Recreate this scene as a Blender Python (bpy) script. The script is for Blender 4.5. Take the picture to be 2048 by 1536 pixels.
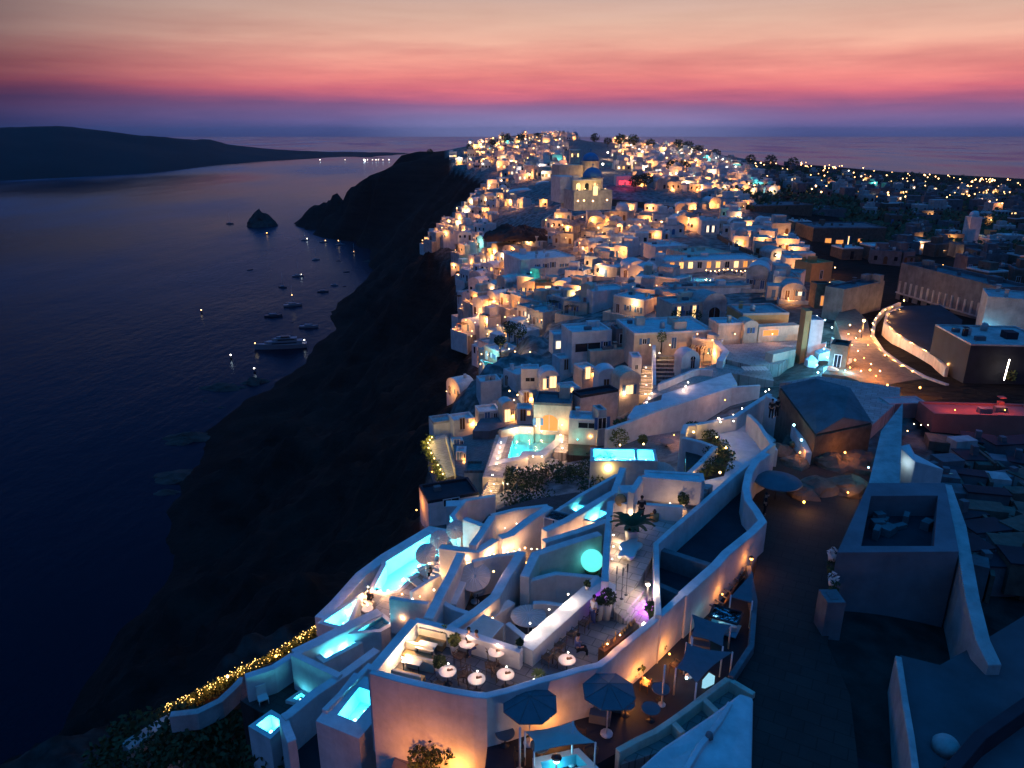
import bpy, math, random
import numpy as np
from mathutils import Vector, noise
R = math.radians
for o in list(bpy.data.objects): bpy.data.objects.remove(o)
SC = bpy.context.scene
COL = SC.collection
random.seed(7)

# ---------------------------------------------------------------- camera
CAMZ = 110.0                       # metres above the sea
PITCH = R(19.1)
F = 1462.0                         # focal length in photograph pixels (2048 wide)
cd = bpy.data.cameras.new('camera'); cam = bpy.data.objects.new('camera', cd); COL.objects.link(cam)
cam.location = (0, 0, CAMZ); cam.rotation_euler = (R(90) - PITCH, 0, 0)
cd.sensor_width = 36.0; cd.lens = 36.0 * F / 2048.0; cd.clip_start = 0.5; cd.clip_end = 80000
SC.camera = cam
SC.view_settings.view_transform = 'Standard'; SC.view_settings.look = 'None'
SC.view_settings.exposure = 0.0; SC.view_settings.gamma = 1.0
SC.cycles.use_denoising = True
SC.cycles.use_light_tree = True
SC.cycles.max_bounces = 5; SC.cycles.diffuse_bounces = 3; SC.cycles.glossy_bounces = 2
SC.cycles.transparent_max_bounces = 12; SC.cycles.transmission_bounces = 2
SC.cycles.sample_clamp_indirect = 3.0; SC.cycles.sample_clamp_direct = 0
SC.cycles.caustics_reflective = False; SC.cycles.caustics_refractive = False

def lin(r, g, b):
    f = lambda c: (c/255/12.92) if c/255 <= .04045 else ((c/255+.055)/1.055)**2.4
    return (f(r), f(g), f(b), 1.0)

# ---------------------------------------------------------------- world: dusk sky after sunset
def make_world():
    w = bpy.data.worlds.new('World'); SC.world = w; w.use_nodes = True
    nt = w.node_tree; N = nt.nodes; L = nt.links
    for n in list(N): N.remove(n)
    out = N.new('ShaderNodeOutputWorld'); bg = N.new('ShaderNodeBackground')
    tc = N.new('ShaderNodeTexCoord')
    sep = N.new('ShaderNodeSeparateXYZ'); L.new(tc.outputs['Generated'], sep.inputs[0])
    def math_(op, a, b=None, c=None):
        n = N.new('ShaderNodeMath'); n.operation = op
        for i, v in enumerate((a, b, c)):
            if v is None: continue
            if isinstance(v, (int, float)): n.inputs[i].default_value = v
            else: L.new(v, n.inputs[i])
        return n.outputs[0]
    # streaky clouds low over the horizon
    mp = N.new('ShaderNodeMapping'); mp.inputs['Scale'].default_value = (2.2, 2.2, 22.0); mp.inputs['Rotation'].default_value = (0, R(5), 0)
    L.new(tc.outputs['Generated'], mp.inputs[0])
    n1 = N.new('ShaderNodeTexNoise'); n1.inputs['Scale'].default_value = 1.6; n1.inputs['Detail'].default_value = 6; n1.inputs['Roughness'].default_value = .55
    L.new(mp.outputs[0], n1.inputs[0])
    n2 = N.new('ShaderNodeTexNoise'); n2.inputs['Scale'].default_value = 5.5; n2.inputs['Detail'].default_value = 5
    L.new(mp.outputs[0], n2.inputs[0])
    wob = math_('MULTIPLY', math_('SUBTRACT', n1.outputs['Fac'], .5), .050)
    wob2 = math_('MULTIPLY', math_('SUBTRACT', n2.outputs['Fac'], .5), .006)
    el = math_('ADD', math_('ADD', sep.outputs['Z'], wob2), math_('MULTIPLY', wob, math_('MULTIPLY_ADD', sep.outputs['Z'], 9.0, .12)))
    # slightly lower band towards the right
    el = math_('ADD', el, math_('MULTIPLY', sep.outputs['X'], .004))
    ramp = N.new('ShaderNodeValToRGB'); ramp.color_ramp.interpolation = 'B_SPLINE' if False else 'LINEAR'
    # positions = sin(elevation) mapped 0..0.16 -> 0..1
    stops = [(-.02, (56, 66, 116)), (0.0, (86, 92, 146)), (.010, (104, 98, 152)), (.020, (122, 100, 150)), (.030, (136, 94, 140)), (.039, (180, 98, 132)),
             (.050, (218, 112, 128)), (.066, (234, 134, 132)), (.085, (242, 160, 146)), (.105, (238, 178, 158)), (.130, (222, 178, 160)),
             (.160, (200, 168, 158))]
    el_n = math_('DIVIDE', math_('ADD', el, .02), .18)
    L.new(el_n, ramp.inputs[0])
    cr = ramp.color_ramp
    while len(cr.elements) > 1: cr.elements.remove(cr.elements[-1])
    for i, (p, c) in enumerate(stops):
        e = cr.elements[0] if i == 0 else cr.elements.new((p+.02)/.18)
        e.position = (p+.02)/.18; e.color = lin(*c)
    # upper dome: deep dusk blue
    up = N.new('ShaderNodeValToRGB'); L.new(sep.outputs['Z'], up.inputs[0])
    ur = up.color_ramp
    us = [(.15, (.40, .28, .27)), (.22, (.09, .10, .24)), (.38, (.010, .075, .26)), (.6, (.006, .11, .38)), (.8, (.005, .20, .68)), (1.0, (.005, .23, .78))]
    while len(ur.elements) > 1: ur.elements.remove(ur.elements[-1])
    for i, (p, c) in enumerate(us):
        e = ur.elements[0] if i == 0 else ur.elements.new(p)
        e.position = p; e.color = (*c, 1)
    mixf = N.new('ShaderNodeMapRange'); mixf.inputs[1].default_value = .145; mixf.inputs[2].default_value = .20
    L.new(sep.outputs['Z'], mixf.inputs[0])
    mx = N.new('ShaderNodeMix'); mx.data_type = 'RGBA'; L.new(mixf.outputs[0], mx.inputs[0]); L.new(ramp.outputs[0], mx.inputs[6]); L.new(up.outputs[0], mx.inputs[7])
    # glow fades away from the afterglow direction (ahead, a little right); the east behind the camera is dim blue
    # azimuth term: y/(sqrt(x2+y2))
    hyp = math_('SQRT', math_('ADD', math_('MULTIPLY', sep.outputs['X'], sep.outputs['X']), math_('MULTIPLY', sep.outputs['Y'], sep.outputs['Y'])))
    ax = math_('DIVIDE', sep.outputs['X'], math_('MAXIMUM', hyp, .001)); ay = math_('DIVIDE', sep.outputs['Y'], math_('MAXIMUM', hyp, .001))
    aim = math_('ADD', math_('MULTIPLY', ax, math.sin(R(12))), math_('MULTIPLY', ay, math.cos(R(12))))
    mr = N.new('ShaderNodeMapRange'); mr.interpolation_type = 'SMOOTHSTEP'; mr.inputs[1].default_value = .57; mr.inputs[2].default_value = .985; mr.inputs[3].default_value = .07; mr.inputs[4].default_value = 1.0
    L.new(aim, mr.inputs[0])
    # low sky only
    low = N.new('ShaderNodeMapRange'); low.inputs[1].default_value = .30; low.inputs[2].default_value = .12; L.new(sep.outputs['Z'], low.inputs[0])
    fac = math_('ADD', math_('MULTIPLY', mr.outputs[0], low.outputs[0]), math_('SUBTRACT', 1.0, low.outputs[0]))
    cl = math_('MULTIPLY_ADD', math_('SUBTRACT', n1.outputs['Fac'], .5), .7, 1.0)
    fac = math_('MULTIPLY', fac, cl)
    sc = N.new('ShaderNodeMix'); sc.data_type = 'RGBA'; sc.blend_type = 'MULTIPLY'; sc.inputs[0].default_value = 1.0
    L.new(mx.outputs[2], sc.inputs[6])
    cmb = N.new('ShaderNodeCombineColor')
    # away from the glow the low sky is bluer
    fr = math_('POWER', fac, 1.1); L.new(fr, cmb.inputs[0]); L.new(fac, cmb.inputs[1]); L.new(math_('POWER', fac, .78), cmb.inputs[2])
    L.new(cmb.outputs[0], sc.inputs[7])
    # faint physical twilight on top
    sky = N.new('ShaderNodeTexSky'); sky.sky_type = 'NISHITA'; sky.sun_disc = False; sky.sun_elevation = R(-2); sky.sun_rotation = R(12)
    ad = N.new('ShaderNodeMix'); ad.data_type = 'RGBA'; ad.blend_type = 'ADD'; ad.inputs[0].default_value = .02
    L.new(sc.outputs[2], ad.inputs[6]); L.new(sky.outputs[0], ad.inputs[7])
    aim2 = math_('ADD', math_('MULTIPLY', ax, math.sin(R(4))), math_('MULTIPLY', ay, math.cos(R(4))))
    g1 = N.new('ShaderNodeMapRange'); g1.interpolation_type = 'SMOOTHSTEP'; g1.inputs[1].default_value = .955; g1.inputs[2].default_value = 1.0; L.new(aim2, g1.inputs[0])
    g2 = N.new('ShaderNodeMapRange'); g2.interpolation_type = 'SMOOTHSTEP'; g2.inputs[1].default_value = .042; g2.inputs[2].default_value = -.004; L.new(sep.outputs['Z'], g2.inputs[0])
    gl = N.new('ShaderNodeMix'); gl.data_type = 'RGBA'; gl.blend_type = 'ADD'; L.new(math_('MULTIPLY', g1.outputs[0], g2.outputs[0]), gl.inputs[0]); L.new(ad.outputs[2], gl.inputs[6]); gl.inputs[7].default_value = (.13, .13, .20, 1)  # pale glow of the far town painted into the low sky
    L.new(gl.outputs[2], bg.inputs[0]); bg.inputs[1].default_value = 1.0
    L.new(bg.outputs[0], out.inputs[0])
make_world()
# the sun is just below the horizon ahead: only a trace of direct afterglow
sd = bpy.data.lights.new('sun', 'SUN'); sd.energy = .003; sd.angle = R(12); sd.color = (1, .5, .45)
so = bpy.data.objects.new('sun', sd); COL.objects.link(so); so.rotation_euler = (R(-86), 0, R(-12)); so.location = (0, 0, 300)

# ---------------------------------------------------------------- pixel -> world
cp, sp = math.cos(PITCH), math.sin(PITCH)
def ray(px, py):
    a = (px - 1024.0) / F; b = -(py - 768.0) / F
    return Vector((a, cp + b*sp, -sp + b*cp))
def P(px, py, D):
    """the world point seen at photograph pixel (px, py) that lies D metres below the camera"""
    d = ray(px, py); t = -D / d.z
    return Vector((d.x*t, d.y*t, CAMZ - D))
def PZ(px, py, z): return P(px, py, CAMZ - z)
def proj(v):
    x, y, z = v[0], v[1], v[2] - CAMZ
    dep = y*cp - z*sp; up_ = y*sp + z*cp
    return 1024 + F*x/dep, 768 - F*up_/dep
def ztop(xy, py):
    """height above the sea at which a vertical line over xy is seen at photograph row py"""
    b = -(py - 768.0)/F
    # (y*sp+z*cp) = b*(y*cp - z*sp)
    y = xy[1]
    return CAMZ + (b*y*cp - y*sp) / (cp + b*sp)

# ---------------------------------------------------------------- object bookkeeping
def tag(o, label=None, cat=None, group=None, kind=None):
    if label: o['label'] = label
    if cat: o['category'] = cat
    if group: o['group'] = group
    if kind: o['kind'] = kind
    return o
def thing(name, loc, label, cat, group=None, rz=0.0):
    o = bpy.data.objects.new(name, None); o.empty_display_size = .3; COL.objects.link(o)
    o.location = loc; o.rotation_euler = (0, 0, rz)
    return tag(o, label, cat, group)
def copy_tree(o, parent=None):
    c = o.copy(); COL.objects.link(c); c.parent = parent
    for ch in [x for x in CH.get(o.name, [])]: 
        cc = copy_tree(ch, c); CH.setdefault(c.name, []).append(cc)
    return c
CH = {}
class MB:
    """collects geometry (world or local coordinates) and links it as one mesh object"""
    def __init__(s): s.v = []; s.f = []; s.smooth = []
    def add(s, vs, fs, smooth=False):
        k = len(s.v); s.v += [tuple(v) for v in vs]; s.f += [tuple(i+k for i in f) for f in fs]; s.smooth += [smooth]*len(fs); return s
    def prism(s, poly, z0, z1):
        n = len(poly)
        ar = sum(poly[i][0]*poly[(i+1) % n][1]-poly[(i+1) % n][0]*poly[i][1] for i in range(n))
        if ar < 0: poly = poly[::-1]
        zt = z1 if isinstance(z1, (list, tuple)) else [z1]*n
        if ar < 0 and isinstance(z1, (list, tuple)): zt = list(z1)[::-1]
        vs = [(p[0], p[1], z0) for p in poly] + [(p[0], p[1], zt[i]) for i, p in enumerate(poly)]
        fs = [tuple(range(n))[::-1], tuple(range(n, 2*n))] + [(i, (i+1) % n, n+(i+1) % n, n+i) for i in range(n)]
        return s.add(vs, fs)
    def box(s, c, size, rz=0.0):
        hx, hy = size[0]/2, size[1]/2; ca, sa = math.cos(rz), math.sin(rz)
        poly = [(c[0]+x*ca-y*sa, c[1]+x*sa+y*ca) for x, y in ((-hx, -hy), (hx, -hy), (hx, hy), (-hx, hy))]
        return s.prism(poly, c[2], c[2]+size[2])
    def tube(s, pts, r, n=6, r2=None):
        pts = [Vector(p) for p in pts]; vs = []; fs = []
        m = len(pts); r2 = r if r2 is None else r2
        for i, p in enumerate(pts):
            t = (pts[min(i+1, m-1)] - pts[max(i-1, 0)]).normalized()
            a = t.cross(Vector((0, 0, 1)));
            if a.length < .05: a = Vector((1, 0, 0))
            a.normalize(); b = t.cross(a); rr = r + (r2-r)*i/max(1, m-1)
            for k in range(n):
                q = 2*math.pi*k/n; vs.append(p + a*rr*math.cos(q) + b*rr*math.sin(q))
        for i in range(m-1):
            for k in range(n): fs.append((i*n+k, i*n+(k+1) % n, (i+1)*n+(k+1) % n, (i+1)*n+k))
        fs.append(tuple(range(n))[::-1]); fs.append(tuple(range((m-1)*n, m*n)))
        return s.add(vs, fs, True)
    def lathe(s, prof, c=(0, 0, 0), n=16, smooth=True):
        vs = []; fs = []
        for (r, z) in prof:
            for k in range(n):
                q = 2*math.pi*k/n; vs.append((c[0]+r*math.cos(q), c[1]+r*math.sin(q), c[2]+z))
        m = len(prof)
        for i in range(m-1):
            for k in range(n): fs.append((i*n+k, i*n+(k+1) % n, (i+1)*n+(k+1) % n, (i+1)*n+k))
        fs.append(tuple(range(n))[::-1]); fs.append(tuple(range((m-1)*n, m*n)))
        return s.add(vs, fs, smooth)
    def ball(s, c, r, n=10, sz=1.0):
        prof = [(r*math.sin(math.pi*i/(n//2+1)), -r*sz*math.cos(math.pi*i/(n//2+1))) for i in range(0, n//2+2)]
        prof[0] = (r*.02, prof[0][1]); prof[-1] = (r*.02, prof[-1][1])
        return s.lathe(prof, c, n)
    def strip(s, pts, w, z0, dz=0.0):
        """a wall along pts [(x,y,ztop)], width w, down to z0 (number, or depth below the top when z0 is ('h', height))"""
        pts = [Vector(p) for p in pts]; m = len(pts); L_ = []; R_ = []
        for i, p in enumerate(pts):
            d1 = (pts[i]-pts[i-1]) if i else (pts[1]-pts[0]); d2 = (pts[i+1]-pts[i]) if i < m-1 else d1
            d1 = Vector((d1.x, d1.y)).normalized(); d2 = Vector((d2.x, d2.y)).normalized()
            t = (d1+d2); t = t.normalized() if t.length > .01 else d1
            nrm = Vector((-t.y, t.x)); k = 1/max(.5, nrm.dot(Vector((-d1.y, d1.x))))
            L_.append((p.x+nrm.x*w/2*k, p.y+nrm.y*w/2*k)); R_.append((p.x-nrm.x*w/2*k, p.y-nrm.y*w/2*k))
        vs = []
        for i, p in enumerate(pts):
            zb = p.z - z0[1] if isinstance(z0, tuple) else z0
            vs += [(*L_[i], p.z), (*R_[i], p.z), (*L_[i], zb), (*R_[i], zb)]
        fs = []
        for i in range(m-1):
            a = 4*i; b = a+4
            fs += [(a, a+1, b+1, b), (a+2, b+2, b+3, a+3), (a, b, b+2, a+2), (a+1, a+3, b+3, b+1)]
        fs += [(0, 2, 3, 1), (4*m-4, 4*m-3, 4*m-1, 4*m-2)]
        return s.add(vs, fs)
    def build(s, name, mat, parent=None, label=None, bevel=0.0, jitter=0.0):
        me = bpy.data.meshes.new(name)
        org = Vector(parent_world(parent)) if parent is not None and getattr(s, 'world', False) else Vector((0, 0, 0))
        me.from_pydata([(v[0]-org.x, v[1]-org.y, v[2]-org.z) for v in s.v], [], s.f); me.update()
        me.polygons.foreach_set('use_smooth', s.smooth)
        me.materials.append(mat)
        o = bpy.data.objects.new(name, me); COL.objects.link(o)
        if parent is not None:
            o.parent = parent; CH.setdefault(parent.name, []).append(o)
        if label: o['label'] = label
        if bevel:
            b = o.modifiers.new('bevel', 'BEVEL'); b.width = bevel; b.segments = 2; b.limit_method = 'ANGLE'; b.angle_limit = R(40)
        return o
def parent_world(p):
    v = Vector(p.location)
    while p.parent is not None: p = p.parent; v = v + Vector(p.location)
    return v
def WB():
    m = MB(); m.world = True; return m

# ---------------------------------------------------------------- materials
def mat(name, col, rough=.85, var=.0, vscale=.6, bump=0.0, bscale=8.0, metal=0.0, col2=None, emis=None, estr=0.0, spec=.3, sampling=None, alpha=1.0, streak=0.0, paving=0.0):
    m = bpy.data.materials.new(name); m.use_nodes = True; nt = m.node_tree; N = nt.nodes; L = nt.links
    b = N['Principled BSDF']; b.inputs['Base Color'].default_value = (*col, 1); b.inputs['Roughness'].default_value = rough
    b.inputs['Metallic'].default_value = metal; b.inputs['Specular IOR Level'].default_value = spec; b.inputs['Alpha'].default_value = alpha
    if var or bump:
        g = N.new('ShaderNodeNewGeometry')
        n = N.new('ShaderNodeTexNoise'); n.inputs['Scale'].default_value = vscale; n.inputs['Detail'].default_value = 6; n.inputs['Roughness'].default_value = .62
        L.new(g.outputs['Position'], n.inputs['Vector'])
    if var:
        cr = N.new('ShaderNodeValToRGB'); cr.color_ramp.elements[0].position = .3; cr.color_ramp.elements[1].position = .72
        c2 = col2 if col2 else tuple(c*(1-var) for c in col)
        cr.color_ramp.elements[0].color = (*c2, 1); cr.color_ramp.elements[1].color = (*col, 1)
        L.new(n.outputs['Fac'], cr.inputs[0]); L.new(cr.outputs[0], b.inputs['Base Color'])
    if streak:
        mp = N.new('ShaderNodeMapping'); mp.inputs['Scale'].default_value = (1.1, 1.1, .30); L.new(g.outputs['Position'], mp.inputs[0])
        n3 = N.new('ShaderNodeTexNoise'); n3.inputs['Scale'].default_value = 1.0; n3.inputs['Detail'].default_value = 7; n3.inputs['Roughness'].default_value = .7; L.new(mp.outputs[0], n3.inputs['Vector'])
        mr = N.new('ShaderNodeMapRange'); mr.inputs[1].default_value = .45; mr.inputs[2].default_value = .80; mr.inputs[3].default_value = 1.0; mr.inputs[4].default_value = 1-streak; L.new(n3.outputs['Fac'], mr.inputs[0])
        ml = N.new('ShaderNodeMix'); ml.data_type = 'RGBA'; ml.blend_type = 'MULTIPLY'; ml.inputs[0].default_value = 1; L.new(cr.outputs[0], ml.inputs[6]); L.new(mr.outputs[0], ml.inputs[7]); L.new(ml.outputs[2], b.inputs['Base Color'])
    if paving:
        bk = N.new('ShaderNodeTexBrick'); bk.inputs['Scale'].default_value = 1.0; bk.inputs['Brick Width'].default_value = paving; bk.inputs['Row Height'].default_value = paving*.6; bk.inputs['Mortar Size'].default_value = .025
        bk.inputs['Color1'].default_value = (1, 1, 1, 1); bk.inputs['Color2'].default_value = (.78, .78, .78, 1); bk.inputs['Mortar'].default_value = (.42, .42, .42, 1)
        mp = N.new('ShaderNodeMapping'); mp.inputs['Rotation'].default_value = (0, 0, R(28)); L.new(g.outputs['Position'], mp.inputs[0]); L.new(mp.outputs[0], bk.inputs['Vector'])
        ml = N.new('ShaderNodeMix'); ml.data_type = 'RGBA'; ml.blend_type = 'MULTIPLY'; ml.inputs[0].default_value = 1; L.new(cr.outputs[0], ml.inputs[6]); L.new(bk.outputs['Color'], ml.inputs[7]); L.new(ml.outputs[2], b.inputs['Base Color'])
    if bump:
        n2 = N.new('ShaderNodeTexNoise'); n2.inputs['Scale'].default_value = bscale; n2.inputs['Detail'].default_value = 5
        L.new(g.outputs['Position'], n2.inputs['Vector'])
        bp = N.new('ShaderNodeBump'); bp.inputs['Strength'].default_value = .6; bp.inputs['Distance'].default_value = bump
        L.new(n2.outputs['Fac'], bp.inputs['Height']); L.new(bp.outputs[0], b.inputs['Normal'])
    if emis:
        b.inputs['Emission Color'].default_value = (*emis, 1); b.inputs['Emission Strength'].default_value = estr
    if sampling: m.cycles.emission_sampling = sampling
    return m
M = {}
M['plaster'] = mat('white_plaster', (.76, .73, .70), .9, .3, .8, .035, 4, streak=.22)
M['plaster_b'] = mat('aged_plaster', (.55, .53, .50), .92, .45, .7, .05, 3.5, streak=.32)
M['plaster_c'] = mat('cream_plaster', (.72, .60, .46), .9, .3, .8, .03, 4, streak=.4)
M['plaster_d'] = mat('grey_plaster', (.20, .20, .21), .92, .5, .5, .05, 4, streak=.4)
M['plaster_y'] = mat('ochre_plaster', (.58, .34, .14), .9, .3, .7, .02, 5)
M['terracotta'] = mat('terracotta_plaster', (.50, .16, .12), .9, .3, .7, .02, 5)
M['floor'] = mat('stone_floor', (.27, .22, .20), .7, .35, 1.5, .01, 9, paving=1.0)
M['floor_d'] = mat('dark_floor', (.075, .058, .05), .6, .4, 1.2, .01, 9, paving=.8)
M['floor_l'] = mat('pale_floor', (.46, .41, .37), .7, .3, 1.2, .01, 9, paving=1.1)
M['asphalt'] = mat('road_surface', (.042, .034, .029), .8, .45, .35, .02, 6, paving=1.3)
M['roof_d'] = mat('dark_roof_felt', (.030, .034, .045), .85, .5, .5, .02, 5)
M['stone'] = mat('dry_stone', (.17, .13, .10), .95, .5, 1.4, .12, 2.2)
M['rock'] = mat('bare_rock', (.075, .055, .048), .97, .6, .25, .5, .7)
M['wood'] = mat('brown_wood', (.14, .07, .035), .6, .4, 3, .005, 14)
M['wicker'] = mat('wicker', (.42, .27, .12), .8, .4, 6, .01, 30)
M['dark'] = mat('dark_metal', (.03, .03, .035), .5)
M['frame'] = mat('white_metal', (.6, .6, .6), .4)
M['cloth'] = mat('beige_canvas', (.52, .47, .42), .9, .15, 2, .01, 20)
M['cloth_g'] = mat('slate_canvas', (.13, .145, .165), .9, .2, 2, .01, 20)
M['table'] = mat('table_top', (.66, .60, .52), .45, .1, 3)
M['pot'] = mat('white_pot', (.68, .63, .58), .6)
M['leaf'] = mat('foliage', (.055, .085, .025), .7, .6, 1.7, col2=(.018, .03, .012))
M['leaf_y'] = mat('pale_foliage', (.13, .14, .03), .7, .5, 1.7, col2=(.05, .065, .015))
M['bark'] = mat('bark', (.08, .055, .04), .9, .4, 4, .02, 10)
M['dome'] = mat('blue_dome_paint', (.07, .22, .42), .5, .25, .8)
M['bluewood'] = mat('blue_paint', (.05, .14, .30), .5)
M['glassd'] = mat('dark_window', (.012, .016, .024), .12, spec=.6)
M['skin'] = mat('skin', (.36, .21, .15), .6)
M['black_c'] = mat('black_clothing', (.012, .012, .016), .9)
M['white_c'] = mat('white_shirt', (.55, .5, .52), .9)
M['blue_c'] = mat('blue_clothing', (.06, .08, .2), .9)
M['hair'] = mat('dark_hair', (.02, .014, .01), .8)
M['tile'] = mat('pool_tile', (.30, .62, .66), .4, .2, .8)
M['tile_d'] = mat('deep_pool_tile', (.10, .34, .42), .4, .2, .8)
def emi(name, col, s): return mat(name, (0, 0, 0), .6, emis=col, estr=s, sampling='NONE')
M['bulb'] = emi('warm_bulb', (1, .58, .22), 14)
M['bulb_far'] = emi('warm_bulb_distant', (1, .52, .20), 9)
M['bulb_w'] = emi('white_bulb', (1, .88, .72), 14)
M['bulb_o'] = emi('orange_bulb', (1, .40, .08), 12)
M['bulb_c'] = emi('cool_bulb', (.45, .85, 1), 10)
M['bulb_t'] = emi('teal_bulb', (.1, 1, .8), 8)
M['bulb_r'] = emi('red_neon', (1, .04, .07), 2.6)
M['bulb_p'] = emi('purple_bulb', (.45, .03, 1), 4)
M['fairy'] = emi('fairy_bulb', (1, .55, .14), 7)
M['lit'] = emi('lit_window', (1, .50, .15), 1.9)
M['lit_y'] = emi('lit_window_yellow', (1, .62, .24), 2.6)
M['lit_o'] = emi('lit_window_orange', (1, .36, .08), 1.2)
M['lit_w'] = emi('lit_window_white', (1, .80, .55), 1.8)
M['lit_c'] = emi('lit_window_cool', (.35, .75, .95), .9)
M['lit_p'] = emi('lit_window_purple', (.45, .18, .9), 1.0)
def pool_water(name, col):
    m = bpy.data.materials.new(name); m.use_nodes = True; nt = m.node_tree; N = nt.nodes; L = nt.links
    for n in list(N): N.remove(n)
    out = N.new('ShaderNodeOutputMaterial'); tr = N.new('ShaderNodeBsdfTransparent'); tr.inputs[0].default_value = (*col, 1)
    gl = N.new('ShaderNodeBsdfGlossy'); gl.inputs['Roughness'].default_value = .06
    fr = N.new('ShaderNodeFresnel'); fr.inputs[0].default_value = 1.33
    nz = N.new('ShaderNodeTexNoise'); nz.inputs['Scale'].default_value = 2.2; nz.inputs['Detail'].default_value = 3
    g = N.new('ShaderNodeNewGeometry'); L.new(g.outputs['Position'], nz.inputs['Vector'])
    bp = N.new('ShaderNodeBump'); bp.inputs['Strength'].default_value = .5; bp.inputs['Distance'].default_value = .10
    L.new(nz.outputs['Fac'], bp.inputs['Height']); L.new(bp.outputs[0], gl.inputs['Normal']); L.new(bp.outputs[0], fr.inputs['Normal'])
    mx = N.new('ShaderNodeMixShader'); L.new(fr.outputs[0], mx.inputs[0]); L.new(tr.outputs[0], mx.inputs[1]); L.new(gl.outputs[0], mx.inputs[2])
    L.new(mx.outputs[0], out.inputs[0]); return m
M['pwater'] = pool_water('pool_water', (.72, .96, 1.0))
M['glass'] = pool_water('clear_glass', (.85, .92, .95))
# ---------------------------------------------------------------- terrain (control points seen at pixel, metres below the camera)
CP = [  # px, py, D
 # hotel ground and road in front
 (850,1536,37),(1000,1536,34),(1150,1480,33),(1300,1536,31),(1500,1536,28),(1700,1536,28),(2048,1536,28),(900,1300,34.5),(1000,1350,33.5),(1200,1300,30),
 (560,1420,38),(420,1480,41),(260,1500,45),(650,1270,38),(740,1160,38),(830,1060,40),(850,1000,42),(1000,1080,34.5),(1150,1010,34),(1250,960,34.5),(1400,960,30.5),(1300,1100,29.5),(1400,1200,29.0),
 (1560,1040,26.3),(1530,1250,26.3),(1600,1350,26.3),(1560,950,26.3),(1680,960,26.3),(1700,1150,26.5),(1850,1150,28.5),(2000,1050,29),(2040,1300,29),
 (1450,900,31.5),(1500,850,31),(1350,880,37),(1200,930,36.5),
 # cliff edge below the hotel
 (150,1536,55),(240,1460,56),(420,1370,52),(600,1240,50),(700,1130,50),(780,1020,52),
 # middle of the town
 (940,960,41),(1000,940,42.5),(1100,880,41.5),(880,960,44),(850,900,47),(900,830,46),(950,780,45),(980,720,46),(960,660,47),(1050,760,41),(1100,700,39),(1180,780,38.5),(1200,690,37.3),
 (1300,700,34.5),(1250,790,37),(1400,790,34.5),(1400,740,35),(1500,780,33.5),(1450,700,33.3),(1580,710,33.5),(1540,750,33.5),(1690,790,29.5),(1620,830,29),(1700,700,30),(1780,640,31),(1860,740,30),(2040,720,30),(1900,830,28.5),(2040,880,29.5),
 (925,620,48),(930,560,47),(980,590,45),(1050,610,42),(1000,530,43),(1100,560,40),(1200,600,37.5),(1300,580,35),(1400,560,33),(1550,600,31.5),(1700,560,32.5),(1850,580,33.5),(2040,580,34),
 (845,490,46),(900,480,43),(950,470,41),(1000,490,40),(1100,490,37),(1200,520,36),(1250,480,34),(1400,460,31.5),(1550,470,31),(1700,480,34),(1900,480,39),(2040,470,40),
 (900,435,41),(960,405,35),(1005,375,32),(1050,415,32.5),(1100,430,31),(1200,400,26.5),(1130,380,24),(1200,370,22),(1300,400,26),(1400,400,27),(1550,400,30),(1700,420,37),(1900,420,47),(2040,420,50),
 (1020,350,26),(960,345,29),(905,330,27),(1000,322,23),(1090,330,22),(1150,330,20),(1250,335,21),(1300,325,21.5),(1400,340,26),(1500,345,33),(1600,365,45),(1800,375,66),(2040,390,76),
 (920,300,19),(960,290,16.5),(1000,285,14),(1100,280,11.5),(1180,283,12.5),(1250,292,16),(1330,297,18.5),(1400,305,23),(1480,318,31),(1600,328,50),(1800,349,76),(2048,362,86),(2300,370,92),
 # cliff face towards the bay
 (820,560,80),(780,600,88),(870,560,60),(880,700,66),(900,760,60),(800,700,82),(700,800,84),(820,860,62),(720,930,72),(600,900,86),(560,1000,84),(640,1050,70),(480,1150,80),(540,1230,64),(330,1300,84),(380,1180,88),(200,1430,72),
 (760,700,88),(690,690,95),(860,630,66),
 # headland in the distance
 (620,437,98),(604,443,104),(612,420,93),(622,413,88.5),(644,399,79),(667,384,68),(697,369,57),(731,355,46.5),(700,400,72),(750,380,58),(650,425,88),(690,425,86),(785,335,36),(640,430,97),(633,406,84),(655,392,74),(679,376,63),(715,362,52),(747,349,42),(773,345,40),(795,326,32.5),(800,311,25.5),(840,303,22),(880,303,21.5),(750,420,90),(800,400,72),(860,380,55),(900,370,44),(700,440,100),(800,450,80),(850,440,60),(760,470,98),
]
SHORE = [(60,1536),(200,1300),(300,1180),(330,1030),(400,870),(480,800),(560,760),(600,730),(640,678),(662,655),(668,615),(700,588),(768,549),(742,520),(742,498),(745,482),(690,460),(640,455),(592,449)]
pts = []; zs = []
for (x, y, D) in CP:
    v = P(x, y, D); pts.append((v.x, v.y)); zs.append(v.z)
for (x, y) in SHORE:
    v = P(x, y, CAMZ); pts.append((v.x, v.y)); zs.append(0.0)
    pts.append((v.x-30, v.y-8)); zs.append(-14.0); pts.append((v.x-160, v.y-20)); zs.append(-45.0)
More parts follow.
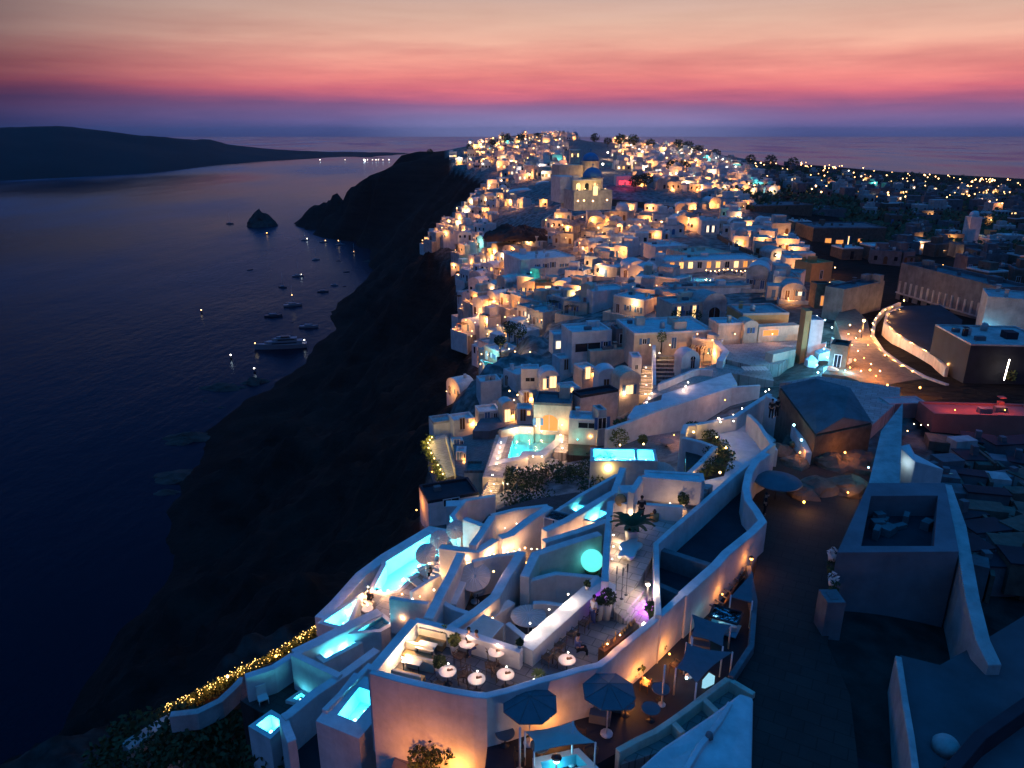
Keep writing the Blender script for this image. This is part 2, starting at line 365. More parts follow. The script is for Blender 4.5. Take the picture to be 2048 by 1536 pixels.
# behind the visible skyline everything falls to the sea
for (x, y, D, k) in [(633,406,84,1.08),(655,392,74,1.10),(679,376,63,1.10),(715,362,52,1.12),(747,349,42,1.16),(773,345,40,1.16),(800,311,25.5,1.16),(880,303,21.5,1.18),(960,290,16.5,1.22),(1100,280,11.5,1.25),(1250,292,16,1.35),(1400,305,23,1.5),(1600,328,50,1.28),(1800,349,76,1.3),(2048,362,86,1.3),(2300,370,92,1.3)]:
    v = P(x, y, D)
    pts.append((v.x*k, v.y*k)); zs.append(-8); pts.append((v.x*k*1.15, v.y*k*1.15)); zs.append(-40)
    if D < 30: pts.append((v.x*1.05, v.y*1.05)); zs.append(v.z-14)
for (x, y, z) in [(-900,1500,-60),(-1200,700,-60),(-700,300,-60),(-400,100,-60),(-300,-50,-60),(0,-60,82),(100,-60,82),(40,5,82),(0,15,79),(200,30,80),(-60,20,60),(-110,60,10),(400,100,75),(700,500,55),(1300,900,20),(1500,1500,-30),(0,2500,-60),(1000,2600,-60)]:
    pts.append((x, y)); zs.append(z)
A = np.array(pts, float); Zv = np.array(zs, float); n = len(A)
dm = np.sqrt(((A[:, None]-A[None])**2).sum(-1)) 
# guard against coincident points
W = np.linalg.solve(np.block([[dm + np.eye(n)*.02, np.ones((n, 1))], [np.ones((1, n)), np.zeros((1, 1))]]), np.append(Zv, 0))
def H_arr(X, Y):
    out = np.full(X.shape, W[-1])
    for i in range(n): out += W[i]*np.sqrt((X-A[i, 0])**2+(Y-A[i, 1])**2)
    return out
def H(x, y): return float(H_arr(np.array([float(x)]), np.array([float(y)]))[0])
def G(px, py, hint=None):
    """ground point seen at a pixel: march along the ray on the smooth terrain"""
    d = ray(px, py); ts = np.geomspace(12, 2200, 700); X = d.x*ts; Y = d.y*ts; Zr = CAMZ + d.z*ts
    h = H_arr(X, Y); k = np.argmax(Zr < h)
    if k == 0: return None
    a = ts[k-1] + (ts[k]-ts[k-1])*((Zr[k-1]-h[k-1])/max(1e-6, (Zr[k-1]-h[k-1])+(h[k]-Zr[k])))
    return Vector((d.x*a, d.y*a, CAMZ+d.z*a))

def vnoise(x, y, s, o=4):
    return noise.fractal(Vector((x*s, y*s, 3.7)), .85, 2.1, o)
def build_terrain():
    na, nd = 330, 400
    az = np.linspace(R(-64), R(50), na); dd = np.geomspace(14, 2600, nd)
    AZ, DD = np.meshgrid(az, dd); X = DD*np.sin(AZ); Y = DD*np.cos(AZ)
    Z = H_arr(X.ravel(), Y.ravel()).reshape(X.shape)
    gy, gx = np.gradient(Z); 
    vs = []; cols = []
    for j in range(nd):
        for i in range(na):
            x, y, z = X[j, i], Y[j, i], Z[j, i]
            # slope in metres per metre
            i2 = min(i+1, na-1); j2 = min(j+1, nd-1)
            sl = 0
            ddx = math.hypot(X[j, i2]-x, Y[j, i2]-y); ddy = math.hypot(X[j2, i]-x, Y[j2, i]-y)
            if ddx > 0: sl = abs(Z[j, i2]-z)/ddx
            if ddy > 0: sl = max(sl, abs(Z[j2, i]-z)/ddy)
            k = min(1.0, max(0.0, (sl-.35)/.4))
            low = min(1, max(0, (76-z)/10)) if x < y*.05 else 0
            k = max(k*.6, low)
            if z > -20:
                r = noise.ridged_multi_fractal(Vector((x*.018, y*.018, z*.02)), .9, 2.2, 5, .9, 2.0) - 1.1
                r2 = noise.ridged_multi_fractal(Vector((x*.05, y*.05, z*.06)), .9, 2.2, 4, .9, 2.0) - 1.1
                z2 = z + k*(r*8.5 + r2*3.0 + vnoise(x, y, .12)*1.6)*(1 if z > 12 else max(.25, z/12))*(1 if y < 560 else max(.3, 1-(y-560)/300))
                z = z2
            vs.append((x, y, z)); 
            cols.append(k)
    fs = [(j*na+i, j*na+i+1, (j+1)*na+i+1, (j+1)*na+i) for j in range(nd-1) for i in range(na-1)]
    m = MB(); m.add(vs, fs, True)
    mt = bpy.data.materials.new('island_ground'); mt.use_nodes = True; nt = mt.node_tree; N = nt.nodes; L = nt.links
    b = N['Principled BSDF']; b.inputs['Roughness'].default_value = .97; b.inputs['Specular IOR Level'].default_value = .08
    at = N.new('ShaderNodeAttribute'); at.attribute_name = 'town'
    g = N.new('ShaderNodeNewGeometry')
    n1 = N.new('ShaderNodeTexNoise'); n1.inputs['Scale'].default_value = .08; n1.inputs['Detail'].default_value = 8; n1.inputs['Roughness'].default_value = .65; L.new(g.outputs['Position'], n1.inputs['Vector'])
    n2 = N.new('ShaderNodeTexNoise'); n2.inputs['Scale'].default_value = .6; n2.inputs['Detail'].default_value = 6; L.new(g.outputs['Position'], n2.inputs['Vector'])
    rk = N.new('ShaderNodeValToRGB'); rk.color_ramp.elements[0].position = .35; rk.color_ramp.elements[0].color = (.006, .0045, .004, 1); rk.color_ramp.elements[1].position = .75; rk.color_ramp.elements[1].color = (.026, .018, .015, 1)
    mp = N.new('ShaderNodeMapping'); mp.inputs['Scale'].default_value = (.02, .02, .34); mp.inputs['Rotation'].default_value = (R(4), R(-5), 0); L.new(g.outputs['Position'], mp.inputs[0])
    n4 = N.new('ShaderNodeTexNoise'); n4.inputs['Scale'].default_value = 1.0; n4.inputs['Detail'].default_value = 6; n4.inputs['Roughness'].default_value = .6; L.new(mp.outputs[0], n4.inputs['Vector'])
    av = N.new('ShaderNodeMath'); av.operation = 'MULTIPLY_ADD'; L.new(n4.outputs['Fac'], av.inputs[0]); av.inputs[1].default_value = .8; hv = N.new('ShaderNodeMath'); hv.operation = 'MULTIPLY_ADD'; L.new(n1.outputs['Fac'], hv.inputs[0]); hv.inputs[1].default_value = .5; hv.inputs[2].default_value = -.12; L.new(hv.outputs[0], av.inputs[2])
    L.new(av.outputs[0], rk.inputs[0])
    tw = N.new('ShaderNodeValToRGB'); tw.color_ramp.elements[0].position = .38; tw.color_ramp.elements[0].color = (.10, .09, .085, 1); tw.color_ramp.elements[1].position = .62; tw.color_ramp.elements[1].color = (.26, .24, .225, 1)
    L.new(n2.outputs['Fac'], tw.inputs[0])
    mx = N.new('ShaderNodeMix'); mx.data_type = 'RGBA'; L.new(at.outputs['Fac'], mx.inputs[0]); L.new(rk.outputs[0], mx.inputs[6]); L.new(tw.outputs[0], mx.inputs[7])
    L.new(mx.outputs[2], b.inputs['Base Color'])
    bp = N.new('ShaderNodeBump'); bp.inputs['Strength'].default_value = .7; bp.inputs['Distance'].default_value = .8; L.new(n2.outputs['Fac'], bp.inputs['Height']); L.new(bp.outputs[0], b.inputs['Normal'])
    o = m.build('terrain', mt); tag(o, kind='structure')
    a = o.data.attributes.new('town', 'FLOAT', 'POINT')
    vals = []
    for (x, y, z) in vs:
        px, py = proj((x, y, z)); t = 0.0
        ex = np.interp(py, [275, 340, 370, 420, 480, 540, 640, 720, 790, 850, 1000], [885, 905, 985, 905, 845, 895, 905, 945, 915, 890, 840])
        if z > 55 and px > ex and px < 1560 + (py-400)*.6 and y > 60: t = min(1, (z-55)/14)*(1 if px < 1500 else .45)
        if y < 60: t = .12
        vals.append(t)
    a.data.foreach_set('value', vals)
build_terrain()

def build_sea():
    m = MB(); s = 14900
    m.add([(-s, -850, 0), (s, -850, 0), (s, 15400, 0), (-s, 15400, 0)], [(0, 1, 2, 3)])
    mt = bpy.data.materials.new('sea_water'); mt.use_nodes = True; nt = mt.node_tree; N = nt.nodes; L = nt.links
    N.remove(N['Principled BSDF']); b = N.new('ShaderNodeBsdfGlossy'); b.inputs['Color'].default_value = (.38, .56, .78, 1); df = N.new('ShaderNodeBsdfDiffuse'); df.inputs['Color'].default_value = (.001, .003, .008, 1)
    fr = N.new('ShaderNodeFresnel'); fr.inputs['IOR'].default_value = 1.21; mxs = N.new('ShaderNodeMixShader'); L.new(fr.outputs[0], mxs.inputs[0]); L.new(df.outputs[0], mxs.inputs[1]); L.new(b.outputs[0], mxs.inputs[2]); L.new(mxs.outputs[0], N['Material Output'].inputs['Surface'])
    g = N.new('ShaderNodeNewGeometry')
    mp = N.new('ShaderNodeMapping'); mp.inputs['Rotation'].default_value = (0, 0, R(25)); mp.inputs['Scale'].default_value = (1, .45, 1); L.new(g.outputs['Position'], mp.inputs[0])
    n1 = N.new('ShaderNodeTexNoise'); n1.inputs['Scale'].default_value = .22; n1.inputs['Detail'].default_value = 5; n1.inputs['Roughness'].default_value = .6; L.new(mp.outputs[0], n1.inputs['Vector'])
    n2 = N.new('ShaderNodeTexNoise'); n2.inputs['Scale'].default_value = .018; n2.inputs['Detail'].default_value = 4; L.new(mp.outputs[0], n2.inputs['Vector'])
    ad = N.new('ShaderNodeMath'); ad.operation = 'MULTIPLY_ADD'; L.new(n2.outputs['Fac'], ad.inputs[0]); ad.inputs[1].default_value = 4.0; L.new(n1.outputs['Fac'], ad.inputs[2])
    bp = N.new('ShaderNodeBump'); bp.inputs['Strength'].default_value = 1.0; bp.inputs['Distance'].default_value = .38; L.new(ad.outputs[0], bp.inputs['Height']); L.new(bp.outputs[0], b.inputs['Normal']); L.new(bp.outputs[0], fr.inputs['Normal'])
    sx = N.new('ShaderNodeSeparateXYZ'); L.new(g.outputs['Position'], sx.inputs[0])   # waves flattened with distance so the far water mirrors the low sky
    cm = N.new('ShaderNodeMapRange'); cm.inputs[1].default_value = 700; cm.inputs[2].default_value = 2600; cm.inputs[3].default_value = .38; cm.inputs[4].default_value = .05; L.new(sx.outputs['Y'], cm.inputs[0]); L.new(cm.outputs[0], bp.inputs['Distance'])
    # wind lanes: rougher and smoother patches
    n3 = N.new('ShaderNodeTexNoise'); n3.inputs['Scale'].default_value = .0025; n3.inputs['Detail'].default_value = 4; L.new(mp.outputs[0], n3.inputs['Vector'])
    mr = N.new('ShaderNodeMapRange'); mr.inputs[1].default_value = .4; mr.inputs[2].default_value = .65; mr.inputs[3].default_value = .10; mr.inputs[4].default_value = .28
    L.new(n3.outputs['Fac'], mr.inputs[0]); L.new(mr.outputs[0], b.inputs['Roughness'])
    tag(m.build('sea', mt), kind='structure')
build_sea()

def build_far_island():
    sh = [(-900,372),(-500,370),(0,362),(150,355),(300,347),(380,338),(430,331),(500,326),(560,323),(640,321),(700,320.5),(780,320),(860,320)]
    top = [(-900,262),(-500,258),(-120,252),(0,253),(60,254),(130,250),(175,255),(230,263),(300,271),(400,279),(425,278),(455,288),(520,296),(600,302),(680,304.5),(800,307),(860,309)]
    f = lambda L_, x: float(np.interp(x, [p[0] for p in L_], [p[1] for p in L_]))
    vs = []; nx, ny = 180, 26
    for i in range(nx):
        px = -900 + 1760*i/(nx-1); s = P(px, f(sh, px), CAMZ); d0 = s.length if False else math.hypot(s.x, s.y)
        u = Vector((s.x/d0, s.y/d0)); dr = d0*1.22 + 120; 
        tp = f(top, px); zr = ztop((u.x*dr, u.y*dr), tp)
        for j in range(ny):
            t = j/(ny-1); 
            if t < .55: k = t/.55; z = -6 + (zr+6)*(k**.75); d = d0 + (dr-d0)*k
            else: k = (t-.55)/.45; z = zr + (-12-zr)*k**1.4; d = dr + 700*k
            x, y = u.x*d, u.y*d
            nz = noise.ridged_multi_fractal(Vector((x*.0022, y*.0022, 1)), .9, 2.1, 5, .9, 2.0)-1.2
            kk = math.sin(math.pi*min(1, t/.55*.97)) if t < .55 else 0
            vs.append((x, y, z + nz*9*kk + (vnoise(x, y, .012)*3 if .3 < t < .8 else 0)))
    fs = [(i*ny+j, (i+1)*ny+j, (i+1)*ny+j+1, i*ny+j+1) for i in range(nx-1) for j in range(ny-1)]
    m = MB(); m.add(vs, fs, True)
    tag(m.build('hills', mat('distant_slope', (.022, .018, .020), .97, .5, .004, col2=(.010, .009, .010))), kind='structure')
build_far_island()
# ---------------------------------------------------------------- shared builders
def pp(poly, D): return [tuple(P(x, y, D))[:2] for x, y in poly]
def centre(poly): return (sum(p[0] for p in poly)/len(poly), sum(p[1] for p in poly)/len(poly))
LD = {}
def light_data(col, w, r):
    k = (col, round(w, 2), round(r, 3))
    if k not in LD:
        d = bpy.data.lights.new('lamp_light', 'POINT'); d.color = col; d.energy = w; d.shadow_soft_size = r; LD[k] = d
    return LD[k]
def add_light(loc, col, w, r=.12, parent=None):
    o = bpy.data.objects.new('lamp_light', light_data(col, w, r)); COL.objects.link(o); o.location = loc
    o.visible_glossy = True
    if parent is not None: o.parent = parent
    return o
WARM = (1, .38, .09); WARMW = (1, .56, .26); ORG = (1, .32, .05); CYAN = (.12, .80, 1.0); TEAL = (.05, 1, .72); PURP = (.45, .05, 1)
BM = {}
def bulb_mesh(r, key, kind):
    k = (round(r, 3), key, kind)
    if k not in BM:
        m = MB(); m.ball((0, 0, 0), r, 8)
        BM[k] = m
    return BM[k]
PROTO = {}
def lamp(loc, label, watt=40, col=WARM, r=.07, b='bulb', style='wall', group=None, off=(0, -.22, .1), light=True, cat=None):
    """a lamp thing: a mount and a glowing bulb; its light sits just in front of the bulb"""
    nm = {'wall': 'wall_lamp', 'floor': 'floor_lamp', 'post': 'street_lamp', 'table': 'table_lamp', 'spot': 'garden_spotlight', 'candle': 'candle_lantern'}[style]
    t = thing(nm, loc, label, cat or {'wall': 'wall lamp', 'floor': 'floor lamp', 'post': 'street lamp', 'table': 'table lamp', 'spot': 'spotlight', 'candle': 'lantern'}[style], group)
    key = (nm, round(r, 3), b)
    if key not in PROTO:
        m = MB(); m.ball((0, 0, 0), r, 8); me1 = m.build('bulb', M[b])
        s = MB()
        if style == 'wall': s.box((0, r*1.2, -r), (r*1.2, r*.9, r*2))
        elif style == 'post': s.tube([(0, 0, -3.2), (0, 0, -r)], .05, 6); s.lathe([(r*1.5, 0), (.03, r*.9)], (0, 0, r*.8), 8)
        elif style == 'candle': s.lathe([(r*.7, 0), (r*.7, r*.5)], (0, 0, -r*1.5), 8)
        else: s.lathe([(r*1.2, 0), (r*.9, r*.6)], (0, 0, -r*1.6), 8)
        me2 = s.build('mount' if style != 'post' else 'pole', M['dark'])
        PROTO[key] = (me1.data, me2.data); bpy.data.objects.remove(me1); bpy.data.objects.remove(me2)
    a, c = PROTO[key]
    for nm2, me in (('bulb', a), ('mount' if style != 'post' else 'pole', c)):
        o = bpy.data.objects.new(nm2, me); COL.objects.link(o); o.parent = t; CH.setdefault(t.name, []).append(o)
    if loc[1] > 62 and watt < 150: watt *= 2.3
    if light: add_light((off[0], off[1], off[2]), col, watt, max(.05, r*.8), t)
    return t

def arch_poly(w, h, n=8):
    """door or niche outline with a round head, local x-z"""
    r = w/2; pts = [(-r, 0)] + [(-r*math.cos(math.pi*i/n), h - r + r*math.sin(math.pi*i/n)) for i in range(n+1)] + [(r, 0)]
    out = []
    for p in pts:
        if not out or abs(p[0]-out[-1][0])+abs(p[1]-out[-1][1]) > 1e-4: out.append(p)
    return out
def xz_prism(m, poly, x0, z0, y0, y1):
    n = len(poly); vs = [(x0+p[0], y0, z0+p[1]) for p in poly] + [(x0+p[0], y1, z0+p[1]) for p in poly]
    fs = [tuple(range(n)), tuple(range(n, 2*n))[::-1]] + [(i, n+i, n+(i+1) % n, (i+1) % n) for i in range(n)]
    m.add(vs, fs)
def opening(t, x, z, w, h, kind='window', glass='glassd', arch=False, y=0.0, frame='frame', detail=True, label=None):
    """a window or door on the front face (local y = 0 faces the viewer side)"""
    m = MB(); pol = arch_poly(w, h) if arch else [(-w/2, 0), (-w/2, h), (w/2, h), (w/2, 0)]
    xz_prism(m, pol, x, z, y-.03, y+.05)
    o = m.build(kind, M[glass], t, label)
    if detail:
        f = MB(); fw = min(.09, w*.12)
        f.box((x-w/2+fw/2, y-.05, z), (fw, .06, h*(.75 if arch else 1))); f.box((x+w/2-fw/2, y-.05, z), (fw, .06, h*(.75 if arch else 1)))
        f.box((x, y-.052, z), (w, .06, fw)); f.box((x, y-.045, z), (fw*.6, .05, h*.98))
        if not arch: f.box((x, y-.048, z+h-fw), (w, .06, fw))
        f.build('frame', M[frame], o)
        if kind == 'window' and w < 1.25 and h > .85 and not arch:
            for sx in (-1, 1): s_ = MB(); s_.box((x+sx*(w/2+.24), y-.045, z), (.42, .05, h)); s_.build('shutter', M['bluewood'], o)
    return o
def house(loc, rz, w, d, h, label, kind='flat', wall='plaster', roof=None, ops=(), par=.35, group=None, detail=True, found=4.0, name='white_house', cat='house', extra=None, upper=None):
    t = thing(name, loc, label, cat, group, rz)
    roof = roof or wall
    m = MB()
    if kind in ('flat', 'flatslab'):
        m.prism([(-w/2, 0), (w/2, 0), (w/2, d), (-w/2, d)], -found, h)
        m.build('wall', M[wall], t)
        r = MB(); pw = .28
        if par > 0:
            r.box((0, pw/2+.003, h), (w, pw, par)); r.box((0, d-pw/2-.003, h), (w, pw, par))
            r.box((-w/2+pw/2+.003, d/2, h), (pw, d-2*pw-.006, par-.003)); r.box((w/2-pw/2-.003, d/2, h), (pw, d-2*pw-.006, par-.003))
        r.box((0, d/2, h+.004), (w-2*pw, d-2*pw, .03))
        r.build('roof', M[roof], t)
        rc = random.Random(int(abs(loc[0]*31+loc[1]*17)*10))
        if w > 3.4 and d > 2.4:
            for q_ in range(rc.randint(1, 3) if w < 9 else rc.randint(3, 6)):
                x_ = rc.uniform(-.4, .4)*w; y_ = rc.uniform(.2, .8)*d; m = MB(); kd_ = rc.random()
                if kd_ < .4: m.box((x_, y_, h), (.5, .5, rc.uniform(.6, 1.1))); m.box((x_, y_, h+1.12), (.62, .62, .08)); m.build('chimney', M[wall], t)
                elif kd_ < .7: m.box((x_, y_, h), (rc.uniform(.7, 1.3), .6, .55)); m.build('air_unit', M['plaster_d'], t)
                elif kd_ < .85: m.lathe([(.42, 0), (.42, .9), (.3, 1.05), (.02, 1.1)], (x_, y_, h), 12); m.build('tank', M['plaster_b'], t)
                else: m.box((x_, y_, h), (rc.uniform(1.2, 2.2), rc.uniform(1, 1.8), rc.uniform(.9, 1.7))); m.build('roof_room', M[wall], t)
    elif kind == 'vault':
        m.prism([(-w/2, 0), (w/2, 0), (w/2, d), (-w/2, d)], -found, h)
        m.build('wall', M[wall], t)
        r = MB(); n = 12; rise = w*.36
        pol = [(w/2*-math.cos(math.pi*i/n), rise*math.sin(math.pi*i/n)) for i in range(n+1)]
        xz_prism(r, pol, 0, h+.003, .12, d-.05)
        o = r.build('roof', M[roof], t)
        g = MB(); pol2 = [(p[0]*1.04, p[1]*1.06) for p in pol]; xz_prism(g, pol2, 0, h, -.05, .14); g.build('gable', M[wall], t)
    elif kind == 'cave':
        # rounded cave house front bulging from the slope
        m.prism([(-w/2, 0), (w/2, 0), (w/2*.9, d), (-w/2*.9, d)], -found, h*.6)
        n = 12; pol = [(w/2*-math.cos(math.pi*i/n), h*.55*math.sin(math.pi*i/n)) for i in range(n+1)]
        xz_prism(m, pol, 0, h*.6+.003, 0, d)
        m.build('wall', M[wall], t)
    elif kind == 'dome':
        m.prism([(-w/2, 0), (w/2, 0), (w/2, d), (-w/2, d)], -found, h); m.build('wall', M[wall], t)
        r = MB(); rr = min(w, d)*.42; r.lathe([(rr, 0), (rr, .4)] + [(rr*math.cos(R(a)), .4+rr*math.sin(R(a))) for a in range(10, 90, 11)] + [(.02, .4+rr)], (0, d/2, h), 20); r.build('roof', M[roof], t)
    for k in ops:
        opening(t, *k[:4], **(k[4] if len(k) > 4 else {}), detail=detail)
    if upper:
        ux, uy, uw, ud, uh = upper
        u = MB(); u.box((ux, uy, h), (uw, ud, uh)); u.build('upper_storey', M[wall], t)
    return t
def block(fl, fr, yt, yb, D, label, **kw):
    """house whose front runs between two pixels at drop D, whose front top is seen at row yt and roof back at row yb"""
    a = P(*fl, D); b = P(*fr, D); c = (a+b)/2; w = (b-a).length; rz = math.atan2(b.y-a.y, b.x-a.x)
    zt = ztop(c, yt); h = max(.8, zt - c.z)
    pxm = proj((c.x, c.y, zt))[0]; q = PZ(pxm, yb, zt)
    nrm = Vector((-math.sin(rz), math.cos(rz))); dd = max(1.2, (Vector((q.x, q.y))-Vector((c.x, c.y))).length * abs(nrm.normalized().dot((Vector((q.x, q.y))-Vector((c.x, c.y))).normalized())))
    dd = min(dd, max(3.0, w*.95), 15.0)
    ops = kw.pop('ops', ()); o2 = []
    for k in ops:  # openings in fractions of the facade: (u, z, w, h, opts)
        o2.append(((k[0]-.5)*w, k[1], k[2], k[3]) + tuple(k[4:]))
    par = kw.get('par', .35) if kw.get('kind', 'flat').startswith('flat') else 0
    kw.setdefault('found', 3.0)
    return house((c.x, c.y, c.z), rz, w, dd, max(.6, h-par), label, ops=o2, **kw)
def wall(px, D, w, z0, label, name='garden_wall', m='plaster', cat='wall', group=None, bevel=.04, world=None):
    """free standing wall whose top centre line is seen along px at drop D (or a list of drops)"""
    Ds = D if isinstance(D, (list, tuple)) else [D]*len(px)
    pts = [P(x, y, d) for (x, y), d in zip(px, Ds)] if world is None else world
    o = MB(); o.strip(pts, w, z0 if isinstance(z0, tuple) else CAMZ - z0)
    # origin at the wall
    c = pts[0]; o.v = [(v[0]-c[0], v[1]-c[1], v[2]-c[2]) for v in o.v]
    ob = o.build(name, M[m], bevel=bevel); ob.location = c
    return tag(ob, label, cat, group)
def slab(px, D, Db, label, name='terrace', m='floor', cat='terrace', kind=None, bevel=0, group=None):
    o = MB(); poly = pp(px, D); c = poly[0]; o.prism([(p[0]-c[0], p[1]-c[1]) for p in poly], D-Db, 0)
    ob = o.build(name, M[m], bevel=bevel); ob.location = (c[0], c[1], CAMZ-D)
    return tag(ob, label if kind is None else None, cat if kind is None else None, group, kind)
def pool(px, D, label, depth=1.1, w=.35, col=CYAN, watt=260, lights=((.5, .5),), rim='plaster', Dbot=None, tile='tile', group=None, r=.16, cat='swimming pool', below=.10):
    """sunken basin with a coping, water sheet and underwater lamps"""
    poly = pp(px, D); c = centre(poly); n = len(poly)
    ar = sum(poly[i][0]*poly[(i+1) % n][1]-poly[(i+1) % n][0]*poly[i][1] for i in range(n))
    if ar < 0: poly = poly[::-1]
    z = CAMZ - D
    t = thing('swimming_pool', (c[0], c[1], z), label, cat, group)
    loc = [(p[0]-c[0], p[1]-c[1]) for p in poly]
    def off(pol, k):
        out = []
        for i in range(n):
            a, b, d = Vector(pol[i-1]), Vector(pol[i]), Vector(pol[(i+1) % n])
            e1 = (b-a).normalized(); e2 = (d-b).normalized(); n1 = Vector((e1.y, -e1.x)); n2 = Vector((e2.y, -e2.x)); nn = (n1+n2)
            nn = nn.normalized() if nn.length > .05 else n1
            out.append(tuple(b + nn*k/max(.45, nn.dot(n1))))
        return out
    inn = loc; out = off(loc, w); zb = -(Dbot-D) if Dbot else -depth-.25
    # basin: inner faces
    m = MB(); vs = [(x, y, -.004) for x, y in inn] + [(x, y, -depth) for x, y in inn]
    m.add(vs, [(i, (i+1) % n, n+(i+1) % n, n+i) for i in range(n)] + [tuple(range(n, 2*n))]); m.build('basin', M[tile], t)
    m = MB(); vs = [(x, y, 0) for x, y in inn] + [(x, y, 0) for x, y in out] + [(x, y, zb) for x, y in out] + [(x, y, zb) for x, y in inn]
    fs = []
    for i in range(n):
        j = (i+1) % n; fs += [(i, j, n+j, n+i), (n+i, n+j, 2*n+j, 2*n+i), (3*n+i, 2*n+i, 2*n+j, 3*n+j)]
    m.add(vs, fs); m.build('coping', M[rim], t)
    m = MB(); m.add([(x, y, -below) for x, y in off(loc, -.002)], [tuple(range(n))]); m.build('water', M['pwater'], t)
    for (u, v) in lights:   # bilinear in the first/last edges
        p = [Vector(q) for q in loc]; k = n//2
        A_ = p[0].lerp(p[k-1] if n > 3 else p[1], u); B_ = p[-1].lerp(p[k], u); q = A_.lerp(B_, v)
        f = MB(); f.ball((q.x, q.y, -depth*.6), r*.6, 8); f.build('underwater_lamp', M['bulb_c' if col == CYAN else 'bulb_t'], t)
        add_light((q.x, q.y, -depth*.6+r*.75), col, watt/len(lights), r, t)
    return t
def person(loc, label, pose='stand', rz=0.0, top='black_c', legs='black_c', hgt=1.74, arms='down', group=None):
    """one skinned body with separate clothing colour by part; faces local -y"""
    s = hgt/1.74
    t = thing('person', loc, label, 'person', group, rz)
    def skin(name, verts, edges, rads, mt):
        me = bpy.data.meshes.new(name); me.from_pydata([tuple(Vector(v)*s) for v in verts], edges, []); me.materials.append(M[mt])
        o = bpy.data.objects.new(name, me); COL.objects.link(o); o.parent = t; CH.setdefault(t.name, []).append(o)
        o.modifiers.new('skin', 'SKIN'); 
        for i, rr in enumerate(rads): me.skin_vertices[0].data[i].radius = (rr*s, rr*s*.9)
        me.skin_vertices[0].data[0].use_root = True
        sb = o.modifiers.new('sub', 'SUBSURF'); sb.levels = 1; sb.render_levels = 2
        return o
    if pose == 'sit':
        hip = .46; hx = .0
        V = [(0, .05, hip+.05), (0, .07, hip+.28), (0, .05, hip+.50), (0, .03, hip+.60), (0, .01, hip+.72), (0, 0, hip+.84),
             (.19, .05, hip+.52), (.25, -.03, hip+.27), (.17, -.25, hip+.22), (-.19, .05, hip+.52), (-.25, -.03, hip+.27), (-.17, -.25, hip+.22),
             (.10, 0, hip+.03), (.13, -.42, hip+.02), (.13, -.44, .08), (.13, -.56, .04), (-.10, 0, hip+.03), (-.13, -.42, hip+.02), (-.13, -.44, .08), (-.13, -.56, .04)]
    else:
        a = {'down': [(.24, 0, 1.14), (.25, -.06, .86)], 'fold': [(.25, -.02, 1.16), (.08, -.20, 1.16)], 'point': [(.42, -.12, 1.30), (.66, -.2, 1.32)]}[arms]
        a2 = [(-p[0], p[1], p[2]) for p in a] if arms != 'point' else [(-.24, 0, 1.14), (-.25, -.06, .86)]
        V = [(0, 0, .95), (0, .01, 1.15), (0, .01, 1.38), (0, 0, 1.47), (0, -.01, 1.58), (0, -.01, 1.68),
             (.18, 0, 1.40), a[0], a[1], (-.18, 0, 1.40), a2[0], a2[1],
             (.10, 0, .88), (.11, -.03, .48), (.11, .02, .07), (.12, -.13, .03), (-.10, 0, .88), (-.11, -.01, .48), (-.12, .05, .07), (-.13, -.10, .03)]
    E = [(0, 1), (1, 2), (2, 3), (3, 4), (4, 5), (2, 6), (6, 7), (7, 8), (2, 9), (9, 10), (10, 11), (0, 12), (12, 13), (13, 14), (14, 15), (0, 16), (16, 17), (17, 18), (18, 19)]
    rad = [.15, .14, .16, .062, .088, .07, .075, .05, .036, .075, .05, .036, .10, .066, .042, .035, .10, .066, .042, .035]
    skin('body', V, E, rad, 'skin')
    T = [V[0], V[1], V[2], V[6], V[7], V[9], V[10]]
    skin('shirt', T, [(0, 1), (1, 2), (2, 3), (3, 4), (2, 5), (5, 6)], [.165, .16, .178, .09, .066, .09, .066], top)
    Lg = [V[0], V[12], V[13], V[14], V[16], V[17], V[18]]
    skin('trousers', Lg, [(0, 1), (1, 2), (2, 3), (0, 4), (4, 5), (5, 6)], [.162, .115, .085, .065, .115, .085, .065], legs)
    hd = V[5]; m = MB(); m.ball((hd[0]*s, hd[1]*s+.02, hd[2]*s+.03), .105*s, 10); m.build('hair', M['hair'], t)
    return t
def leaves(m, c, rad, n, size, seed=0, flat=.8):
    rg = random.Random(seed)
    for i in range(n):
        while True:
            p = Vector((rg.uniform(-1, 1), rg.uniform(-1, 1), rg.uniform(-1, 1)))
            if p.length <= 1: break
        p = p.normalized()*(p.length**.75)
        if noise.noise(p*2.1+Vector((seed, 0, 0))) < -.22: continue
        q = Vector((c[0]+p.x*rad[0], c[1]+p.y*rad[1], c[2]+p.z*rad[2]))
        a = Vector((rg.uniform(-1, 1), rg.uniform(-1, 1), rg.uniform(-1, 1))).normalized(); b = a.orthogonal().normalized()
        s = size*rg.uniform(.6, 1.3)
        m.add([q-a*s, q+b*s*.5, q+a*s, q-b*s*.5], [(0, 1, 2, 3)])
    return m
def bush(loc, rx, ry, rz_, label, n=400, size=.14, mt='leaf', name='shrub', cat='shrub', seed=0, group=None, trunk=False):
    t = thing(name, loc, label, cat, group)
    m = MB(); leaves(m, (0, 0, rz_*(.7 if not trunk else 1)+(trunk or 0)), (rx, ry, rz_), n, size, seed); m.build('crown', M[mt], t)
    s = MB()
    if trunk: s.tube([(0, 0, -.5), (.05, 0, trunk*.6), (0, .05, trunk+rz_*.5)], .14, 6, .06)
    else:
        for k in range(4): s.tube([(0, 0, -.3), (rx*.4*math.cos(k*1.6), ry*.4*math.sin(k*1.6), rz_*.9)], .04, 5, .015)
    s.build('trunk' if trunk else 'stem', M['bark'], t)
    return t
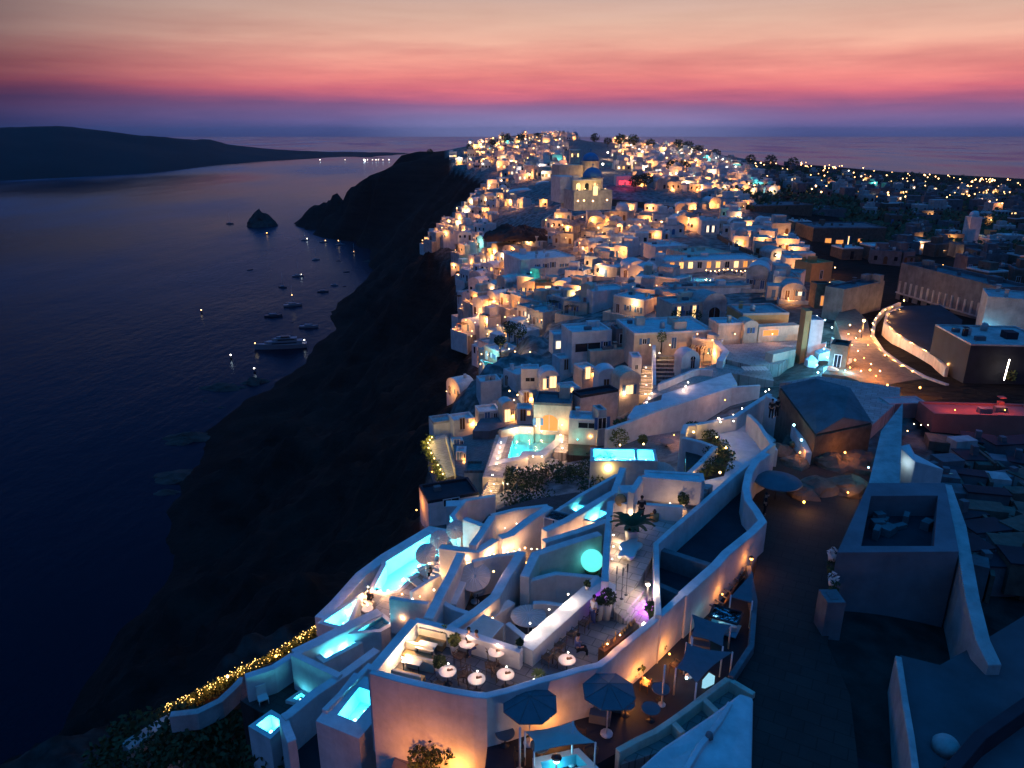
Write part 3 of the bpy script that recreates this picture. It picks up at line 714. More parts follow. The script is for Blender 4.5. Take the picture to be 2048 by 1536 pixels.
def round_table(loc, r, h, label, group=None, top='table', lamp_on=True, rz=0):
    t = thing('round_table', loc, label, 'table', group, rz)
    m = MB(); m.lathe([(r, 0), (r, .04)], (0, 0, h-.04), 24, False); m.build('table_top', M[top], t)
    m = MB(); m.lathe([(.22, 0), (.2, .03), (.035, .06), (.035, h-.04)], (0, 0, 0), 10); m.build('leg', M['dark'], t)
    return t
def chair_proto(mt='wood'):
    t = thing('dining_chair', (0, 0, 0), None, 'chair')
    m = MB(); m.box((0, 0, .43), (.46, .46, .05)); m.build('seat', M[mt], t)
    for x in (-.2, .2):
        for y in (-.2, .2):
            m = MB(); m.tube([(x, y, 0), (x, y, .43)], .02, 5); m.build('leg', M[mt], t)
    m = MB(); m.tube([(-.22, .21, .45), (-.24, .26, .78), (.24, .26, .78), (.22, .21, .45)], .022, 5); m.tube([(-.23, .25, .66), (.23, .25, .66)], .018, 5)
    m.tube([(-.23, .22, .66), (-.24, -.18, .65), (-.22, -.2, .45)], .018, 5); m.tube([(.23, .22, .66), (.24, -.18, .65), (.22, -.2, .45)], .018, 5); m.build('backrest', M[mt], t)
    return t
_ch = [None]
def chair(loc, rz, label, group, mt='wood'):
    if _ch[0] is None: _ch[0] = o = chair_proto(mt)
    else: o = copy_tree(_ch[0])
    o.location = loc; o.rotation_euler = (0, 0, rz); o['label'] = label; o['group'] = group
    return o
def parasol(loc, r, h, label, tilt=(0, 0), mt='cloth', group=None, n=8, drop=.35, pole=True):
    t = thing('parasol', loc, label, 'parasol', group)
    rot = Vector((0, 0, 1)).rotation_difference(Vector((tilt[0], tilt[1], 1)).normalized()).to_matrix()
    m = MB(); vs = [rot @ Vector((0, 0, drop))]
    for k in range(n): a = 2*math.pi*(k+.5)/n; vs.append(rot @ Vector((r*math.cos(a), r*math.sin(a), 0)))
    vs += [v - (rot @ Vector((0, 0, .05))) for v in vs]
    N_ = n+1; fs = [(0, 1+k, 1+(k+1) % n) for k in range(n)] + [(N_, N_+1+(k+1) % n, N_+1+k) for k in range(n)] + [(1+k, N_+1+k, N_+1+(k+1) % n, 1+(k+1) % n) for k in range(n)]
    m.add([v+Vector((0, 0, h)) for v in vs], fs); m.build('canopy', M[mt], t)
    rb = MB(); 
    for k in range(n): rb.tube([vs[0]+Vector((0, 0, h+.012)), vs[1+k]+Vector((0, 0, h+.012))], .014, 4)
    rb.build('rib', M['frame' if mt == 'cloth' else 'plaster_d'], t)
    if pole: m = MB(); m.tube([(0, 0, 0), (0, 0, h+drop*.6)], .035, 6); m.lathe([(.3, 0), (.3, .06)], (0, 0, 0), 10); m.build('pole', M['frame'], t)
    return t
def potplant(loc, r, h, label, mt='leaf', kind='palm', ph=1.0, pot='pot', name='potted_palm', seed=1):
    t = thing(name, loc, label, 'potted plant')
    m = MB(); m.lathe([(r*.75, 0), (r, h*.9), (r, h), (r*.85, h), (r*.8, h*.85)], (0, 0, 0), 16); m.build('pot', M[pot], t)
    m = MB(); rg = random.Random(seed)
    if kind == 'palm':
        for k in range(16):
            a = k*2.4; l = ph*rg.uniform(.8, 1.1); pts = [Vector((math.cos(a)*l*u*.8, math.sin(a)*l*u*.8, h + l*(u*1.1-.75*u*u))) for u in (0, .3, .6, .85, 1)]
            for i in range(4):
                p, q = pts[i], pts[i+1]; sd_ = (q-p).cross(Vector((0, 0, 1))).normalized()*ph*.16*(1-i*.2); m.add([p-sd_, q-sd_*.8, q+sd_*.8, p+sd_], [(0, 1, 2, 3)])
    else: leaves(m, (0, 0, h+ph*.45), (ph*.5, ph*.5, ph*.55), 260, .12, seed)
    m.build('foliage', M[mt], t)
    return t
# ================================================================ the hotel in the foreground
# ---- ground plates and terraces
slab([(862,1233),(880,1195),(905,1145),(922,1106),(935,1075),(985,1022),(1060,1000),(1150,985),(1235,985),(1330,1080),(1215,1180),(1045,1305),(906,1262)], 30.2, 36, 'dark stone paving of the sunken patios between the white zigzag walls', 'patio', 'floor_d', 'patio')
slab([(640,1262),(745,1170),(860,1225),(830,1245),(760,1330),(690,1400),(600,1330)], 32.8, 37, 'blue grey terrace deck around the small plunge pools', 'patio', 'floor', 'patio')
slab([(486,1352),(586,1306),(690,1352),(640,1400),(575,1435),(520,1425),(480,1400)], 33.2, 39, 'dark brown empty terrace beside the lowest plunge pools', 'patio', 'floor_d', 'patio')
# restaurant
slab([(742,1338),(829,1240),(906,1260),(1045,1303),(1209,1160),(1228,1222),(1303,1112),(1316,1165),(1321,1226),(1292,1253),(1233,1300),(1198,1331),(1155,1341),(1073,1364),(1015,1382),(973,1391),(948,1388),(845,1368)], 25.0, 27, 'smooth grey floor of the restaurant terrace with round tables', 'terrace', 'floor')
slab([(1224,1003),(1372,1012),(1420,988),(1312,1087),(1304,1114),(1276,1168),(1229,1221),(1212,1165)], 24.35, 27, 'cream lounge deck with palm and cloud shaped table', 'terrace', 'floor_l')
for k in range(3):
    slab([(1229+3*k,1222+5*k),(1276+5*k,1168+9*k),(1290+8*k,1178+9*k),(1243+6*k,1233+5*k)], 24.5+.16*k, 25.4, ['top', 'middle', 'lowest'][k]+' broad step from the lounge deck down to the restaurant', 'step', 'floor_l', 'step', group='steps between lounge and restaurant')
wall([(742,1341),(802,1358),(845,1368),(900,1380),(948,1388),(973,1390),(1015,1380),(1073,1362),(1115,1351),(1155,1339),(1198,1329),(1217,1316),(1233,1300),(1264,1275),(1294,1251),(1321,1228),(1343,1208),(1365,1188)], 24.0, .38, 33.5, 'long curved white retaining wall around the restaurant terrace', 'retaining_wall')
wall([(1365,1188),(1385,1170),(1405,1152),(1430,1130),(1452,1105),(1478,1084),(1505,1062),(1525,1042),(1512,1020),(1497,1000),(1492,975),(1498,945),(1512,922),(1535,906)], [24.0]*6+[24.0,23.9,23.8,23.7,23.6,23.5,23.4,23.3], .55, 29, 'wavy white wall between the road and the black roof courts', 'retaining_wall')
wall([(744,1340),(829,1239)], 23.98, .55, 29, 'brightly lit white parapet on the sea side of the restaurant', 'parapet')
wall([(829,1239),(868,1248),(906,1258),(975,1279),(1043,1301)], 23.99, .42, 30.5, 'blue topped white wall behind the restaurant tables', 'parapet')
# counter with three light pools
a = P(1050,1294,24.05); b = P(1206,1156,24.05)
t = thing('bar_counter', tuple(a), 'long white bar counter with three round pools of light on top', 'counter')
m = WB(); m.strip([a, b], .95, CAMZ-30.5); m.build('counter_body', M['plaster'], t, bevel=.03)
for k, (x, y) in enumerate([(1060,1268),(1098,1240),(1136,1209)]):
    p = P(x, y-2, 24.0); lamp((p.x, p.y+.05, p.z+.55), ['nearest', 'middle', 'farthest'][k]+' of the three downlights over the white bar counter', 70, (1, .80, .62), .045, 'bulb_w', 'table', 'downlights above the bar counter', off=(0, 0, -.09))
    # its thin stand
for k in range(6):
    u = .1+.15*k; p = a.lerp(b, u); q = Vector((p.x+.95*math.cos(-.7)*.9, p.y-.95*.75, CAMZ-25.0))
    chair(tuple(q), math.atan2(b.y-a.y, b.x-a.x)+R(180)+R(0), 'dark chair lined up against the bar counter, number %s from the restaurant corner' % ('one', 'two', 'three', 'four', 'five', 'six')[k], 'chairs along the bar counter')
# lounge walls
wall([(1221,1003),(1217,1050),(1213,1100),(1210,1163)], 23.3, .42, 30, 'tall white wall on the left of the lounge deck', 'garden_wall')
wall([(1219,1003),(1290,1007),(1366,1012)], 23.28, .32, 26, 'warmly lit white wall behind the lounge deck', 'garden_wall')
wall([(1212,1166),(1224,1172),(1222,1200)], 23.9, .5, 27, 'short white pier where lounge and bar counter meet', 'garden_wall')
wall([(1317,1230),(1314,1165),(1312,1087),(1345,1057),(1400,1010),(1470,948),(1548,886)], [23.75]*7, .34, 29.5, 'dark blue parapet on the edge of the large black roof', 'parapet')
slab([(1316,1090),(1548,893),(1530,905),(1498,945),(1492,975),(1507,1030),(1525,1042),(1452,1105),(1365,1188),(1320,1228)], 25.6, 30, 'black flat roof of the sunken rooms beside the road', 'flat_roof', 'roof_d', 'roof')
wall([(1318,1096),(1424,1130)], 24.4, .45, 29, 'grey divider crossing the black roof, the upper one', 'parapet', 'plaster_d')
wall([(1318,1168),(1364,1188)], 24.4, .4, 29, 'grey divider crossing the black roof, the lower one', 'parapet', 'plaster_d')
# white stair box behind lounge
block((1286,1007),(1405,1015),958,948,24.6,'white stair house wall behind the lounge with a sloping line of shade', name='stair_house', cat='stair house', par=.1)
block((1241,1010),(1284,1010),986,975,24.5,'small white cube behind the wall of the lounge', name='stair_house', cat='outbuilding', par=.05)
wall([(1284,952),(1262,985)], 22.4, .45, 26, 'narrow white wall rising behind the small cube', 'garden_wall')
wall([(1284,951),(1404,962)], 22.2, .35, 24, 'white coping on top of the stair house', 'parapet')
# ---- zigzag walls of the patios
Z = [([(922,1105),(905,1143),(880,1190),(868,1214),(857,1236)],27.2,.62,'blue topped wall running down from the pool steps to the restaurant'),
     ([(985,1032),(965,1062),(945,1090)],27.2,.55,'short slanting white wall above the steps with two amber lights'),
     ([(880,1092),(925,1098),(955,1100),(992,1078)],27.6,.6,'white elbow shaped wall at the head of the pool steps'),
     ([(1043,1102),(1028,1127),(1013,1150),(990,1192),(955,1220),(903,1255)],27.0,.66,'long blue topped wall bending down through the middle patios'),
     ([(1200,1066),(1150,1081),(1112,1093),(1071,1107),(1060,1130),(1049,1153)],27.0,.62,'blue topped wall hooking around the patio of the glowing globe'),
     ([(1100,1012),(1062,1036),(1022,1067),(1000,1074)],27.2,.66,'blue wall descending beside the dark square patio'),
     ([(1226,984),(1176,1014),(1132,1040),(1088,1060)],27.0,.6,'blue wall between the two small cyan pools'),
     ([(1214,1040),(1160,1060),(1087,1082)],27.3,.55,'blue wall below the pale triangular pool'),
     ([(980,1232),(1003,1216),(1024,1202)],28.0,.6,'low blue topped wall left of the round parasol'),
     ([(983,1030),(1030,1018),(1096,1010)],27.3,.4,'pinkish wall behind the upper patio with a triangular niche'),
     ([(929,1036),(965,1050)],27.5,.5,'white wall end beside the big infinity pool parasols'),
     ([(945,1122),(985,1112),(1043,1104)],27.4,.35,'pale angled wall under the row of small lights'),
     ([(943,1118),(927,1160),(905,1208)],28.4,.5,'lilac wall beside the leaf shaped parasol'),
     ([(1058,1160),(1112,1146),(1198,1154)],27.6,.4,'pinkish white wall below the glowing globe'),
     ([(1066,1205),(1086,1204),(1128,1210)],27.6,.35,'white wall stub behind the round table patio'),
     ([(880,1200),(905,1215),(935,1225)],27.6,.35,'beige triangular wall behind the bright parapet'),
     ([(1015,1245),(1035,1262),(1052,1275)],27.0,.35,'cream wall beside the glass canopy'),
     ([(1076,1108),(1088,1120),(1100,1120)],27.8,.35,'white folded screen wall left of the globe'),
     ([(780,1194),(820,1201),(858,1206)],28.8,.35,'turquoise lit wall below the pool deck'),
     ([(822,1184),(850,1165),(880,1148)],29.0,.3,'curved low wall around the pool side seats')]
for px, D, w, lab in Z: wall(px, D, w, 31.5, lab)
# tall pale panels
wall([(1105,1092),(1125,1085),(1200,1070)], 27.3, .2, 31, 'tall cream wall behind the glowing globe')
# path walls with lamps
wall([(925,1062),(905,1030),(930,1000),(990,990)], 28.6, .4, 34, 'turquoise wall beyond the infinity pool')
# ---- pools
pool([(746,1180),(773,1128),(771,1124),(860,1069),(909,1082),(855,1125),(794,1179),(770,1185)], 31.2, 'big glowing cyan infinity pool at the sea edge of the hotel', 1.3, .35, CYAN, 6500, ((.12,.5),(.35,.5),(.6,.5),(.85,.5)), Dbot=36, r=.25)
slab([(794,1184),(857,1129),(912,1084),(935,1078),(925,1106),(905,1145),(880,1195),(864,1236),(829,1243),(738,1262),(752,1210),(768,1189)], 31.3, 37, 'blue lit pool deck with loungers between pool and zigzag walls', 'pool_deck', 'floor_l', 'pool deck')
wall([(640,1236),(672,1205),(722,1148),(770,1112),(860,1058),(895,1064)], 31.5, .9, 38, 'wide blue outer ledge along the sea side of the infinity pool', 'parapet')

pool([(648,1243),(717,1194),(696,1243),(680,1251)], 31.45, 'turquoise wedge shaped pool at the end of the lit hedge', 1.1, .3, CYAN, 800, ((.5,.5),(.2,.5)), Dbot=37)
pool([(714,1262),(763,1233),(780,1246),(759,1258)], 31.0, 'pale cyan triangular plunge pool beside the warm steps', 1.0, .3, CYAN, 900, ((.3,.5),(.7,.5)), Dbot=36)
pool([(635,1303),(692,1272),(710,1285),(651,1316)], 31.6, 'long cyan plunge pool on the raised beige plinth', 1.0, .35, CYAN, 800, ((.25,.5),(.75,.5)), Dbot=36)
pool([(676,1429),(718,1374),(742,1382),(743,1406),(711,1443)], 28.8, 'large plunge pool on top of the free standing white cube', 1.0, .85, CYAN, 700, ((.3,.5),(.7,.5)), Dbot=36)
pool([(512,1450),(541,1429),(566,1444),(541,1467)], 32.9, 'lowest square plunge pool beside the dark bushes', 1.0, .3, CYAN, 480, ((.5,.5),), Dbot=40)
pool([(586,1397),(602,1386),(611,1392),(600,1400)], 32.95, 'tiny turquoise pool on the brown terrace', .35, .25, CYAN, 40, ((.5,.5),), Dbot=38, r=.1)
pool([(1128,1013),(1140,1007),(1178,1013),(1156,1023)], 29.2, 'small cyan pool below the long turquoise wall', .85, .25, CYAN, 320, ((.5,.5),), Dbot=32)
pool([(1164,1036),(1194,1018),(1216,1026),(1187,1041)], 27.6, 'pale diamond shaped pool left of the lounge wall', 1.0, .25, CYAN, 340, ((.4,.5),(.7,.5)), Dbot=32)
pool([(1187,898),(1305,900),(1309,920),(1187,920)], 30.0, 'white glowing rectangular rooftop pool crossed by a narrow bar', 1.0, .3, CYAN, 3600, ((.12,.5),(.37,.5),(.62,.5),(.88,.5)), Dbot=34)
slab([(1268,896),(1274,896),(1276,922),(1270,922)], 29.95, 30.3, 'narrow bar crossing the rooftop pool', 'divider', 'plaster', 'divider')
wall([(1112,1022),(1160,990),(1235,948)], 28.6, .35, 33, 'long turquoise lit wall rising to the right of the small cyan pool')
wall([(1246,935),(1228,985)], 28.2, .6, 33, 'pale blue wall from the rooftop pool down to the lounge')
# rooftop pool building
block((1184,962),(1312,962),923,925,33.0,'blue lit suite below the white rooftop pool', name='pool_house', cat='pool house', par=.0, ops=[(.66,1.0,1.2,1.1,{}),(.85,1.0,.6,1.1,{})])
# cube of the big plunge pool and the glazed box under it
t = block((704,1510),(772,1530),1478,1430,34.0,'dark glazed lift box in front of the plunge pool cube', name='lift_box', cat='lift box', wall='roof_d', par=.06)
wall([(771,1536),(800,1490),(824,1452)], 31.5, .5, 36, 'blue grey wall climbing beside the orange lit retaining wall')
wall([(586,1306),(632,1328),(680,1351)], 30.6, .45, 35, 'white wall between the plinth pool and the brown terrace')
wall([(754,1298),(690,1345),(628,1386),(577,1428),(566,1434)], 30.8, .6, 33.4, 'long blue topped wall sloping down past the plunge pools')
wall([(566,1433),(573,1455),(584,1482)], 30.9, .5, 34.5, 'short blue wall dropping beside the lowest pool')
wall([(760,1222),(690,1254),(640,1280),(588,1305)], 30.9, .8, 36, 'broad blue ledge from the warm steps to the brown terrace')
wall([(586,1308),(546,1334),(490,1352)], 31.4, .5, 38, 'blue ledge above the hedge with orange spotlights')
wall([(648,1420),(741,1327)], 28.6, .35, 36, 'pale wall on the left of the plunge pool cube')
wall([(486,1354),(470,1372),(440,1400),(395,1422),(340,1428)], 35.0, .5, 36.3, 'curved path edge running down beside the dark shrubs', 'garden_wall', 'plaster_b')
wall([(250,1492),(300,1460),(345,1432)], 39.0, 1.0, 44, 'rounded blue white wall at the lowest corner of the hotel', 'garden_wall')
# plinth furniture
# ---- glowing globe
p = P(1184,1121,28.4); t = thing('glowing_globe', tuple(p), 'large turquoise glowing globe in the walled patio', 'globe light')
m = MB(); m.ball((0, 0, 0), .78, 28); m.build('globe', mat('lit_turquoise_globe', (.2, .5, .5), .6, emis=(.13, .86, .78), estr=1.15), t)
m = MB(); m.lathe([(.5, 0), (.4, .12)], (0, 0, -.86), 16); m.build('base', M['wood'], t)
# ---- people of the lounge and restaurant
q = P(1281,1043,24.35); person(tuple(q), 'man in black standing with his back turned on the lounge deck', 'stand', R(180), 'black_c', 'black_c', 1.85, 'fold')
q = P(1186,1247,25.0); person(tuple(q), 'waiter in white shirt and dark trousers walking beside the white planters', 'stand', R(-60), 'white_c', 'blue_c', 1.75, 'down')
q = P(953,1306,25.0); person(tuple(q), 'guest in pink seated at the far restaurant table by the wall', 'sit', R(-60), 'white_c', 'blue_c', 1.7)
q = P(939,1300,25.0); person(tuple(q), 'guest in dark clothes seated close to the guest in pink', 'sit', R(60), 'black_c', 'black_c', 1.7)
q = P(1156,1312,25.0); person(tuple(q), 'guest in dark top seated behind the lone round table', 'sit', R(100), 'blue_c', 'black_c', 1.7)
q = P(862,1167,31.2); person(tuple(q), 'person in black seated on the deck by the infinity pool', 'sit', R(60), 'black_c', 'black_c', 1.7)
q = P(741,1208,32.0); person(tuple(q), 'person in dark clothes sitting by the warm steps', 'sit', R(160), 'black_c', 'black_c', 1.7)
q = P(1528,1030,26.0); person(tuple(q), 'person in black leaning on the wavy wall beside the road', 'stand', R(70), 'black_c', 'black_c', 1.75, 'point')
for k, (x, y) in enumerate([(1541,838),(1552,834)]):
    q = P(x, y, 24.0); person(tuple(q), ['tall person in black standing left of a companion at the top of the white ramp', 'person in dark coat standing right of a companion at the top of the white ramp'][k], 'stand', R(150+60*k), 'black_c', 'black_c', 1.85, 'down')
# ---- tables
names = ['front round table nearest the pot plants','middle front round table','right front round table by the curved wall','lone round table on the open floor','round table below the blue topped wall','round table of the two guests at the back']
for k, ((x, y), nm) in enumerate(zip([(895,1342),(953,1357),(1011,1348),(1134,1319),(993,1303),(934,1286)], names)):
    p = P(x, y, 24.25); q = Vector((p.x, p.y, CAMZ-25)); round_table(tuple(q), .42, .75, nm + ' on the restaurant terrace', 'round restaurant tables')
    lamp((p.x+.05, p.y, p.z+.42), 'small shaded lamp lighting the '+nm, 20, (1, .60, .42), .035, 'bulb_w', 'table', 'lamps on the restaurant tables', off=(0, 0, -.06))
    m = MB(); m.lathe([(.05, 0), (.06, .09)], (0, 0, 0), 8); m.box((.12, .05, 0), (.2, .12, .03), .4); o = m.build('table_setting', M['wood']); o.location = (p.x+.03, p.y+.02, p.z+.003); tag(o, 'dark menu and tumbler on the '+nm, 'table setting', 'settings on the restaurant tables')
    for j, a_ in enumerate([(-35, 100), (-20, 215), (20, 215), (0, 215), (-20, 215), (200, 330)][k]):
        an = R(a_-90); chair((q.x+.68*math.cos(an), q.y+.68*math.sin(an), q.z), an-R(90), ('first' if j == 0 else 'second')+' brown armchair at the '+nm, 'brown chairs on the restaurant terrace')
for k, (x, y, lab) in enumerate([(853,1291,'upper'),(826,1320,'lower')]):
    p = P(x, y, 24.3); q = Vector((p.x, p.y, CAMZ-25)); t = thing('square_table', tuple(q), lab+' white rectangular table beside the bright parapet', 'table', None, R(-18))
    m = MB(); m.box((0, 0, .66), (.95, .6, .05)); m.build('table_top', M['table'], t)
    for sx in (-.4, .4):
        for sy in (-.24, .24): m = MB(); m.box((sx, sy, 0), (.05, .05, .66)); m.build('leg', M['dark'], t)
    for s_ in (-1, 1):
        t = thing('bench', (q.x+s_*.12, q.y+s_*.75, q.z), ('far' if s_ > 0 else 'near')+' tan cushioned bench of the '+lab+' rectangular table', 'bench', 'tan benches by the bright parapet', R(-18))
        m = MB(); m.box((0, 0, .1), (1.5, .5, .32)); m.build('seat', M['wicker'], t); m = MB(); m.box((0, s_*.28, .1), (1.5, .12, .72)); m.build('backrest', M['plaster_c'], t)
    lamp((p.x-.5, p.y, p.z+.12), 'lantern glowing on the '+lab+' white rectangular table', 120, (1, .66, .38), .05, 'bulb_w', 'table', 'lanterns on the rectangular tables', off=(0, 0, .12))
p = P(752,1326,24.0); lamp((p.x+.5, p.y+.4, p.z-.55), 'bright lamp tucked in the corner of the sea side parapet', 190, (1, .70, .45), .05, 'bulb_w', 'floor', off=(0, 0, .1))
p = P(835,1262,24.6); lamp((p.x+.3, p.y-.2, p.z+.1), 'bright lamp tucked in the upper corner of the sea side parapet', 190, (1, .70, .45), .05, 'bulb_w', 'floor', off=(0, 0, .12))
for k, (x, y, s_) in enumerate([(909,1306,.6),(880,1352,.62),(891,1286,.5)]):
    potplant(tuple(P(x, y, 25)), .24, .55, ['pot plant between the two rows of restaurant tables', 'bushy pot plant beside the front round table', 'pot plant by the back wall of the restaurant'][k], 'leaf_y' if k != 1 else 'leaf', 'bush', s_, name='potted_shrub', seed=k)
potplant(tuple(P(1077,1362,24.9)), .2, .3, 'small palm in a lit pot on the curved wall', 'leaf_y', 'palm', .5, name='potted_palm')
lamp(tuple(P(1068,1360,24.3)), 'small bright lamp under the palm on the curved wall', 10, (1, .75, .4), .06, 'bulb_w', 'floor', off=(0, 0, .15))
# bar counter corner with lit shelves
t = thing('drinks_station', tuple(P(1205,1305,25)), 'lit drinks station with bottles along the curved wall', 'drinks station')
m = WB(); m.strip([P(1203,1300,24.1), P(1222,1287,24.1), P(1250,1265,24.1), P(1272,1245,24.1)], .4, CAMZ-25); m.build('counter_body', M['wood'], t)
rg = random.Random(4); M['bottle'] = mat('lit_bottle_glass', (.5, .3, .12), .2)
for k in range(26):
    m = WB(); u = rg.random(); p = P(1203+69*u, 1299-56*u, 24.1); p = p+Vector((rg.uniform(-.12, .12), rg.uniform(-.12, .12), 0)); m.lathe([(.035, 0), (.035, .14), (.012, .2), (.012, .26)], p, 6)
    m.build('bottle', M['bottle'], t)
for k, (x, y) in enumerate([(1215,1288),(1240,1270)]): lamp(tuple(P(x, y, 23.6)), ['left', 'right'][k]+' bare bulb over the lit drinks station', 16, WARM, .04, 'bulb', 'table', 'bulbs over the drinks station', off=(0, 0, -.1))
# purple corner
lamp(tuple(P(1296,1168,23.6)), 'bright cream floor lamp in the corner of the lower lounge', 170, (1, .72, .5), .13, 'bulb_w', 'post', off=(0, -.3, 0), cat='floor lamp')
q = P(1297,1215,24.9); lamp(tuple(q), 'purple uplight behind the cactus in the lounge corner', 130, PURP, .07, 'bulb_p', 'spot', off=(-.1, -.25, .15))
potplant(tuple(P(1303,1238,25)), .2, .4, 'dark cactus against the purple light', 'leaf', 'bush', .8, 'dark', 'potted_cactus', 8)
q = P(1288,1249,24.6); lamp(tuple(q), 'small white cube lamp on the floor by the curved wall', 8, (1, .95, .9), .12, 'bulb_w', 'floor', off=(0, 0, .3))
potplant(tuple(P(1197,1238,25)), .26, 1.0, 'left of the two tall white planters beside the waiter', 'leaf', 'bush', .35, name='tall_planter', seed=3)
potplant(tuple(P(1213,1238,25)), .26, 1.0, 'right of the two tall white planters, with a cactus', 'leaf', 'bush', .9, name='tall_planter', seed=4)
q = P(1201,1196,24.3); lamp(tuple(q), 'purple glow lamp behind the white planters', 9, PURP, .05, 'bulb_p', 'spot', off=(0, -.2, .1))
# lounge
potplant(tuple(P(1262,1085,24.35)), .42, .95, 'big palm in a round white pot on the lounge deck', 'leaf', 'palm', 1.75, name='potted_palm', seed=5)
q = P(1259,1108,24.35); t = thing('cloud_table', tuple(q), 'white cloud shaped low table on the lounge deck', 'low table', None, R(60))
m = MB(); pol = []
for k in range(40):
    a_ = 2*math.pi*k/40; r_ = .82+.16*math.sin(5*a_+.5)+.08*math.sin(2*a_); pol.append((r_*1.5*math.cos(a_), r_*.72*math.sin(a_)))
m.prism(pol, .32, .5); m.build('table_top', M['pot'], t, bevel=.05); m = MB(); m.prism([(x*.6, y*.6) for x, y in pol], 0, .32); m.build('base', M['pot'], t)
for k, (x, y) in enumerate([(1236,1070),(1236,1093),(1233,1118)]):
    lamp(tuple(P(x-9, y, 23.9)), ['farthest', 'middle', 'nearest'][k]+' of the three low wall lights on the left of the lounge', 34, (1, .72, .45), .04, 'bulb_w', 'wall', 'low wall lights of the lounge', off=(.25, -.1, -.1))
for k, (x, y) in enumerate([(1262,1022),(1297,1018),(1330,1022),(1352,1018)]):
    lamp(tuple(P(x, y+4, 24.0)), ['leftmost', 'second', 'third', 'rightmost'][k]+' small light at the foot of the back wall of the lounge', 55, (1, .58, .30), .04, 'bulb_w', 'wall', 'lights along the back wall of the lounge', off=(0, -.25, .12))
q = P(1240,1035,24.35); t = thing('wicker_swing', tuple(q+Vector((0, .2, 1.2))), 'round brown wicker disc on the corner wall of the lounge', 'wall decoration'); m = MB(); m.lathe([(.02, 0), (.40, .02), (.42, .05), (.3, .12), (.02, .14)], (0, 0, 0), 18); o = m.build('disc', M['wicker'], t); o.rotation_euler = (R(65), 0, R(15))
q = P(1308,1040,24.35); t = thing('rattan_side_table', tuple(q), 'rattan side table with a dark vase in the lounge', 'side table'); m = MB(); m.lathe([(.3, 0), (.32, .3), (.3, .5)], (0, 0, 0), 14); m.build('table_body', M['wicker'], t); m = MB(); m.lathe([(.08, 0), (.14, .12), (.05, .3)], (0, 0, .5), 10); m.build('vase', M['dark'], t)
q = P(1344,1030,24.35); t = thing('built_in_bench', tuple(q), 'built in plaster bench under the back wall lights', 'bench', None, R(2)); m = MB(); m.box((0, .2, 0), (1.9, .6, .42)); m.build('seat', M['plaster_c'], t)
for k, (x, y) in enumerate([(1231,1165),(1243,1168),(1252,1160)]):
    q = P(x, y+30, 24.35); t = thing('heater_pole', tuple(q), ['left', 'middle', 'right'][k]+' slim dark pole standing on the cream lounge floor', 'pole', 'slim poles on the lounge deck'); m = MB(); m.tube([(0, 0, 0), (0, 0, 1.5)], .02, 5); m.lathe([(.1, 0), (.1, .03)], (0, 0, 0), 8); m.build('pole', M['dark'], t); m = MB(); m.tube([(0, 0, 1.5), (0, 0, 2.0)], .045, 6); m.build('head', M['dark'], t)
potplant(tuple(P(1366,1020,24.3)), .16, .5, 'clipped ball shrub in a white pot below the stair house', 'leaf', 'bush', .8, name='potted_shrub', seed=9)
for k, (x, y) in enumerate([(1340,1006),(1365,994),(1390,982),(1391,993)]):
    lamp(tuple(P(x, y, 24.2)), ['lowest', 'second', 'third', 'topmost'][k]+' small light on the steps beside the stair house', 9, (1, .66, .4), .045, 'bulb_w', 'wall', 'lights on the stair house steps', off=(0, -.2, .1))
for k in range(5):
    slab([(1366+8*k,1012-9*k),(1384+8*k,1015-9*k),(1394+8*k,1006-9*k),(1378+8*k,1003-9*k)], 24.2-.17*k, 26, 'pale stair tread number %s up beside the stair house' % ('one','two','three','four','five')[k], 'step', 'floor_l', 'step', group='steps beside the stair house')
# pots on walls
for k, (x, y) in enumerate([(1039,1296),(1174,1178)]):
    potplant(tuple(P(x, y, 24.02)), .12, .22, ['dark blue pot plant at the corner of the counter', 'small pot plant at the far end of the counter'][k], 'leaf', 'bush', .28, 'bluewood' if k == 0 else 'pot', 'potted_shrub', 11+k)
# ---- umbrellas of the patios
for k, (x, y, D, r, tl) in enumerate([(877,1079,29.0,.66,(-.35,-.75)),(851,1107,29.0,.70,(-.35,-.75)),(911,1059,28.6,.66,(-.3,-.8)),(949,1153,28.2,.95,(-.1,-.55))]):
    p = P(x, y, D); zg = CAMZ-31.2 if k < 3 else CAMZ-30.2
    parasol((p.x, p.y, zg), r*1.15, p.z-zg, ['middle of the three leaf shaped parasols by the infinity pool', 'nearest of the three leaf shaped parasols by the infinity pool', 'farthest of the three leaf shaped parasols by the infinity pool', 'tilted round grey parasol over the patio in the middle'][k], tl, 'cloth', 'tilted parasols of the hotel', 16, .12)
p = P(1057,1231,28.0); parasol((p.x, p.y, CAMZ-30.2), 1.1, 2.2, 'flat round pale parasol over the patio by the counter', (0, 0), 'cloth', None, 20, .1)
for k, (x, y, D, r, lab) in enumerate([(955,1181,29.0,.36,'small white round table under the tilted grey parasol'),(1137,1181,29.2,.42,'grey round table below the pinkish wall')]):
    p = P(x, y, D); t = round_table((p.x, p.y, CAMZ-30.2), r, p.z-CAMZ+30.2, lab, None, 'pot')
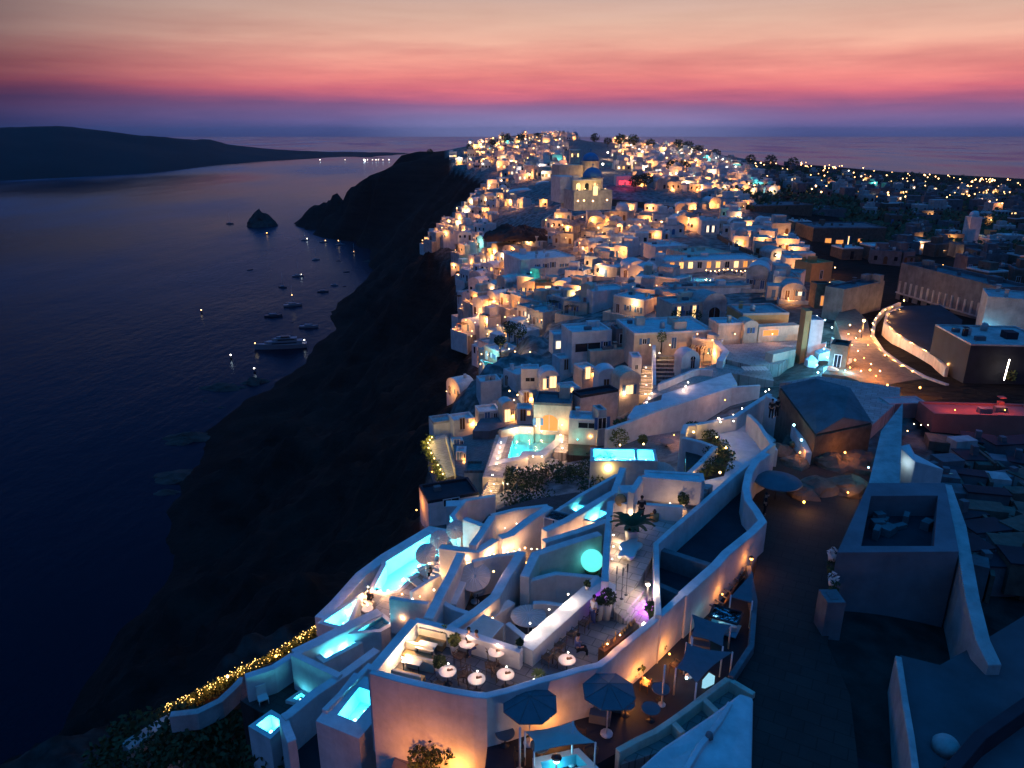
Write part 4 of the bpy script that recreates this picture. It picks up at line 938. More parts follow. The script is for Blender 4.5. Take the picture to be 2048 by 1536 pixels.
# glass canopies
for k, (pl, lab) in enumerate([([(927,1260),(967,1229),(1008,1248),(983,1276)], 'grey flat canopy with white rim beside the restaurant wall'), ([(1087,1034),(1104,1020),(1148,1030),(1130,1045)], 'small glass canopy over the dark square patio')]):
    D = 26.4 if k == 0 else 27.4; pl2 = pp(pl, D); c = centre(pl2); t = thing('glass_canopy', (c[0], c[1], CAMZ-D), lab, 'canopy')
    m = MB(); m.prism([((x-c[0]), (y-c[1])) for x, y in pl2], -.05, 0); m.build('roof_panel', M['cloth'] if k == 0 else M['glass'], t)
    m = MB(); q_ = [Vector((x-c[0], y-c[1], -.02)) for x, y in pl2]
    for i in range(4): m.tube([q_[i], q_[(i+1) % 4]], .05, 4)
    m.build('rim', M['frame'], t)
    for i in range(4): m = MB(); m.tube([q_[i]*.97, q_[i]*.97+Vector((0, 0, D-30.2))], .04, 5); m.build('post', M['frame'], t)
# ---- small lamps scattered over the hotel paths (all seen in the photograph)
HL = [(987,1143,27.0),(1020,1152,28),(939,1100,28.2),(933,1117,28.2),(915,1143,28.8),(978,1110,28.2),(988,1108,28.2),(997,1109,28.2),(1006,1108,28.2),(1016,1105,28.2),(1028,1102,28.2),(1039,1099,28.2),(1050,1096,28.2),(1063,1098,28.2),(1074,1098,28.2),
      (1114,1088,28),(1136,1076,28),(1159,1065,28),(1183,1054,28),(1033,1047,28.2),(1045,1120,28.4),(1019,1163,28.4),(1053,1158,28),(957,1228,27.6),(985,1236,27.6),(875,1215,28.8),(897,1174,28.8),(868,1180,29.4),(840,1193,29),(825,1198,29),(776,1181,30.9),(761,1181,30.9),(745,1183,31),(736,1174,31),(726,1190,31.4),(801,1172,30.8),(804,1188,30.4),
      (781,1228,30.4),(805,1236,30.2),(837,1232,30),(893,1111,28.8),(956,1079,28.6),(981,1047,28.6),(1010,1056,28.4),(870,1093,31),(859,1125,31)]
for k, (x, y, D) in enumerate(HL):
    bright = k % 3 == 0
    lamp(tuple(P(x, y, D)), 'tiny warm light dotting the white patio walls', 44 if bright else 20, (1, .52, .24), .055 if bright else .04, 'bulb_w' if k % 2 else 'bulb', 'wall', 'tiny lights dotting the hotel patios', off=(0, -.18, .08))
for k, (x, y, D, w_) in enumerate([(905,1098,29.4,26),(957,1084,29,26),(952,1054,29,20),(1052,1126,30.0,16),(1029,1168,30.0,16),(906,1178,30.0,16)]):
    lamp(tuple(P(x, y, D)), ['amber light at the head of the pool steps','amber light under the slanting wall','amber light high on the slanting wall','upper amber floor light in the narrow passage','lower amber floor light in the narrow passage','amber floor light beside the lilac wall'][k], w_, (1, .45, .08), .09, 'bulb_o', 'floor', 'amber passage lights', off=(.05, -.1, .2))
# pool steps (pale lit stair between pool and zigzag wall)
for k in range(14):
    u = k/13; x = 897-52*u; y = 1112+95*u; p = P(x, y, 29.2+.14*k)
    m = MB(); m.box((0, 0, -1), (1.1, .42, 1.0), R(-25)); o = m.build('step', M['plaster']); o.location = p; tag(o, 'pale step of the stair down to the pool deck', 'step', 'steps down to the pool deck')
for k, (x, y) in enumerate([(893,1118),(884,1140),(873,1162),(866,1182)]): lamp(tuple(P(x+3, y-4, 29.0+.45*k)), 'orange light low beside the pool steps, '+['top', 'second', 'third', 'bottom'][k]+' one', 60, (1, .50, .20), .05, 'bulb', 'wall', 'orange lights beside the pool steps', off=(-.15, -.15, .1))
# warm steps near wedge pool
for k in range(9):
    u = k/8; p = P(752-45*u, 1180+58*u, 31.5+.17*k); m = MB(); m.box((0, 0, -1), (1.3, .5, 1.0), R(-38)); o = m.build('step', M['plaster_c']); o.location = p; tag(o, 'warm lit step beside the wedge shaped pool', 'step', 'steps beside the wedge shaped pool')
for k, (x, y) in enumerate([(741,1176),(727,1194),(713,1212),(703,1230)]): lamp(tuple(P(x, y, 31.4+.3*k)), 'pink white light edging the warm steps, '+['top', 'second', 'third', 'bottom'][k]+' one', 50, (1, .55, .35), .06, 'bulb_w', 'floor', 'lights edging the warm steps', off=(.1, -.1, .15))
for k, (x, y) in enumerate([(735,1217),(758,1190)]):
    p = P(x, y, 31.6); round_table((p.x, p.y, p.z-.5), .4, .5, ['low', 'high'][k]+' small lamp lit table by the warm steps', None, 'table'); lamp((p.x, p.y, p.z+.3), 'lantern on the '+['low', 'high'][k]+' small table by the warm steps', 18, (1, .6, .4), .07, 'bulb_w', 'table', off=(0, 0, .12))
# pool side loungers
for k in range(5):
    u = k/4; p = P(905-70*u, 1098+72*u, 31.2); t = thing('sun_lounger', (p.x, p.y, CAMZ-31.28), 'grey cushioned lounger on the deck of the infinity pool, '+['farthest', 'second', 'third', 'fourth', 'nearest'][k]+' one', 'sun lounger', 'loungers beside the infinity pool', R(40))
    m = MB(); m.box((0, 0, .2), (.65, 1.7, .12)); m.build('mattress', M['cloth'], t); m = MB(); m.box((0, .75, .3), (.62, .35, .1)); m.build('pillow', M['pot'], t)
    for sx in (-.28, .28):
        for sy in (-.7, .7): m = MB(); m.box((sx, sy, 0), (.05, .05, .2)); m.build('leg', M['frame'], t)
# lantern lights on deck near pool posts
# ---- hedge with fairy lights
hp = [P(644,1245,33.6), P(560,1300,35.0), P(455,1352,37.0), P(400,1382,38.5), P(315,1424,41)]
t = thing('hedge', tuple(hp[2]), 'long trimmed hedge wrapped in hundreds of golden fairy lights', 'hedge'); m = WB(); rg = random.Random(3)
for i in range(4):
    n_ = 900
    for k in range(n_):
        p = hp[i].lerp(hp[i+1], rg.random()) + Vector((rg.gauss(0, .16), rg.gauss(0, .16), rg.uniform(-.9, .05))); a_ = Vector((rg.uniform(-1, 1), rg.uniform(-1, 1), rg.uniform(-1, 1))).normalized(); b_ = a_.orthogonal().normalized(); s_ = .13
        m.add([p-a_*s_, p+b_*s_*.5, p+a_*s_, p-b_*s_*.5], [(0, 1, 2, 3)])
m.build('foliage', M['leaf_y'], t)
m = WB()
for i in range(4):
    for k in range(95):
        p = hp[i].lerp(hp[i+1], rg.random()) + Vector((rg.gauss(0, .17), rg.gauss(0, .17), rg.uniform(-.35, .12))); m.ball(p, rg.uniform(.02, .042), 4)
m.build('fairy_light', M['fairy'], t)['kind'] = 'stuff'
for i in range(4):
    for u in (.25, .75): p = hp[i].lerp(hp[i+1], u); add_light((p.x+.1-t.location.x, p.y-.4-t.location.y, p.z+.25-t.location.z), (1, .5, .12), 16, .3, t)
wall([(660,1252),(560,1312),(455,1362),(398,1396),(330,1432)], [34.4,36.0,38.0,39.6,42], .5, 46, 'ochre lit wall behind the fairy light hedge', 'garden_wall', 'stone')
for k, (x, y, D, w_) in enumerate([(655,1250,33.2,26),(552,1312,35.2,22),(455,1353,36.5,46),(535,1354,32.6,34),(402,1420,38.6,40)]):
    lamp(tuple(P(x, y, D)), ['orange spotlight in the bushes at the top end of the hedge','orange spotlight halfway along the hedge','bright orange lamp near the lower end of the hedge','bright orange lamp on the ledge of the brown terrace','orange spotlight on the lowest curved path'][k], w_, ORG if k != 2 else (1, .5, .2), .10, 'bulb_o' if k != 2 else 'bulb', 'spot', off=(0, -.15, .25))
t = thing('garden_armchair', tuple(P(527,1405,33.2)), 'white garden armchair standing on the brown terrace', 'armchair', None, R(30))
m = MB(); m.box((0, 0, .35), (.6, .6, .08)); m.build('seat', M['pot'], t); m = MB(); m.box((0, .3, .4), (.6, .08, .7)); m.build('backrest', M['pot'], t)
for sx in (-.27, .27):
    for sy in (-.27, .27): m = MB(); m.tube([(sx, sy, 0), (sx, sy, .36)], .03, 5); m.build('leg', M['pot'], t)
for k, (x, y, D, rx, ry, rz_) in enumerate([(330,1500,40,4.2,2.6,1.6),(420,1500,38.5,3.6,2.4,1.5),(470,1530,39.5,3.0,2.2,1.2),(270,1530,41,3.2,2.2,1.5),(560,1530,36.5,2.2,1.8,1.2),(1245,860,33,1.2,1,.9),(420,1460,38,2.2,1.6,1.0)]):
    bush(tuple(P(x, y, D)), rx, ry, rz_, ['broad dark shrub left of the lowest pool','dark shrub below the curved path','dark shrub just under the lowest pool','dark shrub in the bottom corner by the rounded wall','dark shrub below the tall blue wall','small shrub lit yellow beside the rooftop pool','low dark shrub beside the curved path'][k], int(rx*ry*170), .22, 'leaf', seed=k+20, group='dark shrubs of the hotel garden' if k != 5 else None)
# uplight on the retaining wall
q = P(802,1362,24); lamp((q.x-.3, q.y-1.3, CAMZ-28.3), 'orange uplight at the foot of the tall retaining wall', 230, (1, .30, .05), .13, 'bulb_o', 'spot', off=(.5, -1.0, .4))
for k, (x, y, D, w_) in enumerate([(900,1380,28.4,150),(985,1388,28.4,130),(1100,1355,26.5,80),(1245,1289,26.5,90),(1285,1259,26.5,90),(1335,1214,26.5,60),(1440,1118,26,30)]):
    q = P(x, y, 24.0); lamp((q.x+.15, q.y-.65, CAMZ-D), 'orange uplight among plants, %s along the foot of the curved wall' % ['leftmost','second','third','fourth','fifth','sixth','rightmost'][k], w_, (1, .34, .06), .05, 'bulb_o', 'spot', 'uplights below the curved wall', off=(0, -.35, .3))
for k, (x, y, D, s_) in enumerate([(880,1512,28.2,.8),(925,1490,28.0,.6),(1262,1345,26.7,.6),(1310,1300,26.7,.55),(850,1535,28.4,.7),(1350,1262,26.7,.5)]):
    bush(tuple(P(x, y, D)), s_*1.2, s_, s_, ['spiky shrub in front of the orange lit wall','dark shrub beside the spiky one under the orange wall','shrub below the curved wall by the dark parasols','shrub below the curved wall, higher up the slope','low shrub near the orange uplight','leafy shrub catching orange light under the curved wall'][k], 420, .12, 'leaf', seed=60+k)
# ---- dark garden restaurant below the curved wall
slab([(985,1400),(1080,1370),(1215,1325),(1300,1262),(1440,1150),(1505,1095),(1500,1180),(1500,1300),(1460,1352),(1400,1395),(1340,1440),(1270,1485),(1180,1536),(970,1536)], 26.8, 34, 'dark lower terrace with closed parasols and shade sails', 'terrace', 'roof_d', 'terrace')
parasol((*P(1060,1400,24.3)[:2], CAMZ-26.8), 1.3, 2.3, 'left of the two big dark octagonal parasols', (0, 0), 'cloth_g', 'big dark parasols', 8, .42)
parasol((*P(1218,1375,24.1)[:2], CAMZ-26.8), 1.25, 2.5, 'right of the two big dark octagonal parasols', (0, 0), 'cloth_g', 'big dark parasols', 8, .42)
for k, (pl, D, lab) in enumerate([([(1050,1463),(1146,1443),(1191,1485),(1068,1504)],25.0,'brownish shade sail near the bottom of the dark terrace'),([(1373,1285),(1465,1304),(1393,1366),(1352,1336)],24.9,'grey shade sail stretched below the steps'),([(1384,1228),(1462,1250),(1446,1293),(1383,1272)],25.0,'blue grey square awning left of the glass rooflight'),([(1462,1190),(1505,1150),(1505,1202)],25.1,'pointed blue sail beside the road')]):
    pts_ = [P(x, y, D + (.25 if i % 2 else -.1)) for i, (x, y) in enumerate(pl)]; c = sum(pts_, Vector())/len(pts_); t = thing('shade_sail', tuple(c), lab, 'shade sail', 'shade sails over the dark terrace')
    n_ = len(pts_); g_ = []; S = 8
    m = MB()
    if n_ == 4:
        for i in range(S+1):
            for j in range(S+1):
                u, v = i/S, j/S; q_ = pts_[0].lerp(pts_[1], u).lerp(pts_[3].lerp(pts_[2], u), v); pinch = 1-.16*(math.sin(math.pi*u)*abs(2*v-1)+math.sin(math.pi*v)*abs(2*u-1)); q_ = c+(q_-c)*pinch; g_.append(q_-c)
        m.add(g_ + [v - Vector((0, 0, .02)) for v in g_], [(i*(S+1)+j, (i+1)*(S+1)+j, (i+1)*(S+1)+j+1, i*(S+1)+j+1) for i in range(S) for j in range(S)] + [tuple(k2+(S+1)**2 for k2 in (i*(S+1)+j, i*(S+1)+j+1, (i+1)*(S+1)+j+1, (i+1)*(S+1)+j)) for i in range(S) for j in range(S)], True)
    else: m.prism([(q_.x-c.x, q_.y-c.y) for q_ in pts_], -.03, 0)
    m.build('sail', M['cloth_g'] if k != 0 else M['cloth'], t)
    for q_ in pts_: m = MB(); m.tube([q_-c, (q_.x-c.x, q_.y-c.y, CAMZ-26.8-c.z)], .045, 5); m.build('post', M['frame'], t)
t = thing('rooflight', tuple(P(1452,1228,25.7)), 'teal lit glass rooflight beside the road', 'rooflight')
pl2 = pp([(1428,1210),(1486,1226),(1474,1250),(1418,1234)], 25.7); c = t.location
m = MB(); m.prism([(x-c.x, y-c.y) for x, y in pl2], -.9, -.85); m.build('lit_floor', M['tile_d'], t)
m = MB(); m.prism([(x-c.x, y-c.y) for x, y in pl2], .02, .05); m.build('glass', M['glass'], t)
m = MB(); q_ = [Vector((x-c.x, y-c.y, .03)) for x, y in pl2]
for i in range(4): m.tube([q_[i], q_[(i+1) % 4]], .07, 4)
m.build('frame', M['dark'], t)
m = MB(); m.box((.1, -.2, -.85), (.9, .5, .3)); m.build('tub', M['plaster'], t)
m = MB(); m.ball((-.55, .15, -.3), .09, 8); m.build('bulb', M['bulb_c'], t); add_light((-.5, .05, -.25), (.3, .95, .85), 7, .1, t)
pool([(1081,1524),(1153,1508),(1175,1530),(1088,1549)], 26.2, 'blue green lit pool at the bottom edge of the picture', 1.0, .3, (.2, .7, 1), 60, ((.4,.45),), Dbot=28, tile='tile_d')
lamp(tuple(P(1113,1520,25.6)), 'bright white spotlight over the pool at the bottom edge', 30, (.6, .85, 1), .16, 'bulb_c', 'post', off=(0, -.3, -.1))
lamp(tuple(P(1373,1356,26.4)), 'small white lamp under the grey shade sail', 6, (.9, .85, 1), .07, 'bulb_c', 'floor', off=(0, 0, .2))
slab([(1405,1360),(1418,1345),(1430,1352),(1412,1361)], 26.3, 26.9, 'bright blue glowing mat beside the grey shade sail', 'glowing_mat', 'lit_c', 'screen')  # the mat's blue glow is emitted by its own material
lamp(tuple(P(1503,1117,25.2)), 'orange lamp at the top of the slatted pergola by the road', 26, ORG, .11, 'bulb_o', 'post', off=(0, -.3, 0))
t = thing('pergola', tuple(P(1440,1180,27)), 'dark slatted pergola descending along the road wall', 'pergola'); 
for k in range(9):
    u = k/8; a_ = P(1452-70*u+14, 1108+90*u, 26.2); b_ = P(1500-60*u, 1128+92*u, 26.2); m = WB(); m.tube([a_, b_], .06, 4); m.build('slat', M['plaster_d'], t)
m = WB(); m.tube([P(1462,1106,26.3), P(1392,1198,26.3)], .08, 4); m.tube([P(1500,1128,26.3), P(1440,1220,26.3)], .08, 4); m.build('beam', M['wood'], t)
for k, (x, y) in enumerate([(1040,1456),(1146,1443),(1330,1330),(1385,1276)]):
    q = P(x, y, 24.4); m = MB(); m.tube([(0, 0, -2.4), (0, 0, 0)], .05, 6); m.lathe([(.2, 0), (.2, .05)], (0, 0, -2.4), 8); o = m.build('pole', M['frame']); o.location = q; tag(o, ['pole at the left end of the brownish sail','pole at the right corner of the brownish sail','thin pole standing on the dark terrace','pole above the grey shade sail'][k], 'pole', 'poles on the dark terrace')
for k in range(16):
    x = [1120,1160,1190,1250,1290,1320,1350,1240,1180,1300,1400,1010,1040,1080,1160,1440][k]; y = [1420,1405,1425,1430,1380,1400,1345,1400,1520,1440,1330,1490,1530,1515,1480,1280][k]
    p = P(x, y, 26.8)
    if k % 2: t = round_table(tuple(p), .45, .72, 'unlit round table on the dark lower terrace', 'unlit tables on the dark terrace', 'cloth_g')
    else: chair(tuple(p), R(37*k), 'unlit chair on the dark lower terrace', 'unlit chairs on the dark terrace')
for k, (x, y, D) in enumerate([(1400,1300,29.2),(1225,1415,27.9),(1200,1440,28.4)]):
    m = MB(); m.box((0, 0, 0), (1.0, .6, .5), R(-15)); m.box((0, .25, .5), (1.0, .1, .4), R(-15)); o = m.build('sofa', M['cloth_g']); o.location = P(x, y, 26.8); tag(o, ['grey sofa below the blue grey awning','grey sofa beside the right dark parasol','grey sofa just below the right dark parasol'][k], 'sofa')
# stepped wall by the road and the blue roof at the bottom
wall([(1235,1500),(1275,1478),(1310,1462),(1343,1440),(1375,1417),(1405,1394),(1456,1356)], [25.9,25.9,25.9,25.8,25.8,25.8,25.7], .3, 31, 'low parapet stepping up towards the road above the blue roof', 'parapet', 'plaster_c')
for k, (a_, b_) in enumerate([((1343,1440),(1366,1464)),((1405,1394),(1436,1424)),((1456,1356),(1508,1387))]): wall([a_, b_], 25.85-.03*k, .3, 31, ['lowest', 'middle', 'top'][k]+' cross wall between the low parapet and the blue roof', 'parapet', 'plaster_c', bevel=.03)
slab([(1275,1482),(1343,1442),(1405,1396),(1456,1360),(1505,1390),(1440,1440),(1330,1500),(1240,1530)], 26.4, 31, 'brownish planting bed behind the low stepped parapet', 'planting_bed', 'floor', 'planting bed')
lamp(tuple(P(1352,1448,26.3)), 'hidden warm light at the foot of the lowest cross wall', 9, (1, .5, .2), .05, 'bulb_o', 'floor', off=(0, 0, .15))
m = MB(); pl = [(1264,1540),(1324,1493),(1382,1456),(1420,1432),(1461,1402),(1479,1388),(1507,1394),(1506,1460),(1505,1545)]
pl2 = pp(pl, 25.6); c = pl2[0]; m.prism([(x-c[0], y-c[1]) for x, y in pl2], -5, [-.2, 0, .05, .1, .1, .1, .0, -.1, -.3]); o = m.build('rounded_roof', M['plaster'], bevel=.15); o.location = (*c, CAMZ-25.6); tag(o, 'blue white hand plastered roof at the bottom edge beside the road', 'roof')
m = MB(); m.lathe([(.2, 0), (.14, .25), (.05, .3)], (0, 0, 0), 8); o = m.build('roof_vent', M['plaster_d']); o.location = P(1418,1475,25.55); tag(o, 'small grey vent on the blue white roof by the road', 'vent')
wall([(1461,1404),(1440,1440),(1400,1490),(1370,1540)], 25.45, .25, 26, 'low ridge crossing the blue white roof', 'roof_ridge', 'plaster')

slab([(775,1560),(800,1480),(900,1470),(975,1440),(985,1560)], 28.65, 33, 'brown earth bed at the foot of the orange lit wall', 'planting_bed', 'floor', 'planting bed')
slab([(575,1436),(630,1392),(745,1318),(700,1345),(648,1432),(662,1570),(592,1570)], 33.3, 38, 'black sheet for the unlit gap between long blue wall and plunge pool cube', 'yard', 'roof_d', 'yard')  # dark sheet laid where the gap is only unlit
# ================================================================ the road side (right foreground)
slab([(1528,1040),(1495,1000),(1490,950),(1540,900),(1600,880),(1720,900),(1745,975),(1680,1110),(1655,1290),(1700,1390),(1720,1560),(1505,1560),(1500,1400),(1455,1352),(1500,1300),(1503,1180)], 26.1, 29, None, 'road', 'asphalt', kind='structure')
wall([(1497,1130),(1510,1200),(1503,1290),(1462,1352)], 25.6, .3, 28, 'low dark kerb wall between the road and the dark terrace', 'kerb_wall', 'plaster_d')
t = thing('round_canopy', tuple(P(1555,962,24.6)), 'big dark round canopy beside the wavy wall', 'parasol'); m = MB(); m.lathe([(1.75, 0), (1.7, .05), (.9, .28), (.02, .42)], (0, 0, 0), 24); m.build('canopy', M['cloth_g'], t); m = MB(); m.tube([(0, 0, -1.6), (0, 0, .1)], .05, 6); m.build('pole', M['dark'], t)
# house with the sunken roof
M['dimroof'] = mat('shade_darkened_roof', (.10, .10, .11), .9, .4, .4, .02, 4)  # dimness of the lower right corner is put into the roof colour
t = thing('roadside_house', tuple(P(1675,1290,27.5)), 'large blue grey roadside house with a sunken dark roof court', 'house')
D0 = 22.6
op = pp([(1737,966),(1890,966),(1918,1103),(1674,1105)], D0); ip = pp([(1742,992),(1876,991),(1868,1092),(1722,1092)], D0)
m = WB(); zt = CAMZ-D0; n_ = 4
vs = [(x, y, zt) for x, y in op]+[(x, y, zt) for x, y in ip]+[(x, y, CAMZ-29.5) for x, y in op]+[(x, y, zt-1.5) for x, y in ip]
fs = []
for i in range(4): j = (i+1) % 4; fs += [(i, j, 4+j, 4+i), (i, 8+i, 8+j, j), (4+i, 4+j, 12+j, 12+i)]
m.add(vs, fs); m.build('wall', mat('shaded_blue_plaster', (.20, .20, .22), .92, .4, .5, .03, 4), t)  # plaster darkened to carry the shade of this dim corner
m = WB(); m.prism(ip, zt-1.6, zt-1.5); m.build('roof_court', M['roof_d'], t)
rg = random.Random(12)
for k in range(9):
    p = P(1745+rg.random()*110, 1010+rg.random()*70, D0+1.5); m = MB(); m.box((0, 0, 0), (rg.uniform(.5, 1.3), rg.uniform(.3, .9), rg.uniform(.25, .7)), rg.random()); o = m.build('crate', M['plaster_d']); o.location = p; tag(o, 'dim crate left on the sunken roof court', 'crate', 'crates on the sunken roof court')
for k, (x, y) in enumerate([(1664,1115),(1662,1140),(1665,1165),(1668,1182)]):
    q = P(x, y, 24.5); m = MB(); leaves(m, (0, 0, .3), (.3, .3, .4), 60, .12, k); m.lathe([(.2, -.2), (.26, .15)], (0, 0, 0), 10); o = m.build('wall_planter', [M['pot'], M['leaf'], M['pot'], M['leaf']][k]); o.location = q; tag(o, ['uppermost pale', 'second', 'third', 'lowest'][k]+' planter hanging on the side of the roadside house', 'planter')
block((1644,1272),(1680,1272),1205,1195,26.1,'narrow grey buttress standing against the roadside house', name='buttress', cat='buttress', wall='plaster_d', par=0)
wall([(1892,968),(1920,1050),(1946,1200),(1966,1280),(1990,1330)], [22.6,22.8,23.5,24.2,24.8], .7, 29, 'long blue wall running down the right side of the roadside house', 'garden_wall', 'plaster_b')
slab([(1800,1310),(1880,1330),(1960,1285),(2100,1200),(2120,1560),(1835,1560)], 25.4, 29, 'broad dim blue roof filling the lower right corner', 'flat_roof', 'dimroof', 'roof')
wall([(1797,1312),(1810,1400),(1822,1470),(1832,1545)], 24.7, .3, 29, 'thin pale wall along the edge of the broad dim roof', 'parapet', 'plaster_b')
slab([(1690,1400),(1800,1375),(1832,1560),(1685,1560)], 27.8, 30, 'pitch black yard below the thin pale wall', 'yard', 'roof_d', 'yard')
wall([(1900,1540),(1960,1470),(2060,1400)], 24.4, .5, 26, 'dark kerb crossing the broad dim roof', 'parapet', 'roof_d')
t = thing('water_tank', tuple(P(1890,1500,25.4)), 'rounded pale bump like a tank on the broad dim roof', 'water tank'); m = MB(); m.lathe([(.55, 0), (.55, .35), (.4, .55), (.02, .62)], (0, 0, 0), 16); m.build('tank', M['plaster_b'], t)
# tent like blue wall blocks behind it
t = thing('sloping_house', tuple(P(1760,960,26)), 'tall blue sided house narrowing to a bright edge behind the roadside house', 'house')
m = WB(); a_ = P(1737,968,23.2); b_ = P(1800,968,23.2); c_ = P(1806,805,22.0); d_ = P(1762,862,22.6)
m.prism([tuple(v)[:2] for v in (a_, b_, c_, d_)], CAMZ-30, [a_.z, b_.z, c_.z, d_.z]); m.build('wall', M['plaster_b'], t)
wall([(1808,890),(1830,915),(1875,932)], [23.0,23.6,24.6], 1.2, 29, 'blue wing shaped wall beside the sloping house', 'garden_wall', 'plaster')
lamp(tuple(P(1737,935,24.2)), 'cyan strip lamp on the left edge of the sloping house', 22, (.3, .8, 1), .06, 'bulb_c', 'wall', off=(-.25, -.1, 0))
lamp(tuple(P(1800,925,24)), 'white lamp in the gap between sloping house and wing wall', 14, (.6, .85, 1), .06, 'bulb_c', 'wall', off=(.1, -.3, 0))
# rocks and stone steps near the round canopy
for k, (x, y, D, s_) in enumerate([(1610,985,26,1.0),(1640,975,26,1.2),(1700,975,26,1.4),(1590,925,26,1.0),(1660,925,26.2,1.6),(1720,930,26.2,1.6),(1600,885,26.2,1.2),(1560,900,26,1.0)]):
    q = P(x, y, D); bm_ = MB(); n_ = 10; prof = [(math.cos(R(a))*s_*1.3, math.sin(R(a))*s_*.7) for a in range(0, 90, 15)]+[(.02, s_*.7)]; bm_.lathe(prof, (0, 0, 0), 12, False)
    bm_.v = [(v[0]*(1+.35*noise.noise(Vector(v)*1.3+Vector((k, 0, 0)))), v[1]*(1+.35*noise.noise(Vector(v)*1.3+Vector((0, k, 0)))), v[2]*(1+.5*noise.noise(Vector(v)*1.7+Vector((0, 0, k))))) for v in bm_.v]
    o = bm_.build('boulder', M['stone']); o.location = q-Vector((0, 0, .2)); tag(o, ['boulder below the orange garden lamp','boulder right of the orange garden lamp','wide boulder at the corner of the sloping house','boulder beyond the round canopy','large boulder under the stone wall','large boulder left of the sloping house','boulder by the glowing doorway','small boulder at the tip of the wavy wall'][k], 'boulder')
lamp(tuple(P(1608,1004,25.5)), 'orange garden lamp among the boulders by the road', 60, (1, .42, .12), .09, 'bulb_o', 'spot', off=(.1, -.3, .3))
lamp(tuple(P(1696,985,25.6)), 'dim amber lamp under the wide boulder', 30, (1, .42, .12), .06, 'bulb_o', 'spot', off=(.1, -.3, .3))
# pitched blue house with stone end, glowing side
t = thing('pitched_house', tuple(P(1640,905,26.2)), 'pitched blue grey house with an orange lit stone end by the road', 'house')
A_, B_, C_, E_ = P(1632,868,23.4), P(1745,845,23.2), P(1700,775,21.5), P(1560,772,22.2)
m = WB(); m.prism([tuple(v)[:2] for v in (A_, B_, C_, E_)], CAMZ-29, [A_.z-.2, B_.z-.2, C_.z-.2, E_.z-.2]); m.build('wall', M['stone'], t)
m = WB(); mid1 = A_.lerp(B_, .45)+Vector((0, 0, 1.0)); mid2 = E_.lerp(C_, .5)+Vector((0, 0, .8))
m.add([A_, mid1, mid2, E_], [(0, 1, 2, 3)]); m.add([mid1, B_, C_, mid2], [(0, 1, 2, 3)]); m.add([A_, B_, mid1], [(0, 1, 2)]); m.add([E_, C_, mid2], [(0, 1, 2)]); m.build('roof', M['plaster_d'], t)
lamp(tuple(P(1690,905,25)), 'orange lamp at the foot of the stone end of the pitched house', 60, ORG, .08, 'bulb_o', 'spot', off=(0, -.35, .3))
wall([(1535,790),(1575,815),(1600,870),(1618,905)], [24.0,24.2,24.6,25.0], .5, 29, 'blue wall dropping beside the pitched house', 'garden_wall')
for k, (x, y, b_) in enumerate([(1588,850,'bulb_c'),(1603,880,'bulb_c'),(1592,772,'bulb_c'),(1607,790,'bulb_c'),(1620,808,'bulb_c')]):
    lamp(tuple(P(x, y, 23.4)), ['upper', 'lower', 'far', 'middle', 'near'][k]+(' white glow lamp at the doorway of the pitched house' if k < 2 else ' blue white roof light on the pitched house'), 16 if k < 2 else 5, (.4, .9, 1), .10 if k < 2 else .05, b_, 'floor', off=(-.15, -.2, .15))
lamp(tuple(P(1600,905,25.2)), 'orange lamp among baskets by the pitched house', 36, ORG, .08, 'bulb_o', 'spot', off=(0, -.3, .3))
for k in range(6):
    q = P(1585+12*k, 893+6*k, 25.9); m = MB(); m.lathe([(.22, 0), (.3, .35), (.24, .4)], (0, 0, 0), 10); o = m.build('basket', M['wicker']); o.location = q; tag(o, 'wicker basket heaped beside the pitched house', 'basket', 'baskets beside the pitched house')
# ================================================================ white ramp and planters above the lounge
slab([(1405,1008),(1470,950),(1552,880),(1530,862),(1500,820),(1470,838),(1412,850),(1462,905),(1448,952),(1404,962)], 26.3, 31, 'blue white ramp widening up towards the two standing people', 'ramp', 'plaster', 'ramp')
wall([(1393,848),(1412,845),(1445,838),(1470,832),(1500,812),(1540,787)], [25.2,25.1,25,24.9,24.8,24.6], .5, 30, 'curving white wall with tiny lights up the ramp', 'garden_wall')
wall([(1497,828),(1520,850),(1535,875),(1552,900)], 24.6, .35, 28, 'lilac flared wall on the right of the ramp', 'garden_wall')
wall([(1366,868),(1372,850),(1395,848)], 25.4, .5, 31, 'blue corner wall around the lit planter', 'garden_wall')
wall([(1365,874),(1400,882),(1430,893),(1400,925),(1368,956)], 25.4, .45, 31, 'white pointed wall holding the green planting', 'garden_wall')
slab([(1370,860),(1398,845),(1470,908),(1448,953),(1400,958),(1372,955)], 26.6, 30, 'dark planting soil between the pointed walls', 'planting_bed', 'floor_d', 'planting bed')
for k, (x, y, r_) in enumerate([(1385,862,.8),(1403,868,.8),(1420,880,.8),(1438,900,.9),(1452,920,.8),(1445,940,.9),(1425,940,1.0),(1405,948,.9),(1390,955,.8),(1425,915,.9)]):
    bush(tuple(P(x, y, 26.4)), r_, r_, r_*.7, ['dark shrub in the tip of the planter','shrub beside the brightest planter lamp','shrub at the bend of the planter','shrub under the upper right planter lamp','shrub at the right corner of the planter','shrub on the lower right edge of the planter','dense green shrub in the middle of the planter','yellow green shrub at the lower edge of the planter','small yellow shrub in the lower left corner of the planter','dark green shrub above the dense one'][k], 260, .13, 'leaf_y' if k in (5,7,8) else 'leaf', seed=80+k)
